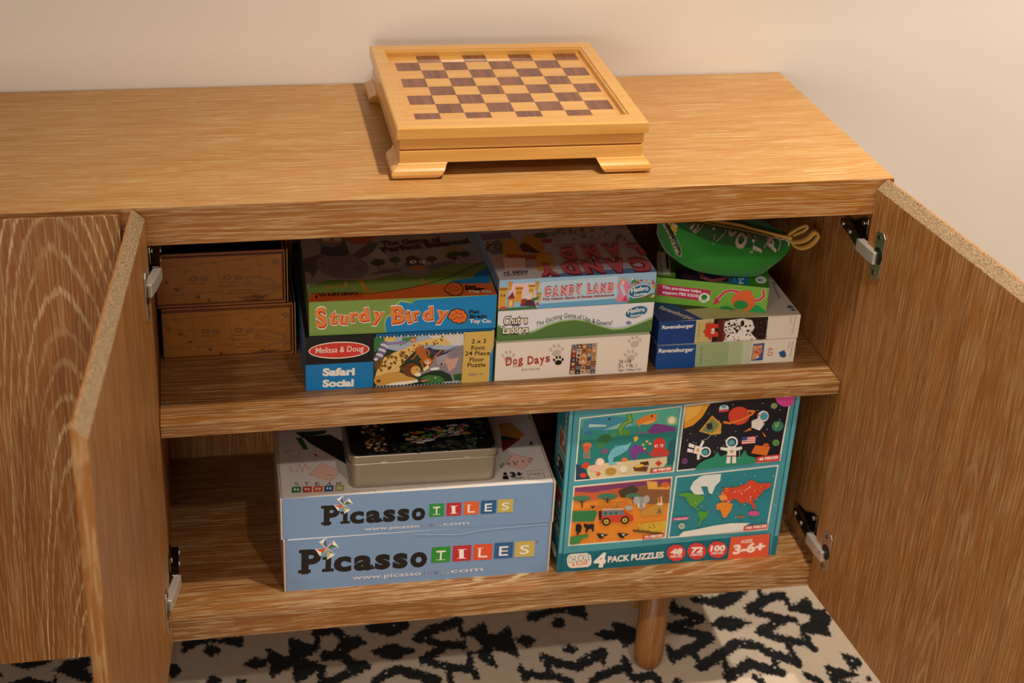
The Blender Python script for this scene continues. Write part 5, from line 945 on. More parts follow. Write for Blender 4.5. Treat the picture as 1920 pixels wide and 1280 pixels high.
["p",15,60.3,54.6,72.5,54.5,72.5,60,60.3,60.1],["p",15,94.8,23.6,102,23.5,102,46.5,94.8,46.6],["p",15,90.7,23.1,105.9,22.9,105.9,27.7,90.7,27.9],
["p",15,90.7,42.1,99,42,99,46.6,90.7,46.7],["t","c",15,105.42,23.8,22.71,-0.27,0.38,31.86,0.048,0],
["t","a",15,131.1,23.5,24.84,-0.3,0.38,31.96,0.048,0],["t","s",15,158.43,23.17,19.98,-0.24,0.38,32.06,0.048,0],
["t","s",15,181.42,22.89,19.58,-0.24,0.39,32.14,0.048,0],["t","o",15,204.03,22.62,22.21,-0.27,0.39,32.22,0.048,0],
["p",15,150.5,22.3,157.9,22.2,157.9,26.5,150.5,26.6],["p",413,95,60.6,111.1,59.8,104.1,71.8,96.2,62.2],["p",413,95.3,59,95,77.8,85.1,70.4,93.9,60.5],
["p",413,96.7,59.2,80.6,60.1,87.6,48,95.4,57.7],["p",413,96.3,60.9,96.7,42.1,106.5,49.5,97.8,59.3],["p",79,95.8,59.9,110,60.8,102.3,65.5],
["p",307,95.8,59.9,102.3,65.5,103.8,71],["p",76,95.8,59.9,94.2,76.6,90.6,68],["p",281,95.8,59.9,90.6,68,85.9,70],
["p",307,95.8,59.9,81.7,59.1,89.3,54.3],["p",79,95.8,59.9,89.3,54.3,87.8,48.9],["p",281,95.8,59.9,97.5,43.2,101,51.9],
["p",76,95.8,59.9,101,51.9,105.8,49.8],["p",67,232.4,25.4,256.4,25.1,256.4,50.4,232.4,50.6],["t","T",401,238.61,29.95,11.51,-0.02,0.03,14.69,0,0],
["l",401,0.9,238.6,30,250.1,29.6],["l",401,0.9,238.6,44.3,250.1,44],["p",239,260.3,25.1,284.4,24.8,284.4,50.2,260.3,50.4],
["t","I",401,269.44,29.45,5.79,0.42,-1.08,14.73,0,0],["l",401,0.9,266.5,29.7,278.1,29.4],["l",401,0.9,266.5,44.1,278.1,43.8],
["p",311,288.4,25.1,312.9,24.8,312.9,50.3,288.4,50.5],["t","L",401,294.72,29.71,11.78,-0.02,0.03,14.78,0,0],["l",401,0.9,294.7,29.7,306.5,29.4],
["l",401,0.9,293.3,44.3,300.6,44.3],["p",44,316.1,25.2,340.8,24.9,340.8,50.4,316.1,50.6],["t","E",401,322.48,29.8,11.85,-0.02,0.03,14.82,0,0],
["l",401,0.9,322.5,29.8,334.3,29.5],["l",401,0.9,322.5,44.3,334.3,44],["p",257,343.4,25.6,368.8,25.3,368.8,50.9,343.4,51.2],
["t","S",401,350.01,30.23,12.18,-0.02,0.03,14.87,0,0],["t","www.picasso",382,129.38,7.29,87.52,-0.34,0.03,6.88,0,0],
["t","t",100,220.77,6.93,1.69,-0.01,0.03,6.95,0,0],["t","i",223,226.67,6.91,0.84,-0,0.03,6.96,0,0],["t","l",224,230.72,6.89,0.84,-0,0.03,6.96,0,0],
["t","e",119,234.26,6.88,5.07,-0.02,0.03,6.96,0,0],["t","s",251,242.72,6.84,3.73,-0.01,0.03,6.97,0,0],
["t",".com",382,250.69,6.81,46.89,-0.18,0.03,6.97,0,0],["t","®",140,371.48,45.87,3.22,0.08,-0.08,3.21,0,0],],
'tiles_lower_front':[
["p",169,0,0,429,0,429,101,0,101],["t","P",15,24.06,35.1,32.04,-0.68,0.97,45.6,0.05,0],["p",15,19.1,34.4,39.4,34,39.7,40.5,19.4,40.9],
["p",15,21,73.9,36.3,73.6,36.6,80.4,21.3,80.7],["p",15,62.6,34.3,71.6,34.1,72.7,63.2,63.8,63.4],["p",15,57.3,33.6,76.5,33.2,76.7,39.4,57.6,39.8],
["p",15,58.3,57.7,68.8,57.5,69,63.3,58.5,63.5],["t","c",15,75.91,34.31,28.58,-0.61,0.86,40.2,0.048,0],
["t","a",15,108.23,33.62,31.24,-0.67,0.86,40.32,0.048,0],["t","s",15,142.6,32.89,25.13,-0.54,0.86,40.44,0.048,0],
["t","s",15,171.51,32.28,24.62,-0.52,0.86,40.55,0.048,0],["t","o",15,199.92,31.67,27.91,-0.59,0.87,40.65,0.048,0],
["p",15,132.6,32,141.9,31.8,142.1,37.2,132.7,37.4],["p",413,64.7,80.9,84.7,79.6,76.6,94.8,66.3,82.8],
["p",413,65,78.9,65.5,101,63.6,101,52.9,93.3,63.3,80.8],["p",413,66.7,79.2,46.7,80.5,54.8,65.3,65.1,77.3],
["p",413,66.4,81.2,65.8,57.6,78.6,66.8,68.1,79.3],["p",79,65.7,80.1,83.5,80.9,74.1,87],["p",307,65.7,80.1,74.1,87,76.2,93.8],
["p",76,65.7,80.1,64.5,100.9,59.6,90.2],["p",281,65.7,80.1,59.6,90.2,53.8,92.9],["p",307,65.7,80.1,48,79.3,57.2,73.1],
["p",79,65.7,80.1,57.2,73.1,55.1,66.3],["p",281,65.7,80.1,66.9,59.1,71.8,69.9],["p",76,65.7,80.1,71.8,69.9,77.7,67.2],
["p",66,234.6,35.5,265.7,34.7,266.1,66.2,235.1,66.8],["t","T",401,242.79,41.05,14.91,-0.22,0.27,18.26,0,0],["l",401,0.9,242.8,41,257.7,40.4],
["l",401,0.9,243,58.9,257.9,58.4],["p",239,269.5,35.2,300.5,34.5,300.6,66,269.8,66.7],["t","I",401,281.28,40.46,7.44,0.46,-1.12,18.33,0,0],
["l",401,0.9,277.6,40.8,292.4,40.2],["l",401,0.9,277.7,58.7,292.6,58.2],["p",307,304.2,34.6,335.4,33.9,335.4,65.5,304.4,66.2],
["t","L",401,312.34,40.24,14.96,-0.22,0.27,18.37,0,0],["l",401,0.9,312.3,40.2,327.3,39.6],["l",401,0.9,310.5,58.4,319.9,58.3],
["p",61,338.6,34.8,370,34,369.9,65.7,338.6,66.4],["t","E",401,346.77,40.38,15.04,-0.22,0.27,18.43,0,0],["l",401,0.9,346.8,40.4,361.8,39.8],
["l",401,0.9,346.8,58.4,361.8,57.8],["p",257,372.7,34.6,405.9,33.8,405.6,65.6,372.6,66.3],["t","S",401,381.28,40.2,15.91,-0.24,0.27,18.49,0,0],
["t","www.picasso",382,106.62,14.02,111.52,-0.99,0.08,8.75,0,0],["t","t",100,223.07,12.99,2.15,-0.02,0.08,8.84,0,0],
["t","i",223,230.58,12.92,1.07,-0.01,0.08,8.84,0,0],["t","l",224,235.74,12.87,1.08,-0.01,0.08,8.85,0,0],
["t","e",119,240.26,12.83,6.46,-0.06,0.08,8.85,0,0],["t","s",251,251.02,12.74,4.74,-0.04,0.08,8.86,0,0],
["t",".com",382,261.16,12.65,59.65,-0.53,0.08,8.87,0,0],["t","®",140,407.24,60.66,4.62,-0.08,0.08,4.59,0,0],
["l",229,1.4,210.6,94.6,276.4,88.9,321.6,94.7,423.6,97.3],["l",155,0.6,210.6,92.7,276.4,87,321.6,92.4,423.7,95],],
'tiles_upper_top':[
["p",341,0,0,433,0,433,189,0,189],["p",36,43.4,171.9,87.6,176.7,152.9,97.7,113.2,78.5,52.3,153.9],["p",9,83.2,189,81.1,179.9,43.1,169.5,30.1,189],
["p",42,31,170.8,40.7,172.2,49.2,135.1,41.5,134.4],["p",371,68.3,92.7,95.9,67.4,79.5,41.5,45.3,61.7],
["l",248,0.8,68.3,92.7,95.9,67.4,79.5,41.5,45.3,61.7,68.3,92.7],["l",209,0.7,9.4,132.2,38.4,137.7,28.3,112.1,9.4,132.2],
["p",241,56.2,120.5,62.1,120.8,63.5,109.2],["l",246,0.7,17.2,89.8,18.2,73.8,26,72],["l",246,0.7,25.9,71.6,32.4,94.2,35.3,72,41.5,91.8],
["l",246,0.7,40.3,93.4,46.4,76.4,51.1,82.8],["l",24,1,74.8,57.2,82.6,56.8],["t","S",15,21.14,33.93,6.83,-0.26,0.37,9.97,0,0],
["t","T",15,36.79,32.31,6.82,-0.26,0.37,9.97,0,0],["t","E",15,53.97,30.52,6.81,-0.25,0.37,9.96,0,0],["t","A",15,71.33,30.53,6.59,-2.05,2.95,9.49,0,0],
["t","M",15,87.2,27.06,6.79,-0.25,0.37,9.94,0,0],["p",65,16.6,30.8,31.3,30.6,29.8,14.5,15.4,14.6],["e",386,21.1,23.5,1.82,-0.19,-0.33,-3.14,8],
["e",386,25.7,22.6,1.56,-0.16,-0.38,-3.58,8],["p",242,33.6,29.9,48.4,29.7,46.8,13.6,32.4,13.7],["e",386,38.1,22.6,1.82,-0.19,-0.35,-3.13,8],
["e",386,42.7,21.7,1.56,-0.16,-0.4,-3.58,8],["p",309,50.6,29.1,65.3,28.9,63.7,12.8,49.3,12.9],["e",386,55.1,21.8,1.82,-0.19,-0.36,-3.13,8],
["e",386,59.7,20.9,1.56,-0.16,-0.41,-3.58,8],["p",44,67.7,28.6,82.4,28.5,80.7,12.4,66.3,12.5],["e",386,72.1,21.4,1.81,-0.19,-0.37,-3.13,8],
["e",386,76.7,20.5,1.55,-0.16,-0.43,-3.57,8],["p",234,84.7,27.8,99.3,27.6,97.6,11.5,83.2,11.7],["e",386,89,20.5,1.81,-0.19,-0.39,-3.13,8],
["e",386,93.6,19.6,1.55,-0.16,-0.44,-3.57,8],["p",275,374.6,178.5,396.5,180.9,412.6,140.3,396.4,125.4,373.6,144.7],
["p",182,371.8,135.3,403.8,129.3,366.5,93.2],["p",38,373.1,142.3,403.8,129.3,370.5,128.2],["p",371,381.1,86.9,413.8,67.1,390.3,40.7,364.8,56.2],
["l",248,0.8,381.1,86.9,413.8,67.1,390.3,40.7,364.8,56.2,381.1,86.9],["t","a² + b² = c²",56,355.57,48.95,57.35,11.33,-2.62,13.26,0,0.15],
["e",15,359.5,31.2,3.3,-0.35,-0.76,-4.01],["p",15,353.3,16.4,354.5,25.4,362.9,26.3,362.7,15.4],
["t","3+",15,367.15,21.3,20.74,0.53,-0.34,13.51,0.05,0],["t","YEARS",15,368.23,14.87,20.03,-0.3,0.08,5.39,0,0],
["t","PTR30",154,399.1,22.46,18.7,0.74,-0.2,4.94,0,0],["l",154,0.5,396.5,35.4,422.4,35.4,421.3,12.9,395,12.1,396.5,35.4],
["p",94,414.8,111.5,420.2,122.7,421.3,109.8],["l",280,0.7,107.6,3.8,109.4,8.1,146,8.8,146.4,2],["l",280,0.7,187,4.5,189.3,11,200.9,10.7],
["l",280,0.7,215.2,10.6,225.7,11.7,225.6,2.8],["l",226,0.9,0.1,1.3,43.5,2.7],],
'fourpack_front':[
["p",122,0,0,364,0,364,318,0,318],["p",7,0.2,37.6,360,45.6,364,0,0,0,0,0],["p",395,9.4,300.9,175.7,311.2,175.2,185.5,9.1,180.5],
["p",84,11.5,298.5,173.9,308.8,172.9,188.1,10.9,182.8],["p",395,179.5,312.3,268.4,318,358.3,318,356,192.4,179.4,185.9],
["p",20,181.8,309.9,306.5,318,356.4,318,353.3,195.2,181.3,188.3],["p",395,8.7,171.5,173.9,176.8,175.2,53.1,7.5,52.5],
["p",354,10.8,169,172.1,174.4,172.8,55.9,9.3,54.8],["p",395,179.2,176.6,354.6,184.7,352.6,53.6,178.4,52.8],
["p",63,181.6,173.9,352.6,182.1,349.9,56.6,180.3,55.3],["p",130,12.4,299.1,172.1,308.2,172.7,274.3,123.5,281.5,74.2,276.7,13.6,281.1],
["p",47,11.5,257.9,171,265.3,174.3,206.7,12.4,207.7],
["p",340,27.9,208.5,54.5,211.9,129.2,214.8,162.5,216.5,163.3,207.2,156.5,196.7,134.6,196.1,134.1,187.5,32.1,182.9],
["p",26,9.6,213.8,20.6,210.3,35.7,183.3,11.3,183.3],["p",43,160,244.2,172.1,253,172.4,199.1,161.3,201.1],
["p",107,15.5,294.1,31.3,299.6,67.5,299.8,87.5,295.6,98.4,282.1,84.1,275.9,57.1,276.6,55.5,265.4,47.5,274.4,25.6,277.9,16.4,266.5],
["p",204,49.9,275,87.8,290.6,97.4,282.1,79.1,276],["e",11,58.1,295.3,1.94,-0.04,0.15,-2.05],["e",95,26.1,271.5,7.66,-0.2,0.28,-4.1],
["p",253,25,288.1,54.1,284.6,54.3,281.6,25.4,282.3],["l",102,9,89.6,300,92.9,289.6,83.4,284.8,76.8,273.7,79.8,267.1,89.7,267.4],
["l",178,5,89.6,300,92.9,289.6,83.4,284.8,76.8,273.7,79.8,267.1,89.7,267.4],["e",143,85.8,269,7.93,-0.21,0.33,-4.17],
["p",360,99.4,285.6,107.6,292.3,122,298.9,135.8,299.8,135.8,285.8,123.6,280,110.9,281.8,109,275.3,105.7,284.3],
["p",402,110.8,283.3,133,288.8,132.1,284.3,118.6,280.1],["e",15,127.3,295.8,1.77,-0.03,0.15,-1.79],["e",377,161.4,285.2,6.7,-0.14,0.67,-7.26],
["e",427,161.4,285.2,3.87,-0.08,0.39,-4.24],["l",377,1,168.1,285.1,170.2,285],["l",377,1,167.2,280.8,169,279.5],["l",377,1,164.1,278.2,164.9,276.2],
["l",377,1,159.9,278.3,159.5,276.3],["l",377,1,156.4,281,154.8,279.8],["l",377,1,154.7,285.3,152.6,285.4],["l",377,1,155.6,289.6,153.8,290.8],
["l",377,1,158.7,292.1,157.8,294.2],["l",377,1,162.8,292.1,163.2,294.1],["l",377,1,166.4,289.4,168,290.6],
["p",171,122.2,266.6,133.6,281.3,149.2,277.9,170,269.9,168.4,265.3,148,262.8,130.2,261.8],["l",192,2.4,104.7,266.4,124.9,264.7],
["e",77,53.6,258.1,11.34,2.13,1.9,-8.79],["e",125,66.5,265.1,4.62,1.41,1.19,-4.04],["p",100,44.2,252.4,40,244.6,50,240.4,56.5,250.6],
["e",346,25.3,248,7.21,-0.24,0.4,-5.9],["p",272,18.6,247.4,31.6,246.9,28.4,236.7,21.2,237],["l",318,1,21.6,238.4,20.9,228.1,23.3,223.6],
["l",318,1,24.5,238.3,24.2,228,26.2,223.5],["l",318,1,27.4,238.2,27.6,227.9,29.1,223.4],["l",318,1,30.3,238.1,31,227.7,32,223.2],
["e",188,55.2,235.2,4.9,-0.18,0.35,-4.78],["p",171,96,234.3,104,244.6,114.4,239.7,125.3,230.2,110.6,224.7,106.5,212.7,98.2,222.1],
["l",171,1.6,115.2,230.6,128.3,225.5],
["p",167,64.5,208.4,61,223.6,66.1,236.8,76.7,243.4,91.4,245,98.6,249.2,92.3,234.4,82.9,227.2,70.9,221.7,70.3,214.2,79.4,208.4,67,207.7],
["p",123,69.6,239.7,71.6,245.6,78,242.4],["l",106,0.8,67.2,232.3,70.3,223.2],["l",106,0.8,71.5,234.3,74.6,225.5],["l",106,0.8,75.8,236.2,78.9,227.7],
["l",106,0.8,80.1,238.2,83.2,229.9],["l",106,0.8,84.4,240.1,87.5,232.2],["p",350,100.9,258.2,106.4,260.4,109.4,254.9,104.8,249,102.2,250.6],
["e",350,118,242.6,2.53,-0.08,0.18,-2.12],["e",350,123.8,248.4,2.54,-0.08,0.18,-2.12],["e",350,129.3,243.7,2.55,-0.08,0.18,-2.13],
["e",350,121.1,234.9,2.54,-0.09,0.18,-2.13],["e",302,144.8,241.1,10.28,-0.35,1.13,-12.84],["e",428,140.4,238.2,2.57,-0.09,0.27,-3.06],
["e",428,149.1,238.5,2.58,-0.09,0.27,-3.06],["e",15,141,237.8,1.28,-0.04,0.16,-1.83],["e",15,148.6,238.2,1.29,-0.04,0.16,-1.84],
["l",302,3.2,136.7,231.3,131.4,224.5,136.5,219.1],["l",302,3.2,139.8,231.2,136.7,221.8,140.1,218.9],["l",302,3.2,142.9,231.1,141.7,224.1,143.7,218.8],
["l",302,3.2,145.9,231,147,221.4,147.3,218.6],["l",302,3.2,149,230.8,152,223.7,150.9,218.5],["l",302,3.2,152.1,230.7,157.4,221,154.5,218.4],
["l",302,3.2,155.2,230.6,162.4,223.3,158.2,218.2],["e",370,49,212.7,7.83,-0.33,0.73,-10.21],["e",409,49.8,215.1,5.39,-0.23,0.47,-6.61],
["e",370,41.6,203.4,8.54,-0.39,0.42,-6.01],["p",303,17.2,207.5,24.9,217.6,32.5,212.8,28.2,204],["e",303,23,191.7,5.81,-0.28,0.32,-4.8],
["e",310,48,192.3,3.93,-0.19,0.26,-3.63],["e",250,68.4,195.6,9.43,-0.45,0.54,-7.29],["e",393,89.1,198.2,6.52,-0.3,0.52,-6.71],
["p",147,105,200.6,114.9,203.2,130.5,199.4,128.7,190.2,108.2,192.8],["p",109,115.7,209.2,129.6,210.2,131.5,202.4,117.4,203.1],
["p",368,107.4,202,119.7,206,125.2,201.2,110.2,198.8],["p",267,141.5,205.1,146.2,210.4,153.2,204.6,148,198.6],
["e",347,89.4,216.4,5.01,-0.21,0.31,-3.94],["p",295,135,194.9,171.6,196.9,171.8,188.2,134.7,186.3],
["t","48 PIECES",426,138.54,189.16,30.96,1.62,-0.25,4.7,0.045,0],
["p",364,181.8,309.3,223,312.3,219.3,306.9,215.1,296.3,210.7,287.2,203.6,279.7,197.6,273.1,183.1,268.6],
["p",404,181.8,309.3,211,311,202.3,292,182.6,280.2],["e",306,349.6,317.5,19.3,-0.23,2.52,-20.16,20],["e",332,341.8,292.3,0.85,-0.02,0.12,-0.95,5],
["e",332,270.8,276.7,0.82,-0.02,0.1,-0.94,5],["e",332,270.3,285.4,0.82,-0.02,0.1,-0.93,5],["e",332,271.8,278.1,0.82,-0.02,0.1,-0.94,5],
["e",332,193.5,303.3,0.78,-0.01,0.09,-0.91,5],["e",332,325.5,228.7,0.85,-0.03,0.11,-0.97,5],["e",332,310.6,306.5,0.84,-0.01,0.11,-0.94,5],
["e",332,190.9,245.9,0.79,-0.03,0.09,-0.93,5],["e",332,195.5,257.6,0.79,-0.02,0.09,-0.92,5],["e",332,260.7,308,0.81,-0.01,0.1,-0.93,5],
["e",332,241,278.6,0.81,-0.02,0.1,-0.93,5],["e",332,324.8,255.7,0.85,-0.02,0.11,-0.96,5],["e",332,322.1,222.1,0.85,-0.03,0.11,-0.97,5],
["e",332,238,250.6,0.81,-0.02,0.1,-0.94,5],["e",332,255.4,240.8,0.82,-0.03,0.1,-0.94,5],["e",332,206.5,239.1,0.8,-0.03,0.09,-0.93,5],
["e",332,221.6,293.5,0.8,-0.01,0.09,-0.92,5],["e",332,254,230.3,0.82,-0.03,0.1,-0.95,5],["e",332,303.8,294,0.83,-0.02,0.11,-0.94,5],
["e",332,218,208.9,0.81,-0.03,0.09,-0.94,5],["e",332,239.8,219.5,0.81,-0.03,0.1,-0.95,5],["e",332,271.6,256.7,0.82,-0.02,0.1,-0.94,5],
["e",332,246.3,257,0.81,-0.02,0.1,-0.94,5],["e",332,201.7,240.8,0.8,-0.03,0.09,-0.93,5],["e",332,244.4,227,0.82,-0.03,0.1,-0.95,5],
["e",332,256.6,273.3,0.82,-0.02,0.1,-0.94,5],["e",332,344,273.4,0.85,-0.02,0.12,-0.96,5],["e",332,268.1,242,0.82,-0.03,0.1,-0.95,5],
["e",332,322.8,228,0.85,-0.03,0.11,-0.97,5],["e",332,215.6,299.9,0.79,-0.01,0.09,-0.92,5],["e",332,229.1,259.7,0.81,-0.02,0.1,-0.93,5],
["e",332,259.1,229.6,0.82,-0.03,0.1,-0.95,5],["e",332,309.1,244.4,0.84,-0.03,0.11,-0.96,5],["e",332,304.2,201.4,0.85,-0.04,0.11,-0.97,5],
["e",304,273.2,285.9,18.07,-0.37,1.94,-17.46,22],["l",361,4,249.3,275.6,259.1,272.9,279,278,294.5,287.1,298,292.6,288.1,294.1],
["e",333,246,301.9,8.08,-0.13,0.72,-6.78],["e",146,245.6,305,4.3,-0.07,0.39,-3.69],["p",305,237.4,299,254.8,300.2,253.9,295.6,239.2,294.9],
["p",319,208.8,261.2,227.7,289.9,245.6,272.6,246.2,253.9,231.5,252.8],["p",176,213.3,261,228.2,285.3,241.7,271.1,232.5,255.9],
["p",58,219.9,274.7,229.1,276.1,231.7,263.6,222.4,263.3],["e",397,314.5,281.9,9.52,-0.2,1.27,-10.73],["e",127,315.9,281.9,6.72,-0.14,0.9,-7.58],
["p",397,295.9,274.5,306.5,279,319,267.6,312.1,255.2,297.4,261.9],["p",348,284.4,254.4,296,261.9,297.9,257.1],
["p",348,304,288.4,308.5,285.2,305.1,279],["e",81,341.8,261.3,10.26,-0.27,1.25,-10.24],["p",199,335.9,267.2,344.2,269.6,343.8,260.6,338.5,257.6],
["e",141,343.4,229.2,6.3,-0.22,0.79,-6.47],["p",313,316.6,252.5,324.7,243.6,322.1,241.5],["e",198,330.5,300.5,5.63,-0.09,0.69,-5.67],
["e",149,190.9,206,5.3,-0.23,0.6,-6.26],
["p",64,209.9,187.9,214.4,197.2,224.4,204.6,240,210.2,244.4,219.5,250.9,209.8,261.3,214.1,284.4,205.2,291.1,219.3,298,207.8,312.6,202.4,313.9,191.7,258.6,188.8],
["p",397,261.3,227.8,274.9,227.3,277.9,210,262.1,210.7],["p",397,261.5,225.7,249.3,228.2,249.3,223.5,261.2,219.4],
["p",397,275.1,225.2,285.5,226.3,286.6,221.5,276.9,218.8],["p",397,262.5,212.2,268.2,211.9,269.5,195.2,262.2,195.6],
["p",397,271.4,211.8,277.2,211.6,279.5,194.8,272.7,195.1],["p",295,262.6,210.6,268.4,210.4,268.4,208,262.4,208.2],
["p",295,271.6,210.3,277.3,210,277.9,207.6,271.8,207.8],["p",279,265.7,221.1,272,220.8,272.6,215.4,266.3,215.6],
["e",397,267.2,236,10.45,-0.35,1.25,-11.42],["e",40,267.2,236,7.83,-0.27,0.88,-8.11],["e",126,266.7,235.4,5.74,-0.2,0.59,-5.41],
["p",397,218.8,229.7,217.1,216.4,204.1,219.8,206.1,235.1],["p",397,217.2,230.2,220.3,241.4,216.8,243.1,212.6,232.9],
["p",397,215.5,217,215.3,206.4,211.6,207.1,210.6,217.6],["p",397,207.1,234.2,206.4,228.6,194.1,233.3,195,240.4],
["p",397,206,225.6,205.2,220,192.8,223.7,193.7,230.3],["p",295,206,234.6,205.2,229,203.5,229.8,204.2,235.7],
["p",295,204.8,225.9,204.1,220.3,202.3,220.7,203.1,226.6],["p",279,213.3,227.8,212.6,221.7,208.5,223.1,209.3,229.2],
["e",397,224.3,220.9,9.15,-0.35,1.03,-10.15],["e",40,224.3,220.9,6.87,-0.26,0.73,-7.21],["e",126,223.8,220.3,5.03,-0.19,0.49,-4.81],
["l",397,0.6,282,226,283.8,202.7],["p",295,283.2,244.9,306.5,245.2,307,231.5,284.3,230.7],["p",397,283.5,242.7,306.5,242.6,306.8,240.7,283.7,240.8],
["p",397,283.9,238.6,307,238.5,307.2,236.6,284.1,236.7],["p",397,284.4,234.5,307.5,234.3,307.7,232.4,284.6,232.6],
["p",71,283.2,244.9,292.6,245.3,293.1,238,283.8,237.7],["p",313,303,212.4,308.3,227.3,334.3,222.5,330.7,204.9],
["e",271,326.8,226,5.11,-0.18,0.46,-3.87],["l",397,0.5,230,254.4,225.4,246.8,213.9,242.5],["p",295,313.6,204,354.3,206.2,354.1,193.2,313.2,192.4],
["t","48 PIECES",426,317.78,196.71,33.4,1.79,-0.26,4.94,0.045,0],
["p",170,10.8,168.4,171.6,173.2,172.1,156.8,133.9,159,83.2,158.8,41.1,158.2,11.4,159.9],
["p",272,11.3,161.4,41.2,156.7,82.9,161.9,108.2,160.5,99.3,145.5,12.6,141.7],["p",191,98.1,161,171.2,166.3,172.9,125.2,136.7,126,120,141.1],
["p",365,130.3,171.6,148.5,169.1,149.5,158.1,170.3,158.5,170.4,152.2,134.2,155.9],["e",312,162.7,162.1,6.83,-0.38,0.51,-5.67],
["p",112,83.3,157.3,107.7,166.7,118.7,156.8,109.7,141.8,89.4,143],["p",316,13.7,123.4,100,136.2,112,113.5,61.5,113.9],
["e",118,23.6,147.1,15.11,-0.93,0.4,-6.09],["l",110,2.4,23.8,144.1,25.7,129.3],["l",110,1.2,24.2,137.9,17,143.9],["l",110,1.2,24.2,137.9,30.7,143],
["e",118,66.5,147.5,17.03,-1.04,0.5,-6.78],["l",110,2.64,66.8,144.1,69,127.7],["l",110,1.2,67.3,137.3,59.1,143.9],["l",110,1.2,67.3,137.3,74.5,143],
["e",118,109.5,144.9,12.69,-0.77,0.4,-4.99],["l",110,1.92,109.7,142.4,111.7,130.3],["l",110,1.2,110.1,137.4,104,142.3],
["l",110,1.2,110.1,137.4,115.5,141.5],["p",80,9.8,123.7,48.6,121.6,51.9,116.2,47.6,99.5,10.7,102.2],
["p",277,124.9,112.6,152.3,126.5,166,119.3,164.8,103.5,128.3,102.9],["p",320,121.8,87.6,171.3,90.2,171.5,64.4,125.3,76.2],
["p",152,113.7,77.1,168.1,66.3,168.6,61.4,117.9,72],["e",193,127.1,81.7,1.04,-0.08,0.08,-0.96,5],["e",193,142.1,82,1.05,-0.08,0.08,-0.96,5],
["e",193,155.2,70.5,1.06,-0.09,0.08,-0.97,5],["e",193,145.3,79.8,1.05,-0.08,0.08,-0.97,5],["e",193,144.1,77.3,1.05,-0.08,0.08,-0.97,5],
["e",193,142.5,73.2,1.05,-0.08,0.08,-0.97,5],["e",193,141.9,73.3,1.05,-0.08,0.08,-0.97,5],["e",193,143.4,71.6,1.05,-0.09,0.08,-0.97,5],
["e",193,142.7,78.3,1.05,-0.08,0.08,-0.96,5],["e",193,131.8,73,1.05,-0.08,0.08,-0.96,5],["e",193,158.9,85.8,1.06,-0.08,0.09,-0.97,5],
["e",193,144.2,72.6,1.05,-0.08,0.08,-0.97,5],["e",193,152.1,79.8,1.06,-0.08,0.08,-0.97,5],["e",193,146.6,78.4,1.05,-0.08,0.08,-0.97,5],
["e",193,150.4,76.2,1.06,-0.08,0.08,-0.97,5],["e",193,145.7,86.3,1.05,-0.08,0.08,-0.96,5],["e",193,149.8,84.2,1.06,-0.08,0.08,-0.96,5],
["e",193,126.1,78.9,1.04,-0.08,0.08,-0.96,5],["e",193,156.6,69.5,1.06,-0.09,0.08,-0.97,5],["e",193,129.9,74.3,1.05,-0.08,0.08,-0.96,5],
["e",193,142.9,78.6,1.05,-0.08,0.08,-0.96,5],["e",193,129.6,86.7,1.04,-0.08,0.08,-0.96,5],["e",193,135.3,72,1.05,-0.08,0.08,-0.96,5],
["e",193,149.2,84.8,1.05,-0.08,0.08,-0.96,5],["e",193,144.8,70,1.05,-0.09,0.08,-0.97,5],["e",193,132.4,76.3,1.05,-0.08,0.08,-0.96,5],
["e",193,153.3,78,1.06,-0.08,0.08,-0.97,5],["e",193,153.3,77.7,1.06,-0.08,0.08,-0.97,5],["e",193,126.4,79.2,1.04,-0.08,0.08,-0.96,5],
["e",193,151.4,80.9,1.06,-0.08,0.08,-0.97,5],["e",193,149.5,83.3,1.06,-0.08,0.08,-0.97,5],["e",193,130,85.1,1.04,-0.08,0.08,-0.96,5],
["e",193,134.1,81.4,1.05,-0.08,0.08,-0.96,5],["e",193,164.3,70.5,1.07,-0.09,0.09,-0.97,5],["e",193,140.4,74.8,1.05,-0.08,0.08,-0.97,5],
["e",193,129.2,78.8,1.04,-0.08,0.08,-0.96,5],["e",193,160.5,71.5,1.06,-0.09,0.09,-0.97,5],["e",193,134.7,75.4,1.05,-0.08,0.08,-0.96,5],
["e",193,125.3,77.6,1.04,-0.08,0.08,-0.96,5],["e",193,161.5,81.9,1.06,-0.08,0.09,-0.97,5],["e",210,124.5,133,11.88,-0.76,0.78,-9.44],
["e",235,116.7,135.1,6.17,-0.39,0.67,-8.16],["e",235,133.2,136.6,5.19,-0.33,0.64,-7.56],["p",210,121,128.6,129.3,128,129.3,115.5,123.4,115.9],
["l",411,2,120,128.6,121.7,120.7],["l",411,2,129.3,128.7,130.9,121.7],["e",227,105,121.8,6.66,-0.45,0.4,-5.03],["l",317,2.4,152.6,137.6,154.8,128],
["l",374,2.4,157.7,138.8,159.5,127.6],["e",375,157.1,124.6,5.79,-0.38,0.28,-3.18],["p",194,152.8,105.9,156.9,118.3,162.4,106.8],
["l",137,1,78.2,125.2,85.6,126.2],["p",57,38,132.5,43,130,47.9,131.8,43.9,125],["l",276,2,55.1,134.4,56.9,126.6],["l",276,3,52.7,133.7,59.6,134.1],
["l",276,2,67.5,133.6,69.4,125.8],["l",276,3,65.1,132.8,72.1,133.3],["l",276,2,78.8,132.9,80.7,125],["l",276,3,76.4,132.1,83.4,132.6],
["l",276,2,90.2,132.1,92.1,124.3],["l",276,3,87.8,131.4,94.8,131.8],
["p",294,57.8,114.2,61,121.7,96.3,119.3,102,111.1,112.7,105.6,114.8,97.6,113.5,94.5,57.8,95.6],["p",105,61.6,119.5,94.4,117.9,98.3,109.8,61.3,109.3],
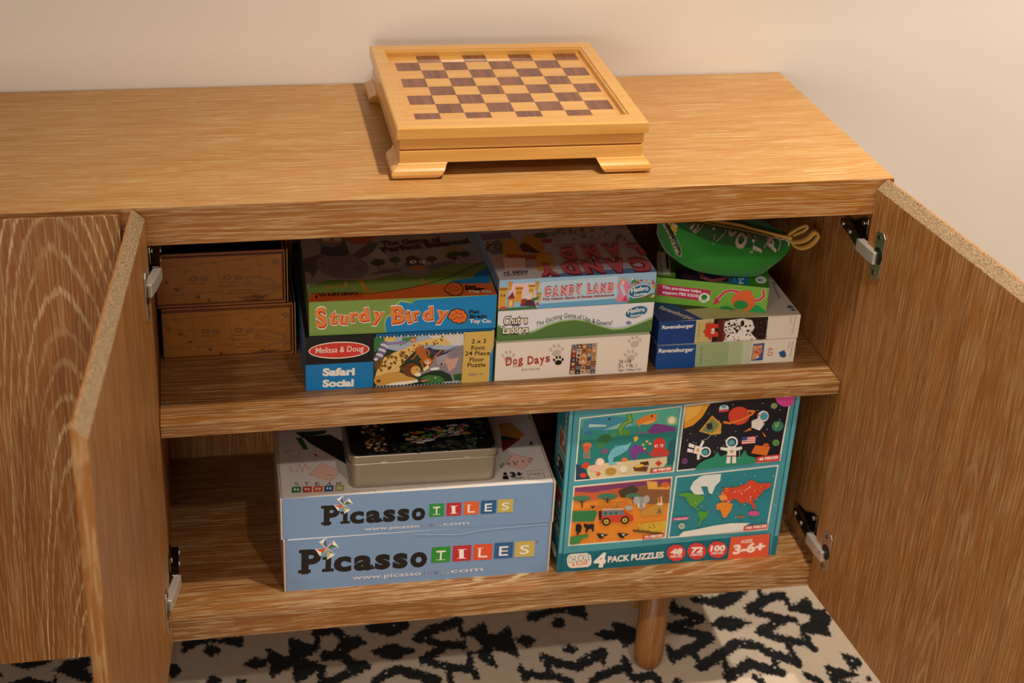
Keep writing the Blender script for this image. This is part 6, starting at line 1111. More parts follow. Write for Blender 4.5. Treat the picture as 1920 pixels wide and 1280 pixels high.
["p",284,59.5,124,96.1,121.5,96.3,119,60.5,120.8],["l",294,1.2,69.6,118.9,70.3,109.6],["e",60,66,114.2,2.26,-0.16,0.2,-2.8],
["l",294,1.2,78.7,118.3,79.4,108.9],["e",60,75,113.6,2.27,-0.16,0.21,-2.81],["l",294,1.2,87.8,117.7,88.5,108.3],
["e",60,84.1,113,2.28,-0.16,0.21,-2.82],["e",32,68.5,97.3,7.3,-0.55,0.59,-8.15],["e",322,68.5,97.3,4.28,-0.32,0.34,-4.7],
["e",172,68.5,97.3,2.01,-0.15,0.16,-2.19],["e",32,100,97.7,7.43,-0.55,0.64,-8.22],["e",322,100,97.7,4.36,-0.32,0.37,-4.74],
["e",172,100,97.7,2.05,-0.15,0.17,-2.21],["p",32,54.1,120,58.6,120.3,59.9,102.3,55.9,102],
["p",13,17.2,95.6,23.2,97.6,28,91.7,26.8,79.4,23.1,79.7,23.4,75,20.2,75.3,19.8,81.5,17.7,84.8],
["p",13,30.6,97,38.1,94,48,94.8,48.9,80.7,46.6,78.4,44.9,85.7,38.8,84.7,38,78.5,34.7,79.4,34.8,88.1,31.5,89.9],
["p",13,53.1,74.8,63.2,73.3,74.7,70.8,66.1,67.4,65.2,63.1,58.7,65.8],["p",397,61.3,71.6,66.8,71.8,64.8,68.2],["l",267,1,62.5,65.5,62,61.5],
["p",13,88.5,72.5,98.8,71,110.5,68.5,101.8,65.1,100.8,60.7,94.2,63.5],["p",397,96.8,69.3,102.5,69.5,100.4,65.8],["l",267,1,98.1,63.2,97.6,59.1],
["p",104,9.7,71.5,39.4,75.3,41.1,68.9,30.1,66.7,25.8,57.7,12.4,55.8,10,59.1],["p",295,133.7,63,168.8,64.7,169,56.2,133.3,55.4],
["t","72 PIECES",426,136.77,57.66,31.01,0.61,-0.1,4.91,0.045,0],
["p",343,219.4,173.2,227.2,176,255.8,176.2,255.9,161.8,248.7,152.5,244.9,136.7,239,140.2,235,153.3,224.1,153.9,231.1,137.5,214.8,138.5,205.4,151.8,209.6,164.2],
["p",142,187.6,143.3,203.5,143.9,217.5,139,231.5,134.2,232.1,127.8,224.9,118.6,217.5,111,205.6,123.1,198.9,136.3,189.5,136.8],
["p",166,217,115.9,224.5,108.9,228.9,105.4,220.4,109.2],
["p",124,226.2,105.6,243,101.1,241.3,91.5,233.7,85.5,229.5,72.8,226.9,76.2,229.2,89.1,224.1,99.2],
["p",304,259,132.6,265.6,148.3,285.2,147.2,301.4,152.8,309,160.5,324.2,151.5,347.3,150.2,342.7,140.6,334.4,137.8,329.8,128.2,321.9,122.1,314.9,109.3,308.4,116.3,297.4,113.8,287.8,124.2,274.4,118.6,265.8,120.8],
["p",362,255.2,116.6,265.9,119.8,283.2,114.7,281.8,101.7,275,87.4,269.4,87.8,263.6,103,255.8,105.1],
["p",363,256.3,132.7,267,135.3,273.7,125.1,262.9,121.9],["e",308,322.6,91.5,9.82,-0.7,0.62,-5.37],
["p",304,315.5,115.9,321.7,112.2,326.1,98.6,319.9,102.3],
["p",388,195.7,56.6,203,65.1,227.2,68,254.3,72.5,284.7,75.1,319.1,72.4,308.5,64.9,308.7,58.2,256,55.8,201.4,53.8],
["e",183,317.9,121.7,1.15,-0.07,0.15,-1.33,6],["e",366,319,137.3,1.15,-0.07,0.15,-1.32,6],["e",385,274.4,119.6,1.12,-0.07,0.14,-1.31,6],
["e",183,329,129.6,1.15,-0.07,0.16,-1.33,6],["e",366,293.7,141.8,1.13,-0.07,0.15,-1.31,6],["e",90,280,141.4,1.12,-0.07,0.14,-1.31,6],
["e",183,293.3,143.4,1.13,-0.07,0.15,-1.31,6],["e",385,308.7,145.6,1.14,-0.07,0.15,-1.32,6],["e",90,315,122.7,1.15,-0.07,0.15,-1.33,6],
["e",183,278.4,146.8,1.12,-0.06,0.14,-1.31,6],["e",366,264.6,123.4,1.12,-0.07,0.14,-1.31,6],["e",385,304.4,142.1,1.14,-0.07,0.15,-1.32,6],
["e",366,269.1,141.1,1.12,-0.07,0.14,-1.3,6],["e",366,290.5,139.3,1.13,-0.07,0.15,-1.31,6],["e",385,262.7,137.4,1.11,-0.07,0.14,-1.3,6],
["e",90,333.8,142.2,1.15,-0.07,0.16,-1.33,6],["e",366,269,145.9,1.11,-0.06,0.14,-1.3,6],["e",90,282.9,123,1.13,-0.07,0.14,-1.32,6],
["e",183,323.2,136,1.15,-0.07,0.15,-1.32,6],["e",385,313.4,124.9,1.14,-0.07,0.15,-1.33,6],["e",385,296.4,133.6,1.13,-0.07,0.15,-1.32,6],
["e",90,260.7,149.4,1.11,-0.06,0.14,-1.3,6],["e",385,276.7,119,1.12,-0.07,0.14,-1.32,6],["e",366,308.5,143.5,1.14,-0.07,0.15,-1.32,6],
["e",385,283.8,138.7,1.12,-0.07,0.14,-1.31,6],["e",366,324.5,120.4,1.15,-0.07,0.16,-1.33,6],["e",343,347.6,164.9,1.16,-0.06,0.12,-0.99,5],
["e",283,209.8,117.7,1.08,-0.07,0.09,-0.97,5],["e",43,260.5,104.6,1.12,-0.08,0.1,-0.99,5],["e",343,358.5,104.3,1.17,-0.08,0.12,-1.01,5],
["e",43,270.8,166.3,1.11,-0.06,0.11,-0.97,5],["e",343,292.7,153.8,1.13,-0.06,0.11,-0.98,5],["e",343,229.9,114.3,1.1,-0.07,0.1,-0.98,5],
["e",343,314.9,166.9,1.14,-0.06,0.11,-0.98,5],["e",283,187.1,131.2,1.07,-0.07,0.09,-0.96,5],["e",43,218.9,111.1,1.09,-0.07,0.1,-0.97,5],
["e",43,350.4,140.8,1.16,-0.07,0.12,-1,5],["e",283,296.5,171.2,1.13,-0.06,0.11,-0.98,5],["e",343,304,110.9,1.14,-0.08,0.11,-1,5],
["e",343,218.2,122.2,1.09,-0.07,0.1,-0.97,5],["e",343,300.6,139.4,1.13,-0.07,0.11,-0.99,5],["e",43,272.1,110.8,1.12,-0.08,0.11,-0.99,5],
["e",343,292.1,86,1.14,-0.08,0.11,-1,5],["e",283,328.4,144.2,1.15,-0.07,0.12,-0.99,5],["e",343,313,120,1.15,-0.07,0.11,-1,5],
["e",283,254.6,138.3,1.11,-0.07,0.1,-0.98,5],["e",43,340,119.2,1.16,-0.07,0.12,-1,5],["e",283,240.5,103.8,1.1,-0.08,0.1,-0.98,5],
["e",343,227,169.2,1.09,-0.06,0.1,-0.96,5],["e",283,308.4,115.6,1.14,-0.07,0.11,-1,5],["p",308,182.8,95.1,209.6,95.4,209.3,89.9,182.5,89.4],
["t","WORLD MAP",426,185.61,90.41,21.71,0.32,-0.04,2.95,0.02,0],["e",325,199.2,77.1,5.42,-0.42,0.56,-5.88],["e",63,199.2,77.1,3.25,-0.25,0.34,-3.59],
["p",325,198.8,81.7,200.3,77,199.6,72.5,198.1,77.2],["e",296,300.3,87.2,7.43,-0.54,0.19,-1.67],["p",295,308.8,67.2,350.8,68,350.8,58.5,308.8,57.2],
["t","100 PIECES",426,312.48,60.24,36.81,1.11,-0.16,5.17,0.045,0],
["p",394,49.4,19,49.4,15.6,48.5,12.6,47,10.2,44.8,8.7,42.2,8.2,17.5,8.5,14.8,9.1,12.3,10.6,10.2,13,8.7,16.1,7.9,19.4,7,27,7,30.3,7.8,33.3,9.4,35.6,11.5,37.2,14,37.7,38.6,37.6,41.3,37,43.9,35.5,46,33.1,47.6,30,48.4,26.7],
["t","CHUCKLE",82,10.08,19.12,35.94,2.79,-1.14,14.68,-0.004,0],["t","& ROAR",307,16.87,12.77,26.75,0.49,-0.15,8.34,0.01,0],
["t","4",418,52.45,8.56,20.35,-2.05,2.76,27.4,0.06,0],["t","PACK PUZZLES",418,77.3,14.39,96.43,1.02,-0.13,12.38,0.04,0],
["e",301,195.1,22.6,16.36,-1.52,1.61,-17.25,26],["t","48",426,185.11,20.24,20.61,-0.61,0.34,11.36,0.05,0],
["t","PIECES",426,185.71,13.61,20.09,-0.6,0.13,4.36,0.03,0],["e",301,231.2,22.6,16.68,-1.54,1.73,-17.42,26],
["t","72",426,220.96,20.19,21.01,-0.62,0.34,11.48,0.05,0],["t","PIECES",426,221.61,13.49,20.47,-0.61,0.13,4.41,0.03,0],
["e",301,267.3,22.6,17,-1.55,1.85,-17.58,26],["t","100",426,254.66,20.39,25.94,-1.04,0.47,11.57,0.05,0],
["t","PIECES",426,257.62,13.43,20.86,-0.61,0.13,4.45,0.03,0],["p",344,288.4,46.1,356.8,47.2,360.1,0.4,315.1,0,287.8,0],
["t","AGES",432,307.1,31.79,20.68,0.22,-0.07,6.93,0.02,0],["t","3-6+",432,295.75,10.53,56.41,2.26,-0.75,18.8,0.05,0],],
'fourpack_side':[
["p",49,0,0,80,0,80,318,0,318],["p",6,0,0,80,0,80,38.2,0,38.2],["p",326,18,251,66,251,66,215,18,215],["p",173,20,249,64,249,64,217,20,217],
["e",185,58.8,233.2,4,0,0,-4,8],["e",121,57.2,236,4,0,0,-4,8],["e",310,45.6,229.7,4,0,0,-4,8],["e",310,47.4,232,4,0,0,-4,8],
["e",378,46.2,232.9,4,0,0,-4,8],["e",185,52,238.8,4,0,0,-4,8],["p",326,18,204,66,204,66,168,18,168],["p",52,20,202,64,202,64,170,20,170],
["e",378,27.1,190.6,4,0,0,-4,8],["e",185,52.2,183.5,4,0,0,-4,8],["e",121,31.3,180.3,4,0,0,-4,8],["e",121,58.5,195.8,4,0,0,-4,8],
["e",378,24,178.3,4,0,0,-4,8],["e",121,46.5,179.7,4,0,0,-4,8],["p",326,18,146,66,146,66,110,18,110],["p",186,20,144,64,144,64,112,20,112],
["e",310,34.4,131.8,4,0,0,-4,8],["e",310,24.1,126.5,4,0,0,-4,8],["e",185,45.6,137.9,4,0,0,-4,8],["e",378,52.2,120.3,4,0,0,-4,8],
["e",185,45.1,127.9,4,0,0,-4,8],["e",185,36.4,117.5,4,0,0,-4,8],["p",326,18,96,66,96,66,60,18,60],["p",62,20,94,64,94,64,62,20,62],
["e",310,37.1,78.9,4,0,0,-4,8],["e",378,53.6,70.3,4,0,0,-4,8],["e",185,29.7,68.3,4,0,0,-4,8],["e",378,44.9,71.7,4,0,0,-4,8],
["e",310,24.4,79.1,4,0,0,-4,8],["e",378,29.1,72.9,4,0,0,-4,8],["t","4 PACK PUZZLES",385,50,304,0,-66,10,0,0.02,0],["e",394,40,18,18,0,0,-10],],
'map_upper':[
["p",214,0,0,232,0,232,84,0,84],["p",205,64.9,72.4,62.3,74.3,58.4,74.3,55.2,74.6,51.7,73.5,54.7,71.8,54.1,69.1,59.1,68.9,63.7,70],
["p",215,187,6.8,183.3,8.4,180.2,9.2,177.8,8.1,172,8.1,172.8,5.5,176.9,4.6,180,5.2,184.4,4.7],
["p",205,183.5,57.7,178.7,58.7,177,59.8,173.8,59.8,171.4,58.6,170.3,56.6,172.6,54.5,177.5,54.4,182.2,55.3],
["p",206,143,81.4,144.7,83.9,139.7,83.8,137.3,84,135.5,84,134.6,82.1,135.3,80.7,136.4,79.3,140.1,78.1,142.1,80],
["p",215,118.5,16.4,116.8,18.1,114,20.2,108.9,19.6,107.1,17.4,105.8,15.1,109,13.2,113.4,14.5,118.2,14.1],
["p",205,232,66,230.9,66.9,227.8,65.6,223.5,65,224.4,62.8,226.4,60.7,230.8,61.5,232,61.9],
["p",206,159.5,31.8,157.7,33.4,154.8,34.8,150.9,34.2,149.5,32.5,146.3,30.4,150.1,28.5,155,28.4,157.1,30.4],
["p",206,49.8,58.3,50.3,60.6,45.9,61.4,42.8,60.1,40.9,59,37.9,57,42.7,56.4,45.6,56.2,50.6,56],
["p",215,232,12.1,229.1,12.4,225,11.9,221.2,10.6,225,8.8,224.6,6.3,229.1,6.3,232,7.3],
["p",205,79.1,30,75.2,31.1,73.6,33.7,70.4,31.6,64.8,31.3,65.9,28.8,69.2,27.2,73.2,27.9,75.6,28.6],
["p",205,205.8,64.2,201.6,65.3,200.2,67.7,197.5,65.5,193.5,65.2,193.9,63.2,197.4,62.7,200,61.7,204.8,61.8],
["p",215,95.3,34.5,95.5,36.5,91.8,37.4,87.2,37.7,85.8,35.4,87.1,33.8,87.7,31.7,91.8,32,96,32.4],
["p",205,132.2,72.2,129.9,73.7,127.4,75.5,122.6,75.2,120.7,73.2,120.5,71.1,124,70.2,127.2,69.7,132.4,69.7],
["p",215,4.5,16.5,5.7,18.7,1.1,18.5,0,18.3,0,13.7,1.4,13.9,6.2,14.1],
["p",206,53.1,66,51.2,67.3,48.6,67.6,44.8,68.8,42.6,67,43.8,65.2,44.5,62.9,48.8,64,52.1,64.3],
["p",215,165.3,6.1,164.7,8.1,160.5,7.9,157.8,7.9,154.8,7,155.2,5.2,156.8,3.3,161.3,2.4,163.1,4.8],
["p",205,194.1,29.8,193.7,31,191.8,32.8,189.2,31.1,187.4,30.4,184.3,28.5,187.1,26.5,192.1,26.2,196.3,27.5],
["p",205,225.8,26.6,227,28.8,223.1,30.4,219.5,28.5,216.9,27.4,216.6,25.6,219.7,24.8,222.7,24.1,227.4,24.3],
["p",205,175.9,75,177.4,77.4,173.1,78.8,169.6,76.9,168.3,75.6,165.2,73.8,168.1,71.7,173.1,71.5,175.7,73.4],
["p",215,95.2,69.9,95.1,72.3,90.2,71.8,87.8,71.4,84.5,70.8,82.9,68.7,87.6,68.2,90.4,67.6,94.2,68],
["p",215,113.5,58.7,114.6,61,109.7,60.5,105.3,61.9,103.5,59.7,106,58.1,105.3,55.3,109.9,56.5,111.7,57.6],
["p",205,34.1,72.4,32.4,74.4,28.6,75,26.2,73.7,20.5,73.7,22.9,71.5,24.1,69.1,28.3,70.8,31.4,70.9],
["p",205,85,54.6,87,56.8,82.4,56.8,78.3,57.5,77.1,55.4,77,53.7,80,53.1,82.8,51.7,85.9,52.9],
["p",215,231.7,32.7,228.5,34.6,225.2,36.5,221.1,35.1,217.5,33.8,217.9,31.6,221.9,30.9,224.9,29.9,228.5,30.8],
["p",215,225.8,53.3,226.3,55.4,222.7,57.1,219.4,54.9,215.3,54.4,215.4,52.2,218.5,50.7,222.1,51.2,225.6,51.5],
["p",205,92.4,59.3,90.2,60.9,87.3,61.8,83.5,61.8,78.9,60.6,81.1,58.3,83,56.2,87.2,57,91.5,57.2],["l",136,0.35,15,83.6,21.5,1.1],
["l",136,0.35,72.3,82.2,80.4,0.6],["l",136,0.35,132.1,71.8,140,2.2],["l",136,0.35,194.7,80,199.9,41.7],
["l",136,0.35,13.1,66,73.2,68,133,71.8,194.7,79.5,230.1,83.7],["l",136,0.35,16.9,16.8,79.5,18.3,138.3,20.7],
["t","C",53,40.5,51.57,-5.21,3.96,-3.47,-4.57,0,0],["t","A",53,58.46,40.73,-5.2,3.95,-3.47,-4.57,0,0],
["t","P",53,73.38,28.62,-5.19,3.94,-3.46,-4.56,0,0],["t","E",53,104.33,14.96,-5.95,2.41,-2.18,-5.37,0,0],
["t","R",53,121.08,7.73,-5.94,2.41,-2.18,-5.37,0,0],["t","I",53,25.52,61.17,-5.22,3.96,-3.47,-4.58,0,0],["e",190,95.5,44.7,8.6,-0.21,-0.02,-4.31,12],
["e",150,95.5,44.7,6.19,-0.15,-0.01,-3.1,12],["e",214,95.5,44.7,3.61,-0.09,-0.01,-1.81,12],["e",190,111.4,43.5,7.47,-0.18,-0.02,-4.31,12],
["e",150,111.4,43.5,5.38,-0.13,-0.02,-3.1,12],["e",214,111.4,43.5,3.14,-0.08,-0.01,-1.81,12],["e",190,146.9,45,8.39,-0.21,-0.03,-4.31,12],
["e",150,146.9,45,6.04,-0.15,-0.02,-3.1,12],["e",214,146.9,45,3.52,-0.09,-0.01,-1.81,12],["e",190,164.6,43,6.71,-0.16,-0.03,-4.3,12],
["e",150,164.6,43,4.83,-0.12,-0.02,-3.1,12],["e",214,164.6,43,2.82,-0.07,-0.01,-1.81,12],["e",190,221.6,68.2,6.7,-0.17,-0.05,-4.31,12],
["e",150,221.6,68.2,4.82,-0.12,-0.03,-3.1,12],["e",214,221.6,68.2,2.81,-0.07,-0.02,-1.81,12],
["p",190,173.9,44.3,190.7,44.9,220.3,35.4,222.1,29.5,216.5,24.7,203.5,24.1,184.9,27.4,172.9,34.6],
["p",214,177.6,40.3,190.6,40.6,216.6,32.5,215.6,27.7,199.8,27.1,186.8,30.3],["p",190,192.3,19.4,222.1,23.6,224.2,17.7,212.6,9.2,195.9,8.6,190.4,13.7],
["p",214,196,16.4,219.2,19.8,210.8,11.8,197.8,10.9],["e",190,175.6,31,4.84,-0.12,-0.03,-3.13],["e",190,227.6,23.5,4.83,-0.12,-0.05,-4.29],
["l",108,0.5,179.4,37.3,180.1,34.8],["l",108,0.5,182,36.7,182.7,34.1],["l",108,0.5,184.6,36,185.3,33.5],["l",108,0.5,187.2,35.4,187.9,32.8],
["l",108,0.5,189.8,34.7,190.5,32.2],["l",108,0.5,192.4,34.1,193.1,31.5],["l",108,0.5,195,33.4,195.7,30.9],["l",108,0.5,197.6,32.8,198.3,30.2],
["l",108,0.5,200.2,32.1,200.9,29.6],["l",108,0.5,202.8,31.5,203.5,28.9],["l",108,0.5,205.4,30.8,206.1,28.3],["l",108,0.5,208,30.2,208.7,27.6],
["l",108,0.5,210.6,29.5,211.3,27],["l",108,0.5,213.2,28.9,213.9,26.3],["l",88,0.45,88,36.6,89.3,37.2,90.2,36.6],
["l",88,0.45,91,37.5,92.3,35.2,93.2,36.5],["l",88,0.45,94,36.9,95.3,36.7,96.2,36.4],["l",88,0.45,97,36.2,98.3,37,99.2,36.4],
["l",88,0.45,100,35.6,101.3,36.5,102.2,36.3],["l",88,0.45,103,36.3,104.3,35.9,105.2,36.2],["l",88,0.45,105.9,36.4,107.2,35,108.2,36.1],
["l",88,0.45,108.9,36.2,110.2,35.4,111.2,36.1],["l",88,0.45,111.9,36.8,113.2,36.2,114.2,36],["l",88,0.45,135.6,38.2,136.9,35.8,137.9,37],
["l",88,0.45,138.6,36.2,139.9,36.4,140.8,36.9],["l",88,0.45,141.6,37.5,142.9,38,143.8,36.8],["l",88,0.45,144.6,36.3,145.9,36.1,146.8,36.8],
["l",88,0.45,147.6,37.8,148.9,37,149.8,36.7],["l",88,0.45,150.5,37.1,151.8,35.7,152.8,36.6],["l",88,0.45,153.5,36.1,154.8,36.8,155.8,36.5],
["l",88,0.45,156.5,37.7,157.8,35.7,158.7,36.5],["l",88,0.45,159.5,36.9,160.8,35.3,161.7,36.4],["l",88,0.45,130.9,30,132.2,30.5,133.1,29.7],
["l",88,0.45,133.9,29.2,135.2,29,136.1,29.6],["l",88,0.45,136.9,29.5,138.2,30.8,139.1,29.5],["l",88,0.45,139.9,29.6,141.2,28.2,142.1,29.5],
["l",88,0.45,142.8,28.8,144.1,28.1,145.1,29.4],["l",88,0.45,145.8,29.1,147.1,29.8,148.1,29.3],["l",88,0.45,148.8,30.4,150.1,29.7,151,29.2],
["l",88,0.45,151.8,30.3,153.1,28.1,154,29.2],["l",88,0.45,154.8,29.8,156.1,29.6,157,29.1],["l",88,0.45,157.8,30.2,159.1,29.4,160,29],
["l",88,0.45,160.7,28.8,162,27.7,163,28.9],["l",88,0.45,149.5,20.9,150.8,20,151.7,21.4],["l",88,0.45,152.5,22.5,153.8,22.1,154.7,21.3],
["l",88,0.45,155.5,21.9,156.8,21.4,157.7,21.3],["l",88,0.45,158.4,21.5,159.7,21.5,160.7,21.2],["l",88,0.45,161.4,21.6,162.7,22.6,163.6,21.1],
["l",88,0.45,164.4,21.4,165.7,19.6,166.6,21],["l",88,0.45,167.4,21.1,168.7,20.5,169.6,21],["l",88,0.45,170.3,21.6,171.6,21.1,172.6,20.9],
["l",88,0.45,173.3,21.1,174.6,22.2,175.6,20.8],["l",88,0.45,176.3,20.3,177.6,21.6,178.5,20.8],["l",88,0.45,179.3,21.9,180.6,20.1,181.5,20.7],
["l",88,0.45,182.3,21.2,183.5,19.7,184.5,20.6],["l",88,0.45,185.2,21.7,186.5,21.4,187.5,20.5],["l",88,0.45,142,17.8,143.3,17.9,144.2,16.7],
["l",88,0.45,145,16.6,146.3,16,147.2,16.6],["l",88,0.45,148,17,149.3,15.5,150.2,16.6],["l",88,0.45,150.9,16.1,152.3,17.5,153.2,16.5],
["l",88,0.45,153.9,15.8,155.2,16.9,156.2,16.4],["l",88,0.45,156.9,16.5,158.2,15.1,159.1,16.3],["l",88,0.45,159.9,15.7,161.2,17.3,162.1,16.3],
["l",88,0.45,162.9,17.3,164.2,15.2,165.1,16.2],["l",88,0.45,165.8,16.7,167.1,17.4,168.1,16.1],["l",88,0.45,168.8,15.4,170.1,16.2,171,16.1],
["l",88,0.45,171.8,16.6,173.1,16.1,174,16],["l",88,0.45,174.8,16.6,176.1,17.2,177,15.9],["l",88,0.45,177.8,16.9,179.1,17.1,180,15.8],
["l",88,0.45,180.7,16.9,182,14.6,182.9,15.8],["l",88,0.45,183.7,16.5,185,16.3,185.9,15.7],["l",88,0.45,186.7,15.6,188,16.7,188.9,15.6],
["l",88,0.45,160.6,8.8,161.9,8.7,162.8,9.4],["l",88,0.45,163.5,9,164.9,9.3,165.8,9.4],["l",88,0.45,166.5,9.1,167.8,8.2,168.8,9.3],
["l",88,0.45,169.5,10.1,170.8,8.8,171.7,9.2],["l",88,0.45,172.5,9.7,173.8,7.8,174.7,9.1],["l",88,0.45,175.5,9.8,176.7,8.6,177.7,9.1],
["l",88,0.45,178.4,9.9,179.7,8.3,180.7,9],["l",88,0.45,181.4,9.7,182.7,9.6,183.6,8.9],["l",88,0.45,184.4,9.5,185.7,9.3,186.6,8.9],
["l",88,0.45,187.3,8.1,188.7,9.2,189.6,8.8],["l",88,0.45,168,3.2,169.3,3.5,170.2,3],["l",88,0.45,170.9,3,172.2,2.8,173.2,2.9],
["l",88,0.45,173.9,2.3,175.2,4.1,176.1,2.9],["l",88,0.45,176.9,3.4,178.2,2.2,179.1,2.8],["l",88,0.45,179.9,2.6,181.2,3.5,182.1,2.7],
["l",88,0.45,182.8,2.1,184.1,3.5,185.1,2.7],["l",88,0.45,185.8,2.9,187.1,2,188,2.6],["l",88,0.45,188.8,2.4,190.1,1.1,191,2.5],
["l",88,0.45,191.7,2.1,193.1,2.6,194,2.5],["l",88,0.45,194.7,3.4,196,2.4,197,2.4],["l",108,0.35,172.4,5.3,177.4,14.2],
["l",108,0.35,191.6,10.7,184.2,10.4],["l",108,0.35,175.9,5.8,200.6,2.8],["l",108,0.35,178.3,2.4,197.6,8.4],["l",108,0.35,195.4,2.9,191.2,6.3],
["l",108,0.35,199.6,8.5,211.9,12.7],["l",108,0.35,189.6,3.9,206.9,8.2],["l",108,0.35,186.1,8.6,187.4,12.3],["l",108,0.35,182.1,4.4,208.9,12.8],
["l",108,0.35,183.3,4,210.6,5.7],["l",108,0.35,171.4,6.7,184.4,10.9],["l",108,0.35,183.4,2.4,190.1,14.5],["l",108,0.35,201.3,5.6,185.9,3.6],
["l",108,0.35,171.3,3.8,176.1,6.3],["l",108,0.35,172,4.2,198.1,13.6],["l",108,0.35,164.7,7.7,201,8.3],["l",108,0.35,185.4,10,204,6.8],
["l",108,0.35,187.3,10.6,197.2,7.9],["l",108,0.35,200.5,5.3,197.8,6.9],["l",108,0.35,192.7,4,203.2,8.5],["l",108,0.35,194.8,9.2,188,13.7],
["l",108,0.35,201,8.3,195.3,10.8],["p",133,0,0,232,0,232,2.1,0,2.1],["p",133,0,81.9,232,81.9,232,84,0,84],],
'map_lower':[
["p",214,0,0,238,0,238,84,0,84],["p",215,147.1,2.5,144.2,3.7,142.7,6.3,139.6,4,136.4,3.3,137.2,1.7,138.7,0.1,139.7,-0,142.9,0,144.8,1.1],
["p",215,110,76.3,107,78.3,102.9,78.2,100.1,78.2,98.5,77,97.7,75.5,99.2,73.6,102.8,74.8,106.5,74.6],
["p",205,73.7,48.9,72.1,51,67.9,51.3,64.7,51,60.9,50,61.5,47.9,63.6,45.8,68.1,46.4,69.8,47.8],
["p",205,64,69.2,62.2,70.5,60,71.4,56.4,71.7,54.5,70.1,54.8,68.4,56.9,67.2,60,67.2,63.5,67.5],
["p",205,113.6,26.6,112.8,28.9,108.2,29.1,105.5,28.1,101.8,27.6,104,25.9,103.8,23.5,108.1,24.7,110.2,25.4],
["p",205,195.1,53.5,191.7,55.3,188.3,56.6,184.1,56.2,180.4,54.7,180.4,52.2,185,51.5,188,51.5,191.7,51.7],
["p",215,79.8,53.5,76.5,55,73.9,56.4,69.8,56.1,66.5,54.6,68.3,52.6,70.5,51.4,73.7,51.3,78.7,51.1],
["p",215,179.3,35.2,180.1,37.6,175.3,37.8,172.7,36.6,171.6,35.7,168.5,34.1,171.9,32.9,175.8,31.6,178.8,33.4],
["p",205,72.8,39.1,73,40.5,70.9,42.6,67.9,40.7,66.4,39.7,62.9,37.9,67.3,37,70.7,36.4,74.3,37.3],
["p",215,181.2,0.4,179.6,2.7,174.7,2.4,171,2.9,169,1.2,167.8,0,180.9,0],
["p",205,202.1,65.3,203.3,67.5,199.4,69.1,196,67.1,194.4,65.9,191,63.9,194.3,61.9,198.8,63.5,203.5,63.1],
["p",206,67.2,65.6,68,67.8,63.6,68.3,60,67.9,59.3,66.2,56.8,64.5,59.5,62.7,63.5,63.4,65.2,64.6],
["p",206,216.2,6.3,215.8,7.8,212.6,7.8,209.4,8.5,205.3,7.5,204.8,4.9,208.9,3.5,213.3,3.1,214.6,5.2],
["p",206,176.8,64.1,173.1,65.8,169.7,65.7,166.9,66.1,166.3,64.6,165.1,63.4,166.3,61.5,170,62,172.5,62.8],
["p",206,139.8,72.7,138.8,75,134.5,76.3,130.5,75,127.8,73.7,128.7,71.8,130.4,70.2,134.2,70.1,135.9,71.6],
["p",205,81,27.1,77.2,28.5,74.7,30,71.8,28.6,69.2,27.9,68,26,70.2,23.9,74.8,24.3,76.5,25.9],
["p",206,89.4,47.7,89.1,49.6,85.8,51.3,81.4,50.4,78,48.9,80.3,46.9,81,44.5,86,43.9,89,45.9],
["p",215,230.9,64.2,230.3,66.3,226.2,67,222.7,66.3,219.5,65.2,217.9,62.8,223.6,62.8,226.4,61,229.7,62.4],
["p",206,207.2,54.6,205.7,56,203.6,57.9,198.6,57.9,195.5,55.8,197.8,53.7,199.2,51.7,203.8,51.1,206.2,53.1],
["p",205,94.8,16.8,96.9,19,93,20.2,90.2,18.2,88.7,17.4,87.5,16,89.9,15.1,93.1,13.6,94.9,15.6],
["p",215,81.9,30.4,82.8,32.9,77.8,33.5,72.9,33.6,71.1,31.4,69.4,29,74.3,28.2,77.5,28.2,82,28.2],
["p",215,122.5,51.9,120.6,52.9,119,54.7,114.3,55.1,114.8,52.4,110.7,50.5,115.7,49.7,119.5,47.9,123.4,49.7],
["p",215,196.5,47.4,197.1,49.1,194.2,50.8,190.2,49.7,186.6,48.5,185.6,46,190.3,45,194.1,44.4,198.1,45.3],
["p",205,230,48.3,230,49.5,228,51.3,224.4,50.5,219.8,49.5,221.1,47.2,223.8,45.4,227.6,46.4,231.3,46.5],
["p",215,92.7,16.6,91.1,17.5,89.7,19.1,85.3,19.6,82.1,17.8,83.2,15.5,86.4,14.4,90.2,13.1,92,15.3],
["p",215,198.8,3.4,197.7,5.6,193.5,6.6,188.7,6.5,185.7,4.5,186.7,2.3,188.8,0.2,193.5,0.5,195.1,2.2],["l",136,0.35,28,88.1,34.2,2.4],
["l",136,0.35,82.8,85.5,90.8,-0.1],["l",136,0.35,141.2,73.4,149.3,-0.5],["l",136,0.35,203.6,80.8,209.1,39.7],
["l",136,0.35,26.2,69.9,83.7,70.7,142.2,73.4,203.6,80.2,239.5,83.9],["l",136,0.35,29.8,18.9,89.9,18.4,147.5,19.2],
["t","C",53,52.27,54.34,-4.99,4.24,-3.73,-4.38,0,0],["t","A",53,69.52,42.58,-5.01,4.26,-3.73,-4.39,0,0],
["t","P",53,83.95,29.5,-5.03,4.28,-3.74,-4.4,0,0],["t","E",53,114.11,14.2,-5.82,2.73,-2.55,-5.43,0,0],
["t","R",53,130.57,6.01,-5.85,2.75,-2.55,-5.44,0,0],["t","I",53,37.97,64.67,-4.97,4.23,-3.72,-4.37,0,0],
["e",190,105.4,45.7,8.38,-0.45,-0.01,-4.53,12],["e",150,105.4,45.7,6.04,-0.32,-0.01,-3.26,12],["e",214,105.4,45.7,3.52,-0.19,-0,-1.9,12],
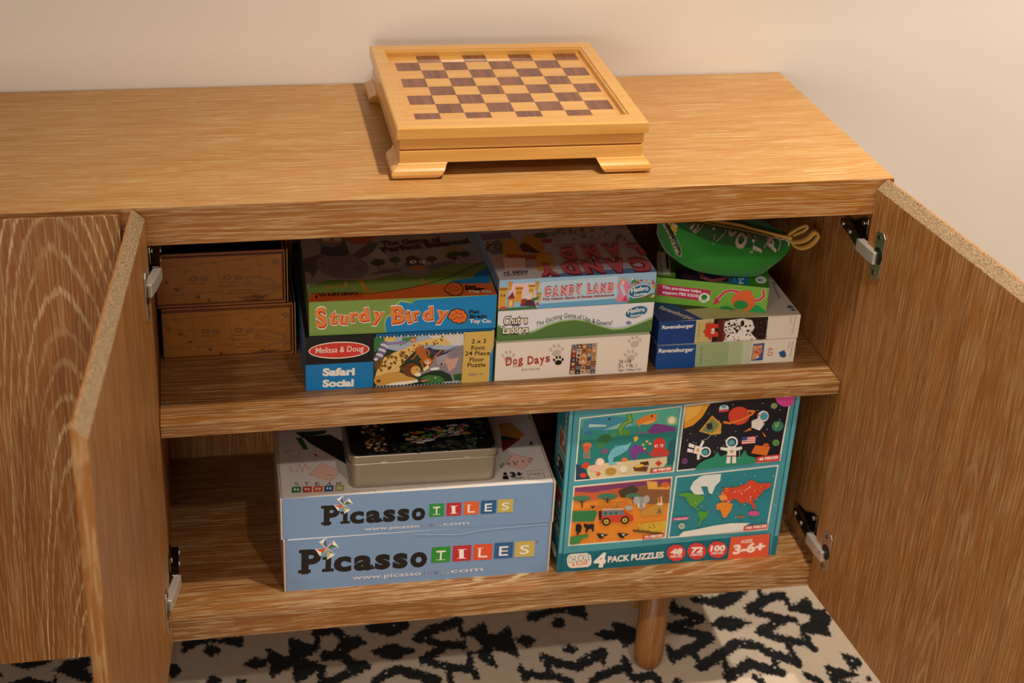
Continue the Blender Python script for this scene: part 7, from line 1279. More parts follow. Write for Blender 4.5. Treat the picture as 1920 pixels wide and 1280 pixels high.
["e",190,120.9,44.1,7.32,-0.39,-0.01,-4.54,12],["e",150,120.9,44.1,5.27,-0.28,-0.01,-3.27,12],["e",214,120.9,44.1,3.08,-0.17,-0,-1.91,12],
["e",190,155.9,44.7,8.33,-0.44,-0.01,-4.56,12],["e",150,155.9,44.7,6,-0.32,-0.01,-3.28,12],["e",214,155.9,44.7,3.5,-0.19,-0.01,-1.92,12],
["e",190,173.5,42.1,6.7,-0.36,-0.02,-4.57,12],["e",150,173.5,42.1,4.82,-0.26,-0.01,-3.29,12],["e",214,173.5,42.1,2.81,-0.15,-0.01,-1.92,12],
["e",190,230.9,67.5,6.82,-0.34,-0.02,-4.62,12],["e",150,230.9,67.5,4.91,-0.24,-0.01,-3.33,12],["e",214,230.9,67.5,2.86,-0.14,-0.01,-1.94,12],
["p",190,182.9,43.2,199.7,43.4,229.8,32.3,231.7,25.9,226,21,212.8,20.7,194,24.9,181.9,32.9],
["p",214,186.6,38.9,199.7,38.8,226,29.4,225.1,24.2,209,24.1,195.9,27.9],["p",190,201.5,16.1,231.7,19.7,233.9,13.2,222.1,4.5,205.2,4.5,199.6,10],
["p",214,205.2,12.8,228.8,15.6,220.3,7.3,207.1,6.8],["e",190,184.7,29,4.85,-0.27,-0.01,-3.33],["e",190,237.3,19.3,4.93,-0.28,-0.02,-4.61],
["l",108,0.5,188.4,35.6,189.2,32.9],["l",108,0.5,191.1,34.9,191.8,32.1],["l",108,0.5,193.7,34.1,194.4,31.4],["l",108,0.5,196.3,33.3,197,30.6],
["l",108,0.5,198.9,32.6,199.7,29.8],["l",108,0.5,201.5,31.8,202.3,29],["l",108,0.5,204.2,31,204.9,28.3],["l",108,0.5,206.8,30.3,207.5,27.5],
["l",108,0.5,209.4,29.5,210.2,26.7],["l",108,0.5,212.1,28.7,212.8,25.9],["l",108,0.5,214.7,27.9,215.4,25.2],["l",108,0.5,217.3,27.2,218.1,24.4],
["l",108,0.5,220,26.4,220.7,23.6],["l",108,0.5,222.6,25.6,223.3,22.8],["l",88,0.45,98.1,37.5,99.4,36.6,100.3,37.4],
["l",88,0.45,101,38.1,102.3,35.7,103.2,37.2],["l",88,0.45,103.9,36.6,105.2,38.4,106.1,37],["l",88,0.45,106.9,36.4,108.1,37.7,109.1,36.9],
["l",88,0.45,109.8,36.5,111.1,35.6,112,36.7],["l",88,0.45,112.7,37.8,114,37.5,114.9,36.6],["l",88,0.45,115.6,36.5,116.9,36.8,117.8,36.4],
["l",88,0.45,118.5,35.6,119.8,35.8,120.7,36.2],["l",88,0.45,121.5,37.4,122.8,36.3,123.7,36.1],["l",88,0.45,144.8,37.2,146.1,37.4,147,36.4],
["l",88,0.45,147.8,36.3,149.1,34.8,150,36.3],["l",88,0.45,150.7,36.1,152,35.1,152.9,36.1],["l",88,0.45,153.7,35.9,155,36.2,155.9,36],
["l",88,0.45,156.6,35.6,157.9,34.8,158.9,35.8],["l",88,0.45,159.6,35.2,160.9,36.1,161.8,35.6],["l",88,0.45,162.6,36,163.9,35.9,164.8,35.5],
["l",88,0.45,165.5,35.9,166.8,35.1,167.8,35.3],["l",88,0.45,168.5,36.3,169.8,35,170.7,35.2],["l",88,0.45,140.2,28.2,141.5,30.5,142.4,28.8],
["l",88,0.45,143.1,28.4,144.4,29.7,145.3,28.7],["l",88,0.45,146.1,29.7,147.4,27.2,148.3,28.5],["l",88,0.45,149,27.7,150.3,29.6,151.3,28.3],
["l",88,0.45,152,28.5,153.3,26.6,154.2,28.2],["l",88,0.45,155,28.2,156.2,27.7,157.2,28],["l",88,0.45,157.9,29,159.2,27.4,160.1,27.8],
["l",88,0.45,160.9,28.7,162.2,26.7,163.1,27.7],["l",88,0.45,163.8,27.6,165.1,26.5,166.1,27.5],["l",88,0.45,166.8,28.7,168.1,28.1,169,27.4],
["l",88,0.45,169.8,26.7,171.1,27.1,172,27.2],["l",88,0.45,158.6,20.1,159.9,21.2,160.9,19.5],["l",88,0.45,161.6,19.2,162.9,20.2,163.8,19.3],
["l",88,0.45,164.6,20.4,165.9,17.6,166.8,19.2],["l",88,0.45,167.5,19.8,168.8,19.6,169.8,19],["l",88,0.45,170.5,19.2,171.8,18.8,172.7,18.8],
["l",88,0.45,173.5,18.5,174.8,20,175.7,18.7],["l",88,0.45,176.5,19.4,177.7,17.8,178.7,18.5],["l",88,0.45,179.4,18.6,180.7,19.4,181.7,18.3],
["l",88,0.45,182.4,17.7,183.7,17.9,184.6,18.2],["l",88,0.45,185.4,17.4,186.7,19,187.6,18],["l",88,0.45,188.4,18.7,189.7,17.5,190.6,17.8],
["l",88,0.45,191.4,18.6,192.7,16.5,193.6,17.6],["l",88,0.45,194.4,18.5,195.7,18.9,196.6,17.5],["l",88,0.45,151.2,15.5,152.5,13.3,153.4,14.8],
["l",88,0.45,154.2,15,155.5,13.2,156.4,14.6],["l",88,0.45,157.1,13.7,158.4,15.5,159.4,14.4],["l",88,0.45,160.1,14.1,161.4,12.8,162.3,14.2],
["l",88,0.45,163.1,14.2,164.4,13.9,165.3,14.1],["l",88,0.45,166,14.6,167.3,12.8,168.3,13.9],["l",88,0.45,169,13.8,170.3,14.2,171.2,13.7],
["l",88,0.45,172,14.9,173.3,13,174.2,13.6],["l",88,0.45,174.9,14.7,176.2,12.9,177.2,13.4],["l",88,0.45,177.9,13.8,179.2,12.2,180.2,13.2],
["l",88,0.45,180.9,14.2,182.2,14.2,183.1,13],["l",88,0.45,183.9,13.9,185.2,13.4,186.1,12.9],["l",88,0.45,186.9,13.9,188.2,11.3,189.1,12.7],
["l",88,0.45,189.9,13.5,191.2,13.5,192.1,12.5],["l",88,0.45,192.8,11.7,194.2,13.7,195.1,12.3],["l",88,0.45,195.8,11.8,197.2,13.8,198.1,12.2],
["l",88,0.45,169.7,7.4,171,4.9,171.9,6.4],["l",88,0.45,172.7,6.7,174,5.6,174.9,6.2],["l",88,0.45,175.7,6.8,177,5.8,177.9,6.1],
["l",88,0.45,178.6,7.2,179.9,6.8,180.9,5.9],["l",88,0.45,181.6,5.7,182.9,5.1,183.9,5.7],["l",88,0.45,184.6,6,185.9,4.7,186.8,5.5],
["l",88,0.45,187.6,6.4,188.9,4.2,189.8,5.4],["l",88,0.45,190.6,6.2,191.9,6.3,192.8,5.2],["l",88,0.45,193.6,5.6,194.9,5.3,195.8,5],
["l",88,0.45,196.6,4.7,197.9,4.9,198.8,4.8],["l",88,0.45,177.1,-0.4,178.4,0,179.4,-0.7],["l",88,0.45,180.1,0.2,181.4,-1.6,182.3,-0.8],
["l",88,0.45,183.1,-0.1,184.4,-2.5,185.3,-1],["l",88,0.45,186.1,-1.8,187.4,-2.6,188.3,-1.2],["l",88,0.45,189.1,-0.4,190.4,-1.6,191.3,-1.4],
["l",88,0.45,192.1,-0.6,193.4,-1.2,194.3,-1.6],["l",88,0.45,195,-1,196.4,-1,197.3,-1.7],["l",88,0.45,198,-0.6,199.4,-0.9,200.3,-1.9],
["l",88,0.45,201,-2.2,202.3,-3.1,203.3,-2.1],["l",88,0.45,204,-2,205.3,-2.3,206.3,-2.3],["l",108,0.35,213.5,2.1,205.1,6.7],
["l",108,0.35,183.7,3.6,208.8,6],["l",108,0.35,204.9,5.1,186.5,8.1],["l",108,0.35,184.9,-0.8,202,-0.3],["l",108,0.35,178.4,-1.1,192.7,3.6],
["l",108,0.35,188.5,-0.5,211.7,2.3],["l",108,0.35,187.2,0.2,192.5,11.2],["l",108,0.35,190.9,6.9,216.2,-0.4],["l",108,0.35,187.1,4.4,212.6,-1.6],
["l",108,0.35,196.1,0.7,192.9,9.1],["l",108,0.35,179,-0.8,197.9,4.1],["l",108,0.35,203.1,3.2,209.6,5],["l",108,0.35,202.5,3.1,198.3,-0.2],
["l",108,0.35,175.2,3.9,216.9,-1.1],["l",108,0.35,190.7,1,190.9,0],["l",108,0.35,206.4,-0.1,205.1,-1.8],["l",108,0.35,176.7,1.1,221.9,6.1],
["l",108,0.35,179.8,0.9,196.1,8.9],["l",108,0.35,200.3,4.2,208.2,0.5],["l",108,0.35,217.1,5.2,190.8,1.4],["l",108,0.35,211.7,-0.6,215.6,6.6],
["l",108,0.35,175,-0.9,215.2,2.7],["p",133,0,0,238,0,238,2.1,0,2.1],["p",133,0,81.9,238,81.9,238,84,0,84],],
}

def clip(pts, box):
    x0, y0, x1, y1 = box
    for f in (lambda p: p[0]-x0, lambda p: x1-p[0], lambda p: p[1]-y0, lambda p: y1-p[1]):
        out = []
        for i in range(len(pts)):
            a, b = pts[i], pts[(i+1) % len(pts)]
            fa, fb = f(a), f(b)
            if fa >= 0: out.append(a)
            if (fa >= 0) != (fb >= 0):
                t = fa/(fa-fb); out.append((a[0]+(b[0]-a[0])*t, a[1]+(b[1]-a[1])*t))
        pts = out
        if len(pts) < 3: return []
    return pts
_tc = {}
def glyphs(txt, bold, shear=0.0):
    """outline mesh of a word in the built-in font: (vertices 0..1 along, height in cap units, faces)"""
    k = (txt, bold, shear)
    if k in _tc: return _tc[k]
    cu = bpy.data.curves.new('lettering', 'FONT')
    cu.body = txt; cu.size = 1; cu.offset = bold; cu.shear = shear; cu.resolution_u = 3
    cu.fill_mode = 'FRONT'
    o = bpy.data.objects.new('lettering', cu)
    C.objects.link(o)
    bpy.context.view_layer.update()
    me = bpy.data.meshes.new_from_object(o.evaluated_get(bpy.context.evaluated_depsgraph_get()))
    vs = [(v.co.x, v.co.y) for v in me.vertices]
    fs = [list(p.vertices) for p in me.polygons]
    bpy.data.objects.remove(o); bpy.data.curves.remove(cu); bpy.data.meshes.remove(me)
    x0 = min(v[0] for v in vs); x1 = max(v[0] for v in vs)
    vs = [((x-x0)/(x1-x0), y/.73) for x, y in vs]
    _tc[k] = (vs, fs)
    return _tc[k]
def artwork(mb, sheet, org, ux, uy, nrm, lift=.0001, step=.000012):
    """lay a sheet of artwork (millimetres) on a face; every element is a thin layer above the last"""
    org = Vector(org); ux = Vector(ux); uy = Vector(uy); nrm = Vector(nrm)
    box = FACE[sheet]
    lay = lift
    for op in ART[sheet]:
        kind = op[0]
        lay += step
        if kind == 't':
            _, txt, col, ax, ay, dx, dy, nx, ny, bold, shear = op[:11]
            wave = op[11] if len(op) > 11 else None
            vs, fs = glyphs(txt, bold, shear)
            pts = []
            for s, t in vs:
                x = ax+dx*s+nx*t; y = ay+dy*s+ny*t
                if wave:
                    q = s*(len(wave)-1); i = min(int(q), len(wave)-2); f = q-i
                    y += wave[i]*(1-f)+wave[i+1]*f
                pts.append(org+ux*(x/1000)+uy*(y/1000)+nrm*lay)
            mb.add(pts, fs, hx(PALETTE[col]))
            continue
        polys = []
        if kind == 'p':
            polys = [list(zip(op[2::2], op[3::2]))]
        elif kind == 'e':
            cx, cy, ax, ay, bx, by = op[2:8]
            n = op[8] if len(op) > 8 else 18
            polys = [[(cx+ax*math.cos(2*math.pi*k/n)+bx*math.sin(2*math.pi*k/n), cy+ay*math.cos(2*math.pi*k/n)+by*math.sin(2*math.pi*k/n)) for k in range(n)]]
        elif kind == 'l':
            w_ = op[2]; P_ = list(zip(op[3::2], op[4::2]))
            for a, b in zip(P_, P_[1:]):
                dx, dy = b[0]-a[0], b[1]-a[1]; l = math.hypot(dx, dy)
                if l < 1e-6: continue
                dx /= l; dy /= l; ex, ey = dx*w_*.3, dy*w_*.3; nx, ny = -dy*w_/2, dx*w_/2
                polys.append([(a[0]-ex-nx, a[1]-ey-ny), (b[0]+ex-nx, b[1]+ey-ny), (b[0]+ex+nx, b[1]+ey+ny), (a[0]-ex+nx, a[1]-ey+ny)])
        for j, pl in enumerate(polys):
            pl = clip(pl, box)
            if len(pl) < 3: continue
            lay2 = lay+(step*.3 if j % 2 else 0)
            mb.add([org+ux*(x/1000)+uy*(y/1000)+nrm*lay2 for x, y in pl], [list(range(len(pl)))], hx(PALETTE[op[1]]))
EX, EY, EZ = (1, 0, 0), (0, 1, 0), (0, 0, 1)

def carton(name, label, cat, x, y, z, w, d, h, rz=0.0, front=None, top=None, side='#888888', topc=None, back=None, left=None, group=None, lid=True, bottom='#c8beb0', rightc=None):
    """lidded card box: origin at its front bottom left corner; base and lift-off lid"""
    t = thing(name, label, cat, (x, y, z), rz, group)
    s = hx(side); tp = hx(topc or side)
    mb = MB()
    mb.box(.0012, w-.0012, .0012, d-.0012, 0, h*.5, hx(bottom))
    mb.build('box_base', CARD, t, bevel=.0006, fix=False)
    mb = MB()
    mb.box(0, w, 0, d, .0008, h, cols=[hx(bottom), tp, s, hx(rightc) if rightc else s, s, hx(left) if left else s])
    if front: artwork(mb, front, (0, 0, 0), EX, EZ, (0, -1, 0))
    if top: artwork(mb, top, (0, 0, h), EX, EY, EZ)
    mb.build('lid', CARD, t, bevel=.0007, fix=False)
    return t
SH_Z = -.3615
# left stack, from the shelf up
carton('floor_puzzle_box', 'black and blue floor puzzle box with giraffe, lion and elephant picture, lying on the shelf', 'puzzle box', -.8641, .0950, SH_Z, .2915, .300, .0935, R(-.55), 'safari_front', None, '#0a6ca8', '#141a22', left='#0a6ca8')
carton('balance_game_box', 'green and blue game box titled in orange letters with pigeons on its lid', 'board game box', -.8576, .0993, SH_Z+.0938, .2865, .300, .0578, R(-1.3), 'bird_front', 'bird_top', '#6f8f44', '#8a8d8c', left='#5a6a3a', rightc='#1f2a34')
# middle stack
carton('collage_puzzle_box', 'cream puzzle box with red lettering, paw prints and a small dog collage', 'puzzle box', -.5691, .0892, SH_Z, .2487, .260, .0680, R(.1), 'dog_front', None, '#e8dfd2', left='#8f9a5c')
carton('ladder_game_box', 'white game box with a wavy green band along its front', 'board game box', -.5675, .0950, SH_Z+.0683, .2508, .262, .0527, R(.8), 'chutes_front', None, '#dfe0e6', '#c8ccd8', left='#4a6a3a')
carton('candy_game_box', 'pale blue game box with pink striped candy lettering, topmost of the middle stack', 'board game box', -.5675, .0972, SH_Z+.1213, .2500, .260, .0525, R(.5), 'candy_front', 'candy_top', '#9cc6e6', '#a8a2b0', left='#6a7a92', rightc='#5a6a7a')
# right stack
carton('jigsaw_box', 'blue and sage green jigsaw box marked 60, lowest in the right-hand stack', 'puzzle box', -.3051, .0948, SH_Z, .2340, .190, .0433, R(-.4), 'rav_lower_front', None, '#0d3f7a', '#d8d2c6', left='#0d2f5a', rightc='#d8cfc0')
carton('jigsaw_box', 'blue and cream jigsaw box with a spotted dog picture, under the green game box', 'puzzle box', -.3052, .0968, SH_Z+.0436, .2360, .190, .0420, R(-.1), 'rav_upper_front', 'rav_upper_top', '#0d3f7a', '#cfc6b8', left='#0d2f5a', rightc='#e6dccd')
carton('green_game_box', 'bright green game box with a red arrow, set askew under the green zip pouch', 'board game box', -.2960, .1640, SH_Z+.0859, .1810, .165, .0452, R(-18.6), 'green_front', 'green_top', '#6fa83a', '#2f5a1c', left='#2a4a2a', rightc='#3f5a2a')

def tray_box(name, label, cat, x, y, z, w, d, h, rz, front, top=None, group=None, cardc='#c9b8a6', facec='#7794b9'):
    """mailer-style box: front flap tucked between the two side walls, lid folded over"""
    t = thing(name, label, cat, (x, y, z), rz, group)
    mb = MB()
    c = hx(cardc)
    mb.box(0, w, .0022, d, 0, h-.002, c)
    mb.build('box_base', CARD, t, bevel=.0006, fix=False)
    mb = MB()
    mb.box(.004, w-.004, 0, .0021, .0004, h-.0005, hx(facec))
    if front: artwork(mb, front, (0, 0, 0), EX, EZ, (0, -1, 0))
    mb.build('front_flap', CARD, t, fix=False)
    for sx in (0, 1):
        mb = MB()
        a, b = ((-.0035, -.0005) if sx == 0 else (w+.0005, w+.0035))
        mb.box(a, b, -.0012, d, 0, h+.0005, c)
        mb.build('side_wall', CARD, t, bevel=.0006, fix=False)
    mb = MB()
    mb.box(.003, w-.003, 0, d-.001, h-.0019, h, hx('#d9cfc8'))
    if top: artwork(mb, top, (0, 0, h), EX, EY, EZ)
    mb.build('lid', CARD, t, bevel=.0004, fix=False)
    return t
tray_box('tile_set_box', 'light blue magnetic tile box with larger black lettering, lower of the two', 'toy box', -.9035, .0480, -.7075, .429, .300, .1008, R(-.7), 'tiles_lower_front', None, group=None)
tray_box('tile_set_box', 'light blue magnetic tile box with smaller lettering, carrying the silver tin', 'toy box', -.9068, .0508, -.6062, .4335, .290, .0775, R(-1.2), 'tiles_upper_front', 'tiles_upper_top')

# silver tin
tin = thing('picture_tin', 'low silver tin with a dark picture lid on the upper light blue box', 'tin', (-.8010, .0625, -.6062+.0775+.0006), R(-1.0))
def rrect(w, d, r, n=6):
    out = []
    for cx, cy, a0 in ((w-r, r, -90), (w-r, d-r, 0), (r, d-r, 90), (r, r, 180)):
        for k in range(n+1):
            a = R(a0+90*k/n); out.append((cx+r*math.cos(a), cy+r*math.sin(a)))
    return out
TINM = flat('brushed_tin', '#9c9184', .36, .8)
def inset(p, w, d, e): return [((x-w/2)*(1-2*e/w)+w/2, (y-d/2)*(1-2*e/d)+d/2) for x, y in p]
tw, td = .2385, .172
base = rrect(tw, td, .014)
mb = MB(); mb.prism(inset(base, tw, td, .0016), 0, .050, 'z'); mb.build('tin_base', TINM, tin, bevel=.0012)
mb = MB(); mb.prism(base, .0455, .0605, 'z'); mb.build('tin_lid', TINM, tin, bevel=.0016, seg=3)
for zz, e in ((.0462, -.0004), (.0600, .0008)):
    rp = inset(base, tw, td, e)
    mb = MB(); mb.tube([(x, y, zz) for x, y in rp]+[(rp[0][0], rp[0][1], zz), (rp[1][0], rp[1][1], zz)], .0009, 6, cap=False)
    mb.build('rolled_rim', METAL, tin, smooth=True)
for i, hx0 in enumerate((.050, .183)):
    MB().box(hx0, hx0+.010, -.0009, .001, .0458, .0492).build('lid_tab', METAL, tin, bevel=.0006)
mb = MB()
mb.prism(inset(base, tw, td, .0035), .0606, .0609, 'z', hx('#0c1012'))
rq = random.Random(5)
def blob(cx, cy, r, col, z, n=7, e=1.0):
    mb.add([(cx+r*math.cos(6.28*k/n)*rq.uniform(.6, 1.2), cy+e*r*math.sin(6.28*k/n)*rq.uniform(.6, 1.2), z) for k in range(n)], [list(range(n))], hx(col))
for k in range(160):
    blob(rq.uniform(.030, .062), rq.uniform(.006, .14), rq.uniform(.0015, .005), rq.choice(['#8a6a4a', '#6a4a30', '#a8845c', '#2a2018', '#c8a878', '#3a2c20']), .0610+k*.000004)
for k in range(80):
    blob(rq.uniform(.062, .2), rq.uniform(.004, .030), rq.uniform(.002, .006), rq.choice(['#1c241f', '#2a3328', '#14181a', '#3a3a30']), .0610+k*.000004)
for k in range(60):
    blob(rq.uniform(.19, .222), rq.uniform(.004, .12), rq.uniform(.002, .005), rq.choice(['#3a463c', '#2a3630', '#4a5446']), .0610+k*.000004)
for k in range(70):
    a = rq.uniform(-.5, .5); cx = rq.uniform(.095, .195); cy = .022+(cx-.095)*.25+rq.uniform(0, .035)
    l, w_ = rq.uniform(.004, .009), rq.uniform(.0015, .003)
    c, s_ = math.cos(a), math.sin(a)
    mb.add([(cx+u*c*l-v*s_*w_, cy+u*s_*l+v*c*w_, .0614+k*.000004) for u, v in ((-1, -1), (1, -1), (1, 1), (-1, 1))], [[0, 1, 2, 3]], hx(rq.choice(['#1f5a9a', '#c8322c', '#e8e0d8', '#2f8a3f', '#d8a03a', '#c8cdd0', '#b8b0a8', '#d8702c'])))
mb.build('lid_picture', printed('glossy_print', .22), tin, fix=False)

# four-in-one puzzle box, standing on end
pb = thing('puzzle_set_box', 'teal box standing upright with four picture panels: sea, space, safari and world map', 'puzzle box', (-.4500, .0375, -.7075), R(-.3))
pw, ph, pd = .3650, .318, .080
mb = MB()
mb.box(-.0045, pw+.0045, .004, pd, 0, ph, hx('#1f7f90'))
artwork(mb, 'fourpack_side', (-.0045, pd, 0), (0, -1, 0), EZ, (-1, 0, 0))
mb.build('box_base', CARD, pb, bevel=.0008, fix=False)
mb = MB(); mb.box(0, pw, 0, .004, 0, ph, hx('#4a98a4'))
artwork(mb, 'fourpack_front', (0, 0, 0), EX, EZ, (0, -1, 0), step=.000006)
mb.build('cover_panel', CARD, pb, fix=False)
for x0, x1 in ((-.0075, -.0018), (pw+.0018, pw+.0085)):
    mb = MB(); mb.box(x0, x1, -.001, .007, .0005, ph, hx('#58a4b0')); 
    mb.add([(x0, -.0012, .0005), (x1, -.0012, .0005), (x1, -.0012, .040), (x0, -.0012, .040)], [[0, 1, 2, 3]], hx('#0d6a7c'))
    mb.build('lid_rim', CARD, pb, bevel=.0005, fix=False)

# old-map boxes at the back left
for nm, lab, x, z, w, sh, off in (('map_box', 'brown box printed like an antique map, lying on the shelf behind the left door', -1.0785, SH_Z, .2085, 'map_lower', 30),
                                  ('map_box', 'brown antique-map box resting on its twin near the cabinet top', -1.0840, SH_Z+.0942, .2030, 'map_upper', 30)):
    t = thing(nm, lab, 'box', (x, .2132, z), 0)
    mb = MB()
    mb.box(0, w-.0075, .0020, .215, 0, .0925, hx('#7a4520'))
    mb.build('box_base', CARD, t, fix=False)
    mb = MB()
    mb.box(0, w-.0085, 0, .0019, .004, .0875, hx('#a8652a'))
    artwork(mb, sh, (w-.0085-(.232 if sh == 'map_upper' else .238), 0, .0035), EX, EZ, (0, -1, 0))
    # keep the sheet inside the panel
    keepv = [v for v in mb.v]
    mb.v = [(max(0.0005, min(w-.009, v[0])), v[1], v[2]) for v in keepv]
    mb.build('front_panel', CARD, t, fix=False)
    mb = MB(); mb.box(0, w-.004, -.0015, .216, .0885, .0925, hx('#8a4f22')); mb.build('lid', CARD, t, bevel=.001, fix=False)
    mb = MB(); mb.box(0, w-.006, -.0012, .006, 0, .0038, hx('#a05f28')); mb.build('bottom_edge', CARD, t, bevel=.001, fix=False)
    mb = MB(); mb.box(w-.0062, w-.0040, -.001, .214, .0005, .0884, hx('#9c5c28')); mb.build('inner_flap', CARD, t, fix=False)
    mb = MB(); mb.box(w-.0012, w, -.001, .214, 0, .0925, hx('#b88a5a')); mb.build('outer_flap', CARD, t, fix=False)

# ------------------------------------------------------------------ green zip pouch
pouch = thing('zip_pouch', 'green fabric zip pouch with white letters and a yellow zipper, on the green game box', 'pouch', (-.18, .19, SH_Z+.0859+.0453))
PO = Vector(pouch.location)
ZP = [(-.2920, .190, -.1330), (-.2641, .200, -.1400), (-.2280, .205, -.1485), (-.1889, .210, -.1603), (-.1515, .210, -.1678), (-.1200, .200, -.1743), (-.0908, .185, -.1773), (-.0726, .165, -.1739)]
BP = [(-.2925, .184, -.1420), (-.2823, .165, -.1370), (-.2540, .147, -.1455), (-.2260, .138, -.1560), (-.1900, .135, -.1665), (-.1400, .139, -.1755), (-.0950, .150, -.1880), (-.0735, .161, -.1790)]
QP = [(-.2905, .180, -.1680), (-.2745, .152, -.1910), (-.2448, .144, -.2090), (-.2122, .140, -.2175), (-.1758, .139, -.2235), (-.1300, .143, -.2265), (-.1000, .152, -.2100), (-.0732, .162, -.1850)]
def cat(a, t):
    """catmull-rom through points"""
    n = len(a)-1; q = min(max(t, 0), 1)*n; i = min(int(q), n-1); f = q-i
    p = [Vector(a[min(max(i+k, 0), n)]) for k in (-1, 0, 1, 2)]
    return .5*((2*p[1])+(p[2]-p[0])*f+(2*p[0]-5*p[1]+4*p[2]-p[3])*f*f+(3*p[1]-p[0]-3*p[2]+p[3])*f**3)
def surf(u, v):
    z, b, q = cat(ZP, u), cat(BP, u), cat(QP, u)
    k = math.sin(math.pi*min(max(u, 0), 1))**.6
    if v < .35:
        f = v/.35; p = z.lerp(b, f); p.y -= .010*k*math.sin(math.pi*f)*.6; p.z += .006*k*math.sin(math.pi*f)
    else:
        f = (v-.35)/.65; p = b.lerp(q, f); p.y -= .014*k*math.sin(math.pi*f)
        p.y += .0012*math.sin(u*23+f*4)*math.sin(math.pi*f)
    return p
def back(u, v):
    z, q = cat(ZP, u), cat(QP, u)
    k = math.sin(math.pi*min(max(u, 0), 1))**.6
    e = Vector((q.x, q.y+.11*k, q.z)); 
    mid = Vector((z.x, z.y+.060*k, z.z+.010*k))
    if v < .5: return z.lerp(mid, v*2)
    return mid.lerp(e, (v-.5)*2)
GREEN = None
def fabric(name, col, sc=900):
    m, n, b = nt(name)
    tc = n.nodes.new('ShaderNodeTexCoord')
    f = noise(n, tc.outputs['Object'], sc, 2, .6)
    c = hx(col)
    n.links.new(mixc(n, f, tuple(x*.75 for x in c), tuple(min(1, x*1.2) for x in c)), b.inputs['Base Color'])
    b.inputs['Roughness'].default_value = .75
    b.inputs['Sheen Weight'].default_value = .2
    bp = n.nodes.new('ShaderNodeBump'); bp.inputs['Strength'].default_value = .3; bp.inputs['Distance'].default_value = .0005
    n.links.new(f, bp.inputs['Height']); n.links.new(bp.outputs[0], b.inputs['Normal'])
    return m
GREEN = fabric('green_fabric', '#188220'); GREEN2 = fabric('dark_green_fabric', '#14682c'); YEL = fabric('yellow_tape', '#d9a94a')
NU = 72
def grid(f, nv, v0, v1, nu=NU):
    mb = MB(); vs = [tuple(f(i/nu, v0+(v1-v0)*j/nv)-PO) for j in range(nv+1) for i in range(nu+1)]
    fs = [(j*(nu+1)+i, j*(nu+1)+i+1, (j+1)*(nu+1)+i+1, (j+1)*(nu+1)+i) for j in range(nv) for i in range(nu)]
    return mb.add(vs, fs)
grid(surf, 16, .35, 1.0).build('belly_panel', GREEN, pouch, smooth=True)
grid(surf, 16, 0, .35).build('patterned_band', fabric('band_green', '#177428'), pouch, smooth=True)
grid(back, 14, 0, 1.0).build('back_panel', GREEN2, pouch, smooth=True)
mb = MB()
def under(u, v):
    q = cat(QP, u); k = math.sin(math.pi*min(max(u, 0), 1))**.6
    a = Vector((q.x, q.y+.11*k, q.z)); m_ = Vector((q.x, q.y+.055*k, min(q.z, max(q.z-.012*k, -.2300))))
    return q.lerp(m_, v*2) if v < .5 else m_.lerp(a, v*2-1)
grid(under, 8, 0, 1).build('underside', GREEN, pouch, smooth=True)
zt = [tuple(surf(i/40, .0)-PO+Vector((0, -.001, .0008))) for i in range(1, 41)]
mb = MB(); mb.tube(zt, .0042, 8); mb.build('zipper', YEL, pouch, smooth=True)
mb = MB(); mb.tube([tuple(surf(i/40, .07)-PO+Vector((0, -.0008, .0004))) for i in range(0, 41)], .0008, 6); mb.build('zipper_seam', YEL, pouch, smooth=True)
# ribbon loops on the right tip
def ribbon(pts, w, name, tilt=.6):
    """flat tape bent into a loop; its width leans towards the room so the face shows"""
    mb = MB(); vs = []
    for x, y, z in pts:
        vs += [(x, y-w/2, z+w*tilt/2), (x, y+w/2, z-w*tilt/2)]
    fs = [(2*i, 2*i+1, 2*i+3, 2*i+2) for i in range(len(pts)-1)]
    o = mb.add([tuple(Vector(v)-PO) for v in vs], fs).build(name, YEL, pouch, smooth=True, fix=False)
    s_ = o.modifiers.new('thick', 'SOLIDIFY'); s_.thickness = .0014
loop = [(-.0745, .158, -.1790), (-.066, .157, -.1845), (-.055, .157, -.1865), (-.044, .157, -.1830), (-.036, .158, -.1770), (-.031, .158, -.1690), (-.0300, .159, -.1640), (-.0325, .160, -.1605), (-.037, .161, -.1610), (-.041, .162, -.1650), (-.045, .162, -.1700), (-.052, .162, -.1745), (-.062, .162, -.1765), (-.0745, .161, -.1765)]
loop = [tuple(cat(loop, k/40)) for k in range(41)]
ribbon(loop, .013, 'ribbon_loop', -.25)
loop = [(-.0765, .172, -.1720), (-.070, .172, -.1660), (-.061, .172, -.1600), (-.052, .172, -.1560), (-.0465, .172, -.1550), (-.0445, .173, -.1575), (-.048, .173, -.1620), (-.056, .174, -.1670), (-.066, .174, -.1710), (-.0765, .174, -.1745)]
loop = [tuple(cat(loop, k/30)) for k in range(31)]
ribbon(loop, .007, 'zip_pull', -.25)
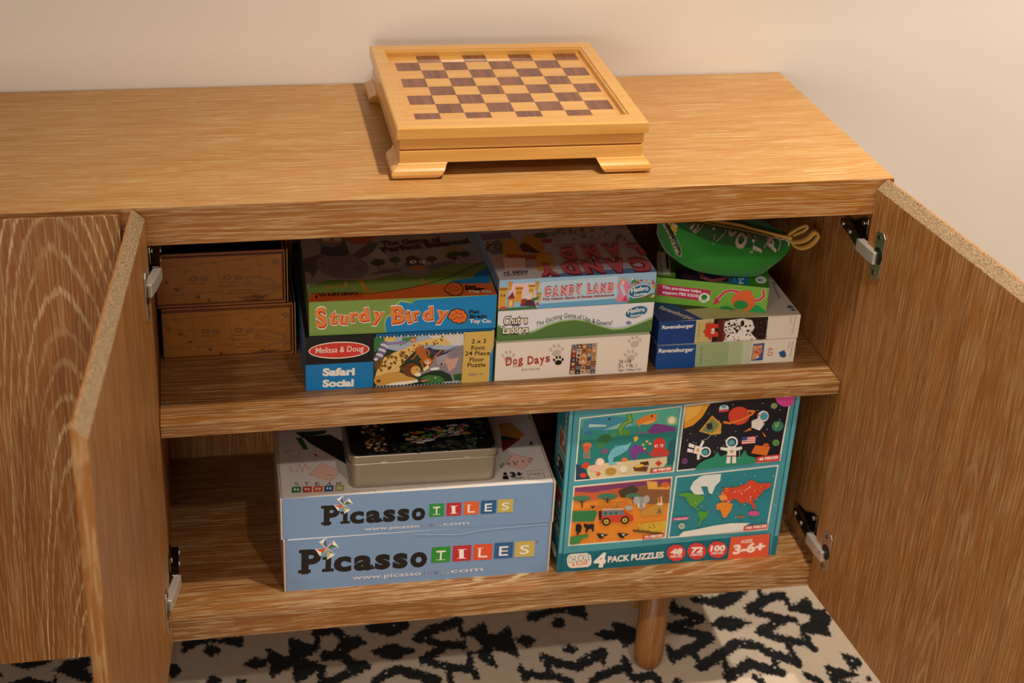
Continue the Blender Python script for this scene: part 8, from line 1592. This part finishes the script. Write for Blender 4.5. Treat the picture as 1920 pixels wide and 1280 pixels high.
# white letters and vines printed on the band, bent with the cloth
mb = MB()
WHT = hx('#d8d0b8')
def onband(u, v, e=.0016):
    p = surf(u, v); a = surf(u+.004, v)-surf(u-.004, v); b = surf(u, v+.01)-surf(u, v-.01 if v > .01 else v)
    n_ = a.cross(b).normalized()
    if n_.y > 0: n_ = -n_
    return p+n_*e-PO
def letter(ch, u, v, su, sv, rot):
    vs, fs = glyphs(ch, .05)
    c, s_ = math.cos(R(rot)), math.sin(R(rot))
    pts = []
    for a, b in vs:
        a = (a-.5)*.9; b = b-.5
        x = a*c-b*s_; y = a*s_+b*c
        pts.append(tuple(onband(u+x*su, min(.6, max(.01, v-y*sv)))))
    mb.add(pts, fs, WHT)
for ch, u, v, rot in (('K', .17, .28, 30), ('S', .30, .22, 80), ('V', .455, .26, 10), ('O', .62, .26, 60), ('T', .70, .36, 75), ('P', .80, .24, 60), ('U', .555, .10, 20), ('E', .68, .10, 70), ('X', .945, .20, 30)):
    letter(ch, u, v, .058, .24, rot)
def vine(pts, w_=.0008):
    P_ = [onband(u, v, .0010) for u, v in pts]
    mb.tube([tuple(p) for p in P_], w_, 5, WHT)
for c0 in (.16, .36, .52, .66, .78, .87):
    vine([(c0-.02+.014*math.sin(t*.5), .03+.30*t/8) for t in range(9)])
    vine([(c0-.015+.07*t/8, .06+.05*math.sin(t/8*3.1)) for t in range(9)])
mb.build('band_print', CARD, pouch, fix=False)
# oval badge on the left end
mb = MB()
def oval(cu, cv, ru, rv, rot, col, e, n=28, k=1.0):
    c, s_ = math.cos(R(rot)), math.sin(R(rot)); pts = []
    for i in range(n):
        a = 2*math.pi*i/n; x = ru*k*math.cos(a); y = rv*k*math.sin(a)
        pts.append(onband2(cu+x*c-y*s_*.25, cv+x*s_*4+y*c, e))
    cpt = onband2(cu, cv, e)
    mb.add([tuple(p) for p in pts]+[tuple(cpt)], [(i, (i+1) % n, n) for i in range(n)], col)
def onband2(u, v, e):
    return onband(min(max(u, .003), .99), min(max(v, .02), .97), e)
def badge(k, col, e):
    """oval cut out of the surface, given in (x, z) about its centre"""
    vs = []; rows = 10; nn = 28
    cu, cv = .135, .52
    for r_ in range(rows+1):
        for i in range(nn):
            a = 2*math.pi*i/nn; rr_ = k*r_/rows
            vs.append(tuple(onband2(cu+rr_*(.070*math.cos(a)+.030*math.sin(a)), cv+rr_*(.36*math.cos(a)*.9-.10*math.sin(a)), e)))
    fs = [(r_*nn+i, r_*nn+(i+1) % nn, (r_+1)*nn+(i+1) % nn, (r_+1)*nn+i) for r_ in range(rows) for i in range(nn)]
    mb.add(vs, fs, col)
badge(1.0, hx('#a8a48a'), .0008); badge(.93, hx('#0f2a1c'), .0012)
def arc_text(txt, u0, v0, u1, v1, h_u, h_v, col, e, bold=.03):
    vs, fs = glyphs(txt, bold); pts = []
    for a, b in vs:
        pts.append(tuple(onband2(u0+(u1-u0)*a+h_u*b, v0+(v1-v0)*a+h_v*b, e)))
    mb.add(pts, fs, hx(col))
arc_text('BANANAGRAMS', .070, .40, .175, .86, .022, -.09, '#b8b48a', .0016)
arc_text('My', .075, .20, .105, .30, .022, -.12, '#8a7ac8', .0018, .05)
arc_text('First', .112, .26, .180, .50, .030, -.14, '#d8a03a', .0018, .05)
mb.build('badge', CARD, pouch, fix=False)

# ------------------------------------------------------------------ rug
RUG_K = 1.473
RUG = [[0,-1079,273,-972,269,-974,244,-987,248,-1015,264,-1043,263,-1058,257,-1072,245,-1080,239,-1078,257],
[0,-1014,238,-1018,230,-1028,227,-1037,232,-1040,241,-1036,250,-1027,252,-1018,247],
[0,-1084,196,-1088,185,-1096,182,-1104,188,-1107,199,-1104,210,-1096,213,-1087,207],
[0,-1015,159,-1018,150,-1027,148,-1035,153,-1038,162,-1034,171,-1026,173,-1018,168],
[0,-974,151,-976,147,-981,146,-985,148,-987,153,-985,157,-980,158,-975,155],
[0,-973,196,-955,209,-932,201,-936,187,-952,183],
[0,-929,231,-899,203,-891,181,-926,158],
[0,-888,254,-840,224,-843,214,-876,197,-890,192],
[6,-900,196,-872,189,-838,167,-841,136],
[0,-886,188,-836,170,-888,136],
[4,-841,224,-836,260],
[5,-841,266,-798,260],
[6,-798,258,-788,235],
[0,-792,246,-766,243,-753,223,-792,203,-814,195],
[7,-831,198,-795,196,-787,177],
[0,-792,182,-759,175,-751,158,-784,142,-790,157],
[6,-788,150,-813,136,-837,132],
[0,-748,263,-719,297,-670,290,-669,263,-674,249,-707,237,-733,249],
[0,-747,197,-711,213,-667,193,-707,170],
[0,-660,225,-635,240,-641,207],
[0,-662,164,-646,172,-649,151],
[6,-747,120,-726,137,-705,145,-672,130,-658,111],
[7,-658,224,-620,245,-575,258],
[4,-575,258,-575,217],
[6,-653,224,-620,201,-579,192],
[6,-611,196,-657,163],
[5,-657,163,-615,140,-572,127,-570,109],
[4,-576,127,-571,169],
[4,-614,132,-617,102],
[0,-569,223,-529,248,-528,214,-509,211,-485,230,-486,201,-484,150,-504,163,-525,181,-533,164,-528,127,-551,148,-559,167,-541,186,-550,206],
[0,-480,193,-460,203,-444,188,-465,174],
[0,-443,265,-331,275,-336,233,-351,245,-376,260,-402,257,-431,242,-444,244],
[0,-381,228,-386,219,-394,216,-401,221,-401,231,-396,241,-388,244,-381,239],
[0,-329,191,-315,198,-294,191,-289,217,-258,200,-248,179,-255,165,-288,148,-291,174,-317,172],
[0,-375,153,-381,148,-390,146,-398,150,-400,157,-395,163,-385,164,-377,160],
[7,-440,137,-416,123,-388,108,-353,128,-330,139],
[0,-442,151,-432,142,-440,115],
[0,-327,142,-336,101,-340,123],
[4,-486,118,-485,90],
[5,-486,108,-455,93,-432,90,-407,72],
[4,-438,115,-440,94],
[5,-369,67,-340,84,-300,96],
[5,-295,115,-296,74],
[5,-292,63,-257,72,-250,54],
[7,-692,136,-670,126,-640,108],
[0,-669,259,-671,255,-676,254,-680,256,-681,261,-678,265,-674,267,-670,264],
[0,-124,263,-105,270,-88,258,-52,269,-34,275,-8,271,-39,244,-71,228,-98,244,-115,250],
[7,-166,237,-143,226,-123,208],
[7,-124,206,-168,191,-186,190],
[3,-159,260,-164,245],
[7,-187,186,-145,165,-123,155],
[7,-124,151,-162,127,-208,112],
[4,-206,137,-209,101],
[0,-112,185,-77,205,-33,184,-76,162],
[7,-22,218,22,243,55,251],
[3,17,268,16,248],
[4,59,254,58,211],
[0,58,211,101,237,101,197,120,198,123,167,105,154,103,124,83,134,55,142,57,160,78,165,91,187,72,197],
[5,-23,214,12,194,53,178],
[7,28,180,-25,153],
[6,-25,153,8,129,51,112,58,97],
[4,58,130,55,108],
[3,61,160,53,134],
[7,-166,77,-106,112,-79,130,-43,118,-29,98,-5,80,14,63],
[4,-165,113,-163,80],
[4,14,110,16,63],
[4,-118,92,-120,57],
[7,-125,44,-93,64,-75,72,-58,62,-25,44],
[4,-26,72,-32,45],
[0,-64,79,-68,74,-74,73,-79,76,-79,81,-75,86,-69,88,-65,85],
[5,-75,37,-69,25],
[5,-278,61,-266,68,-253,54],
[0,-226,46,-213,56,-210,42],
[0,62,51,112,18,56,5],
[0,104,76,141,49,108,32],
[5,18,31,36,11],
[4,126,2,144,3],
[0,-1383,237,-1384,229,-1389,226,-1394,231,-1397,240,-1396,248,-1391,251,-1386,246],
[0,-1297,228,-1278,248,-1243,249,-1240,235,-1253,222,-1236,207,-1235,186,-1260,199,-1293,223],
[5,-1376,205,-1352,214,-1323,215,-1301,200,-1301,192]]

import numpy as np
def rug():
    x0, x1, y0, y1, s = -2.6, .9, -1.6, .44, .006
    xs = np.arange(x0, x1+s/2, s); ys = np.arange(y0, y1+s/2, s)
    nx, ny = len(xs), len(ys)
    X_, Y_ = np.meshgrid(xs, ys)
    # the pattern repeats along the rug and mirrors across it
    px = np.where((X_ > -1.30) & (X_ < .13), X_, -1.03+np.mod(X_+1.03, .6364))
    t = np.mod(Y_-.005, .57); py = np.where(t > .285, .57-t, t)+.005
    px = px*1000; py = py*1000/RUG_K
    best = np.full(X_.shape, 1e3)
    for o in RUG:
        w_ = o[0]; P_ = np.array(o[1:], float).reshape(-1, 2); P_[:, 1] /= RUG_K
        closed = w_ == 0
        segs = list(zip(P_, np.roll(P_, -1, axis=0))) if closed else list(zip(P_[:-1], P_[1:]))
        lo = P_.min(0)-40; hi = P_.max(0)+40
        m_ = (px > lo[0]) & (px < hi[0]) & (py > lo[1]) & (py < hi[1])
        if not m_.any(): continue
        qx, qy = px[m_], py[m_]
        d = np.full(qx.shape, 1e3); ins = np.zeros(qx.shape, bool)
        for a, b in segs:
            ab = b-a; L_ = max((ab**2).sum(), 1e-9)
            tt = np.clip(((qx-a[0])*ab[0]+(qy-a[1])*ab[1])/L_, 0, 1)
            d = np.minimum(d, np.hypot(qx-a[0]-ab[0]*tt, qy-a[1]-ab[1]*tt))
            if closed:
                c_ = ((a[1] > qy) != (b[1] > qy)) & (qx < (b[0]-a[0])*(qy-a[1])/((b[1]-a[1]) if abs(b[1]-a[1]) > 1e-9 else 1e-9)+a[0])
                ins ^= c_
        sd = np.where(ins, -d, d) if closed else d-w_
        best[m_] = np.minimum(best[m_], sd)
    rr_ = np.random.RandomState(4)
    Z_ = rr_.uniform(-.0008, .0008, X_.shape)
    me = bpy.data.meshes.new('rug')
    co = np.stack([X_.ravel(), Y_.ravel(), Z_.ravel()], 1)
    idx = np.arange(nx*ny).reshape(ny, nx)
    q = np.stack([idx[:-1, :-1].ravel(), idx[:-1, 1:].ravel(), idx[1:, 1:].ravel(), idx[1:, :-1].ravel()], 1)
    n0 = len(co)
    co = np.vstack([co, [[x0, y0, -.011], [x1, y0, -.011], [x1, y1, -.011], [x0, y1, -.011]]])
    faces = q.tolist()+[[n0, n0+3, n0+2, n0+1]]
    faces += [[n0, n0+1]+idx[0, ::-1].tolist(), [n0+1, n0+2]+idx[::-1, -1].tolist(), [n0+2, n0+3]+idx[-1, :].tolist(), [n0+3, n0]+idx[:, 0].tolist()]
    me.from_pydata(co.tolist(), [], faces)
    at = me.attributes.new('motif', 'FLOAT', 'POINT')
    at.data.foreach_set('value', np.append(np.clip(best, -30, 30).ravel(), [30]*4))
    for p in me.polygons: p.use_smooth = True
    m, n, b = nt('rug_pile')
    a = n.nodes.new('ShaderNodeAttribute'); a.attribute_name = 'motif'
    tc = n.nodes.new('ShaderNodeTexCoord')
    f1 = noise(n, tc.outputs['Object'], 120, 3, .7)
    f2 = noise(n, tc.outputs['Object'], 420, 2, .6)
    d = math_(n, 'ADD', a.outputs['Fac'], math_(n, 'SUBTRACT', math_(n, 'MULTIPLY', math_(n, 'SUBTRACT', f1, .5), 22), 2.2))
    v = n.nodes.new('ShaderNodeTexVoronoi'); v.inputs['Scale'].default_value = 95
    n.links.new(tc.outputs['Object'], v.inputs['Vector'])
    sepc = n.nodes.new('ShaderNodeSeparateColor'); n.links.new(v.outputs['Color'], sepc.inputs[0])
    fleck = math_(n, 'MULTIPLY', math_(n, 'GREATER_THAN', sepc.outputs[0], .94), math_(n, 'LESS_THAN', v.outputs['Distance'], .28))
    blk = math_(n, 'MULTIPLY', math_(n, 'SUBTRACT', 1.0, smooth(n, d, -1.2, 1.2)), math_(n, 'SUBTRACT', 1.0, math_(n, 'MULTIPLY', fleck, .8)))
    cream = mixc(n, f2, hx('#b09d88'), hx('#d9c8b2'))
    n.links.new(mixc(n, blk, cream, hx('#0b0b0c')), b.inputs['Base Color'])
    b.inputs['Roughness'].default_value = .95
    b.inputs['Specular IOR Level'].default_value = .1
    b.inputs['Sheen Weight'].default_value = .15
    bp = n.nodes.new('ShaderNodeBump'); bp.inputs['Strength'].default_value = .7; bp.inputs['Distance'].default_value = .003
    n.links.new(math_(n, 'ADD', f2, math_(n, 'MULTIPLY', blk, -.5)), bp.inputs['Height']); n.links.new(bp.outputs[0], b.inputs['Normal'])
    me.materials.append(m)
    o = bpy.data.objects.new('rug', me); o.location = (0, 0, FLOOR)
    C.objects.link(o)
    tag(o, 'cream pile rug with jagged black tribal pattern, spread under the sideboard', 'rug')
rug()
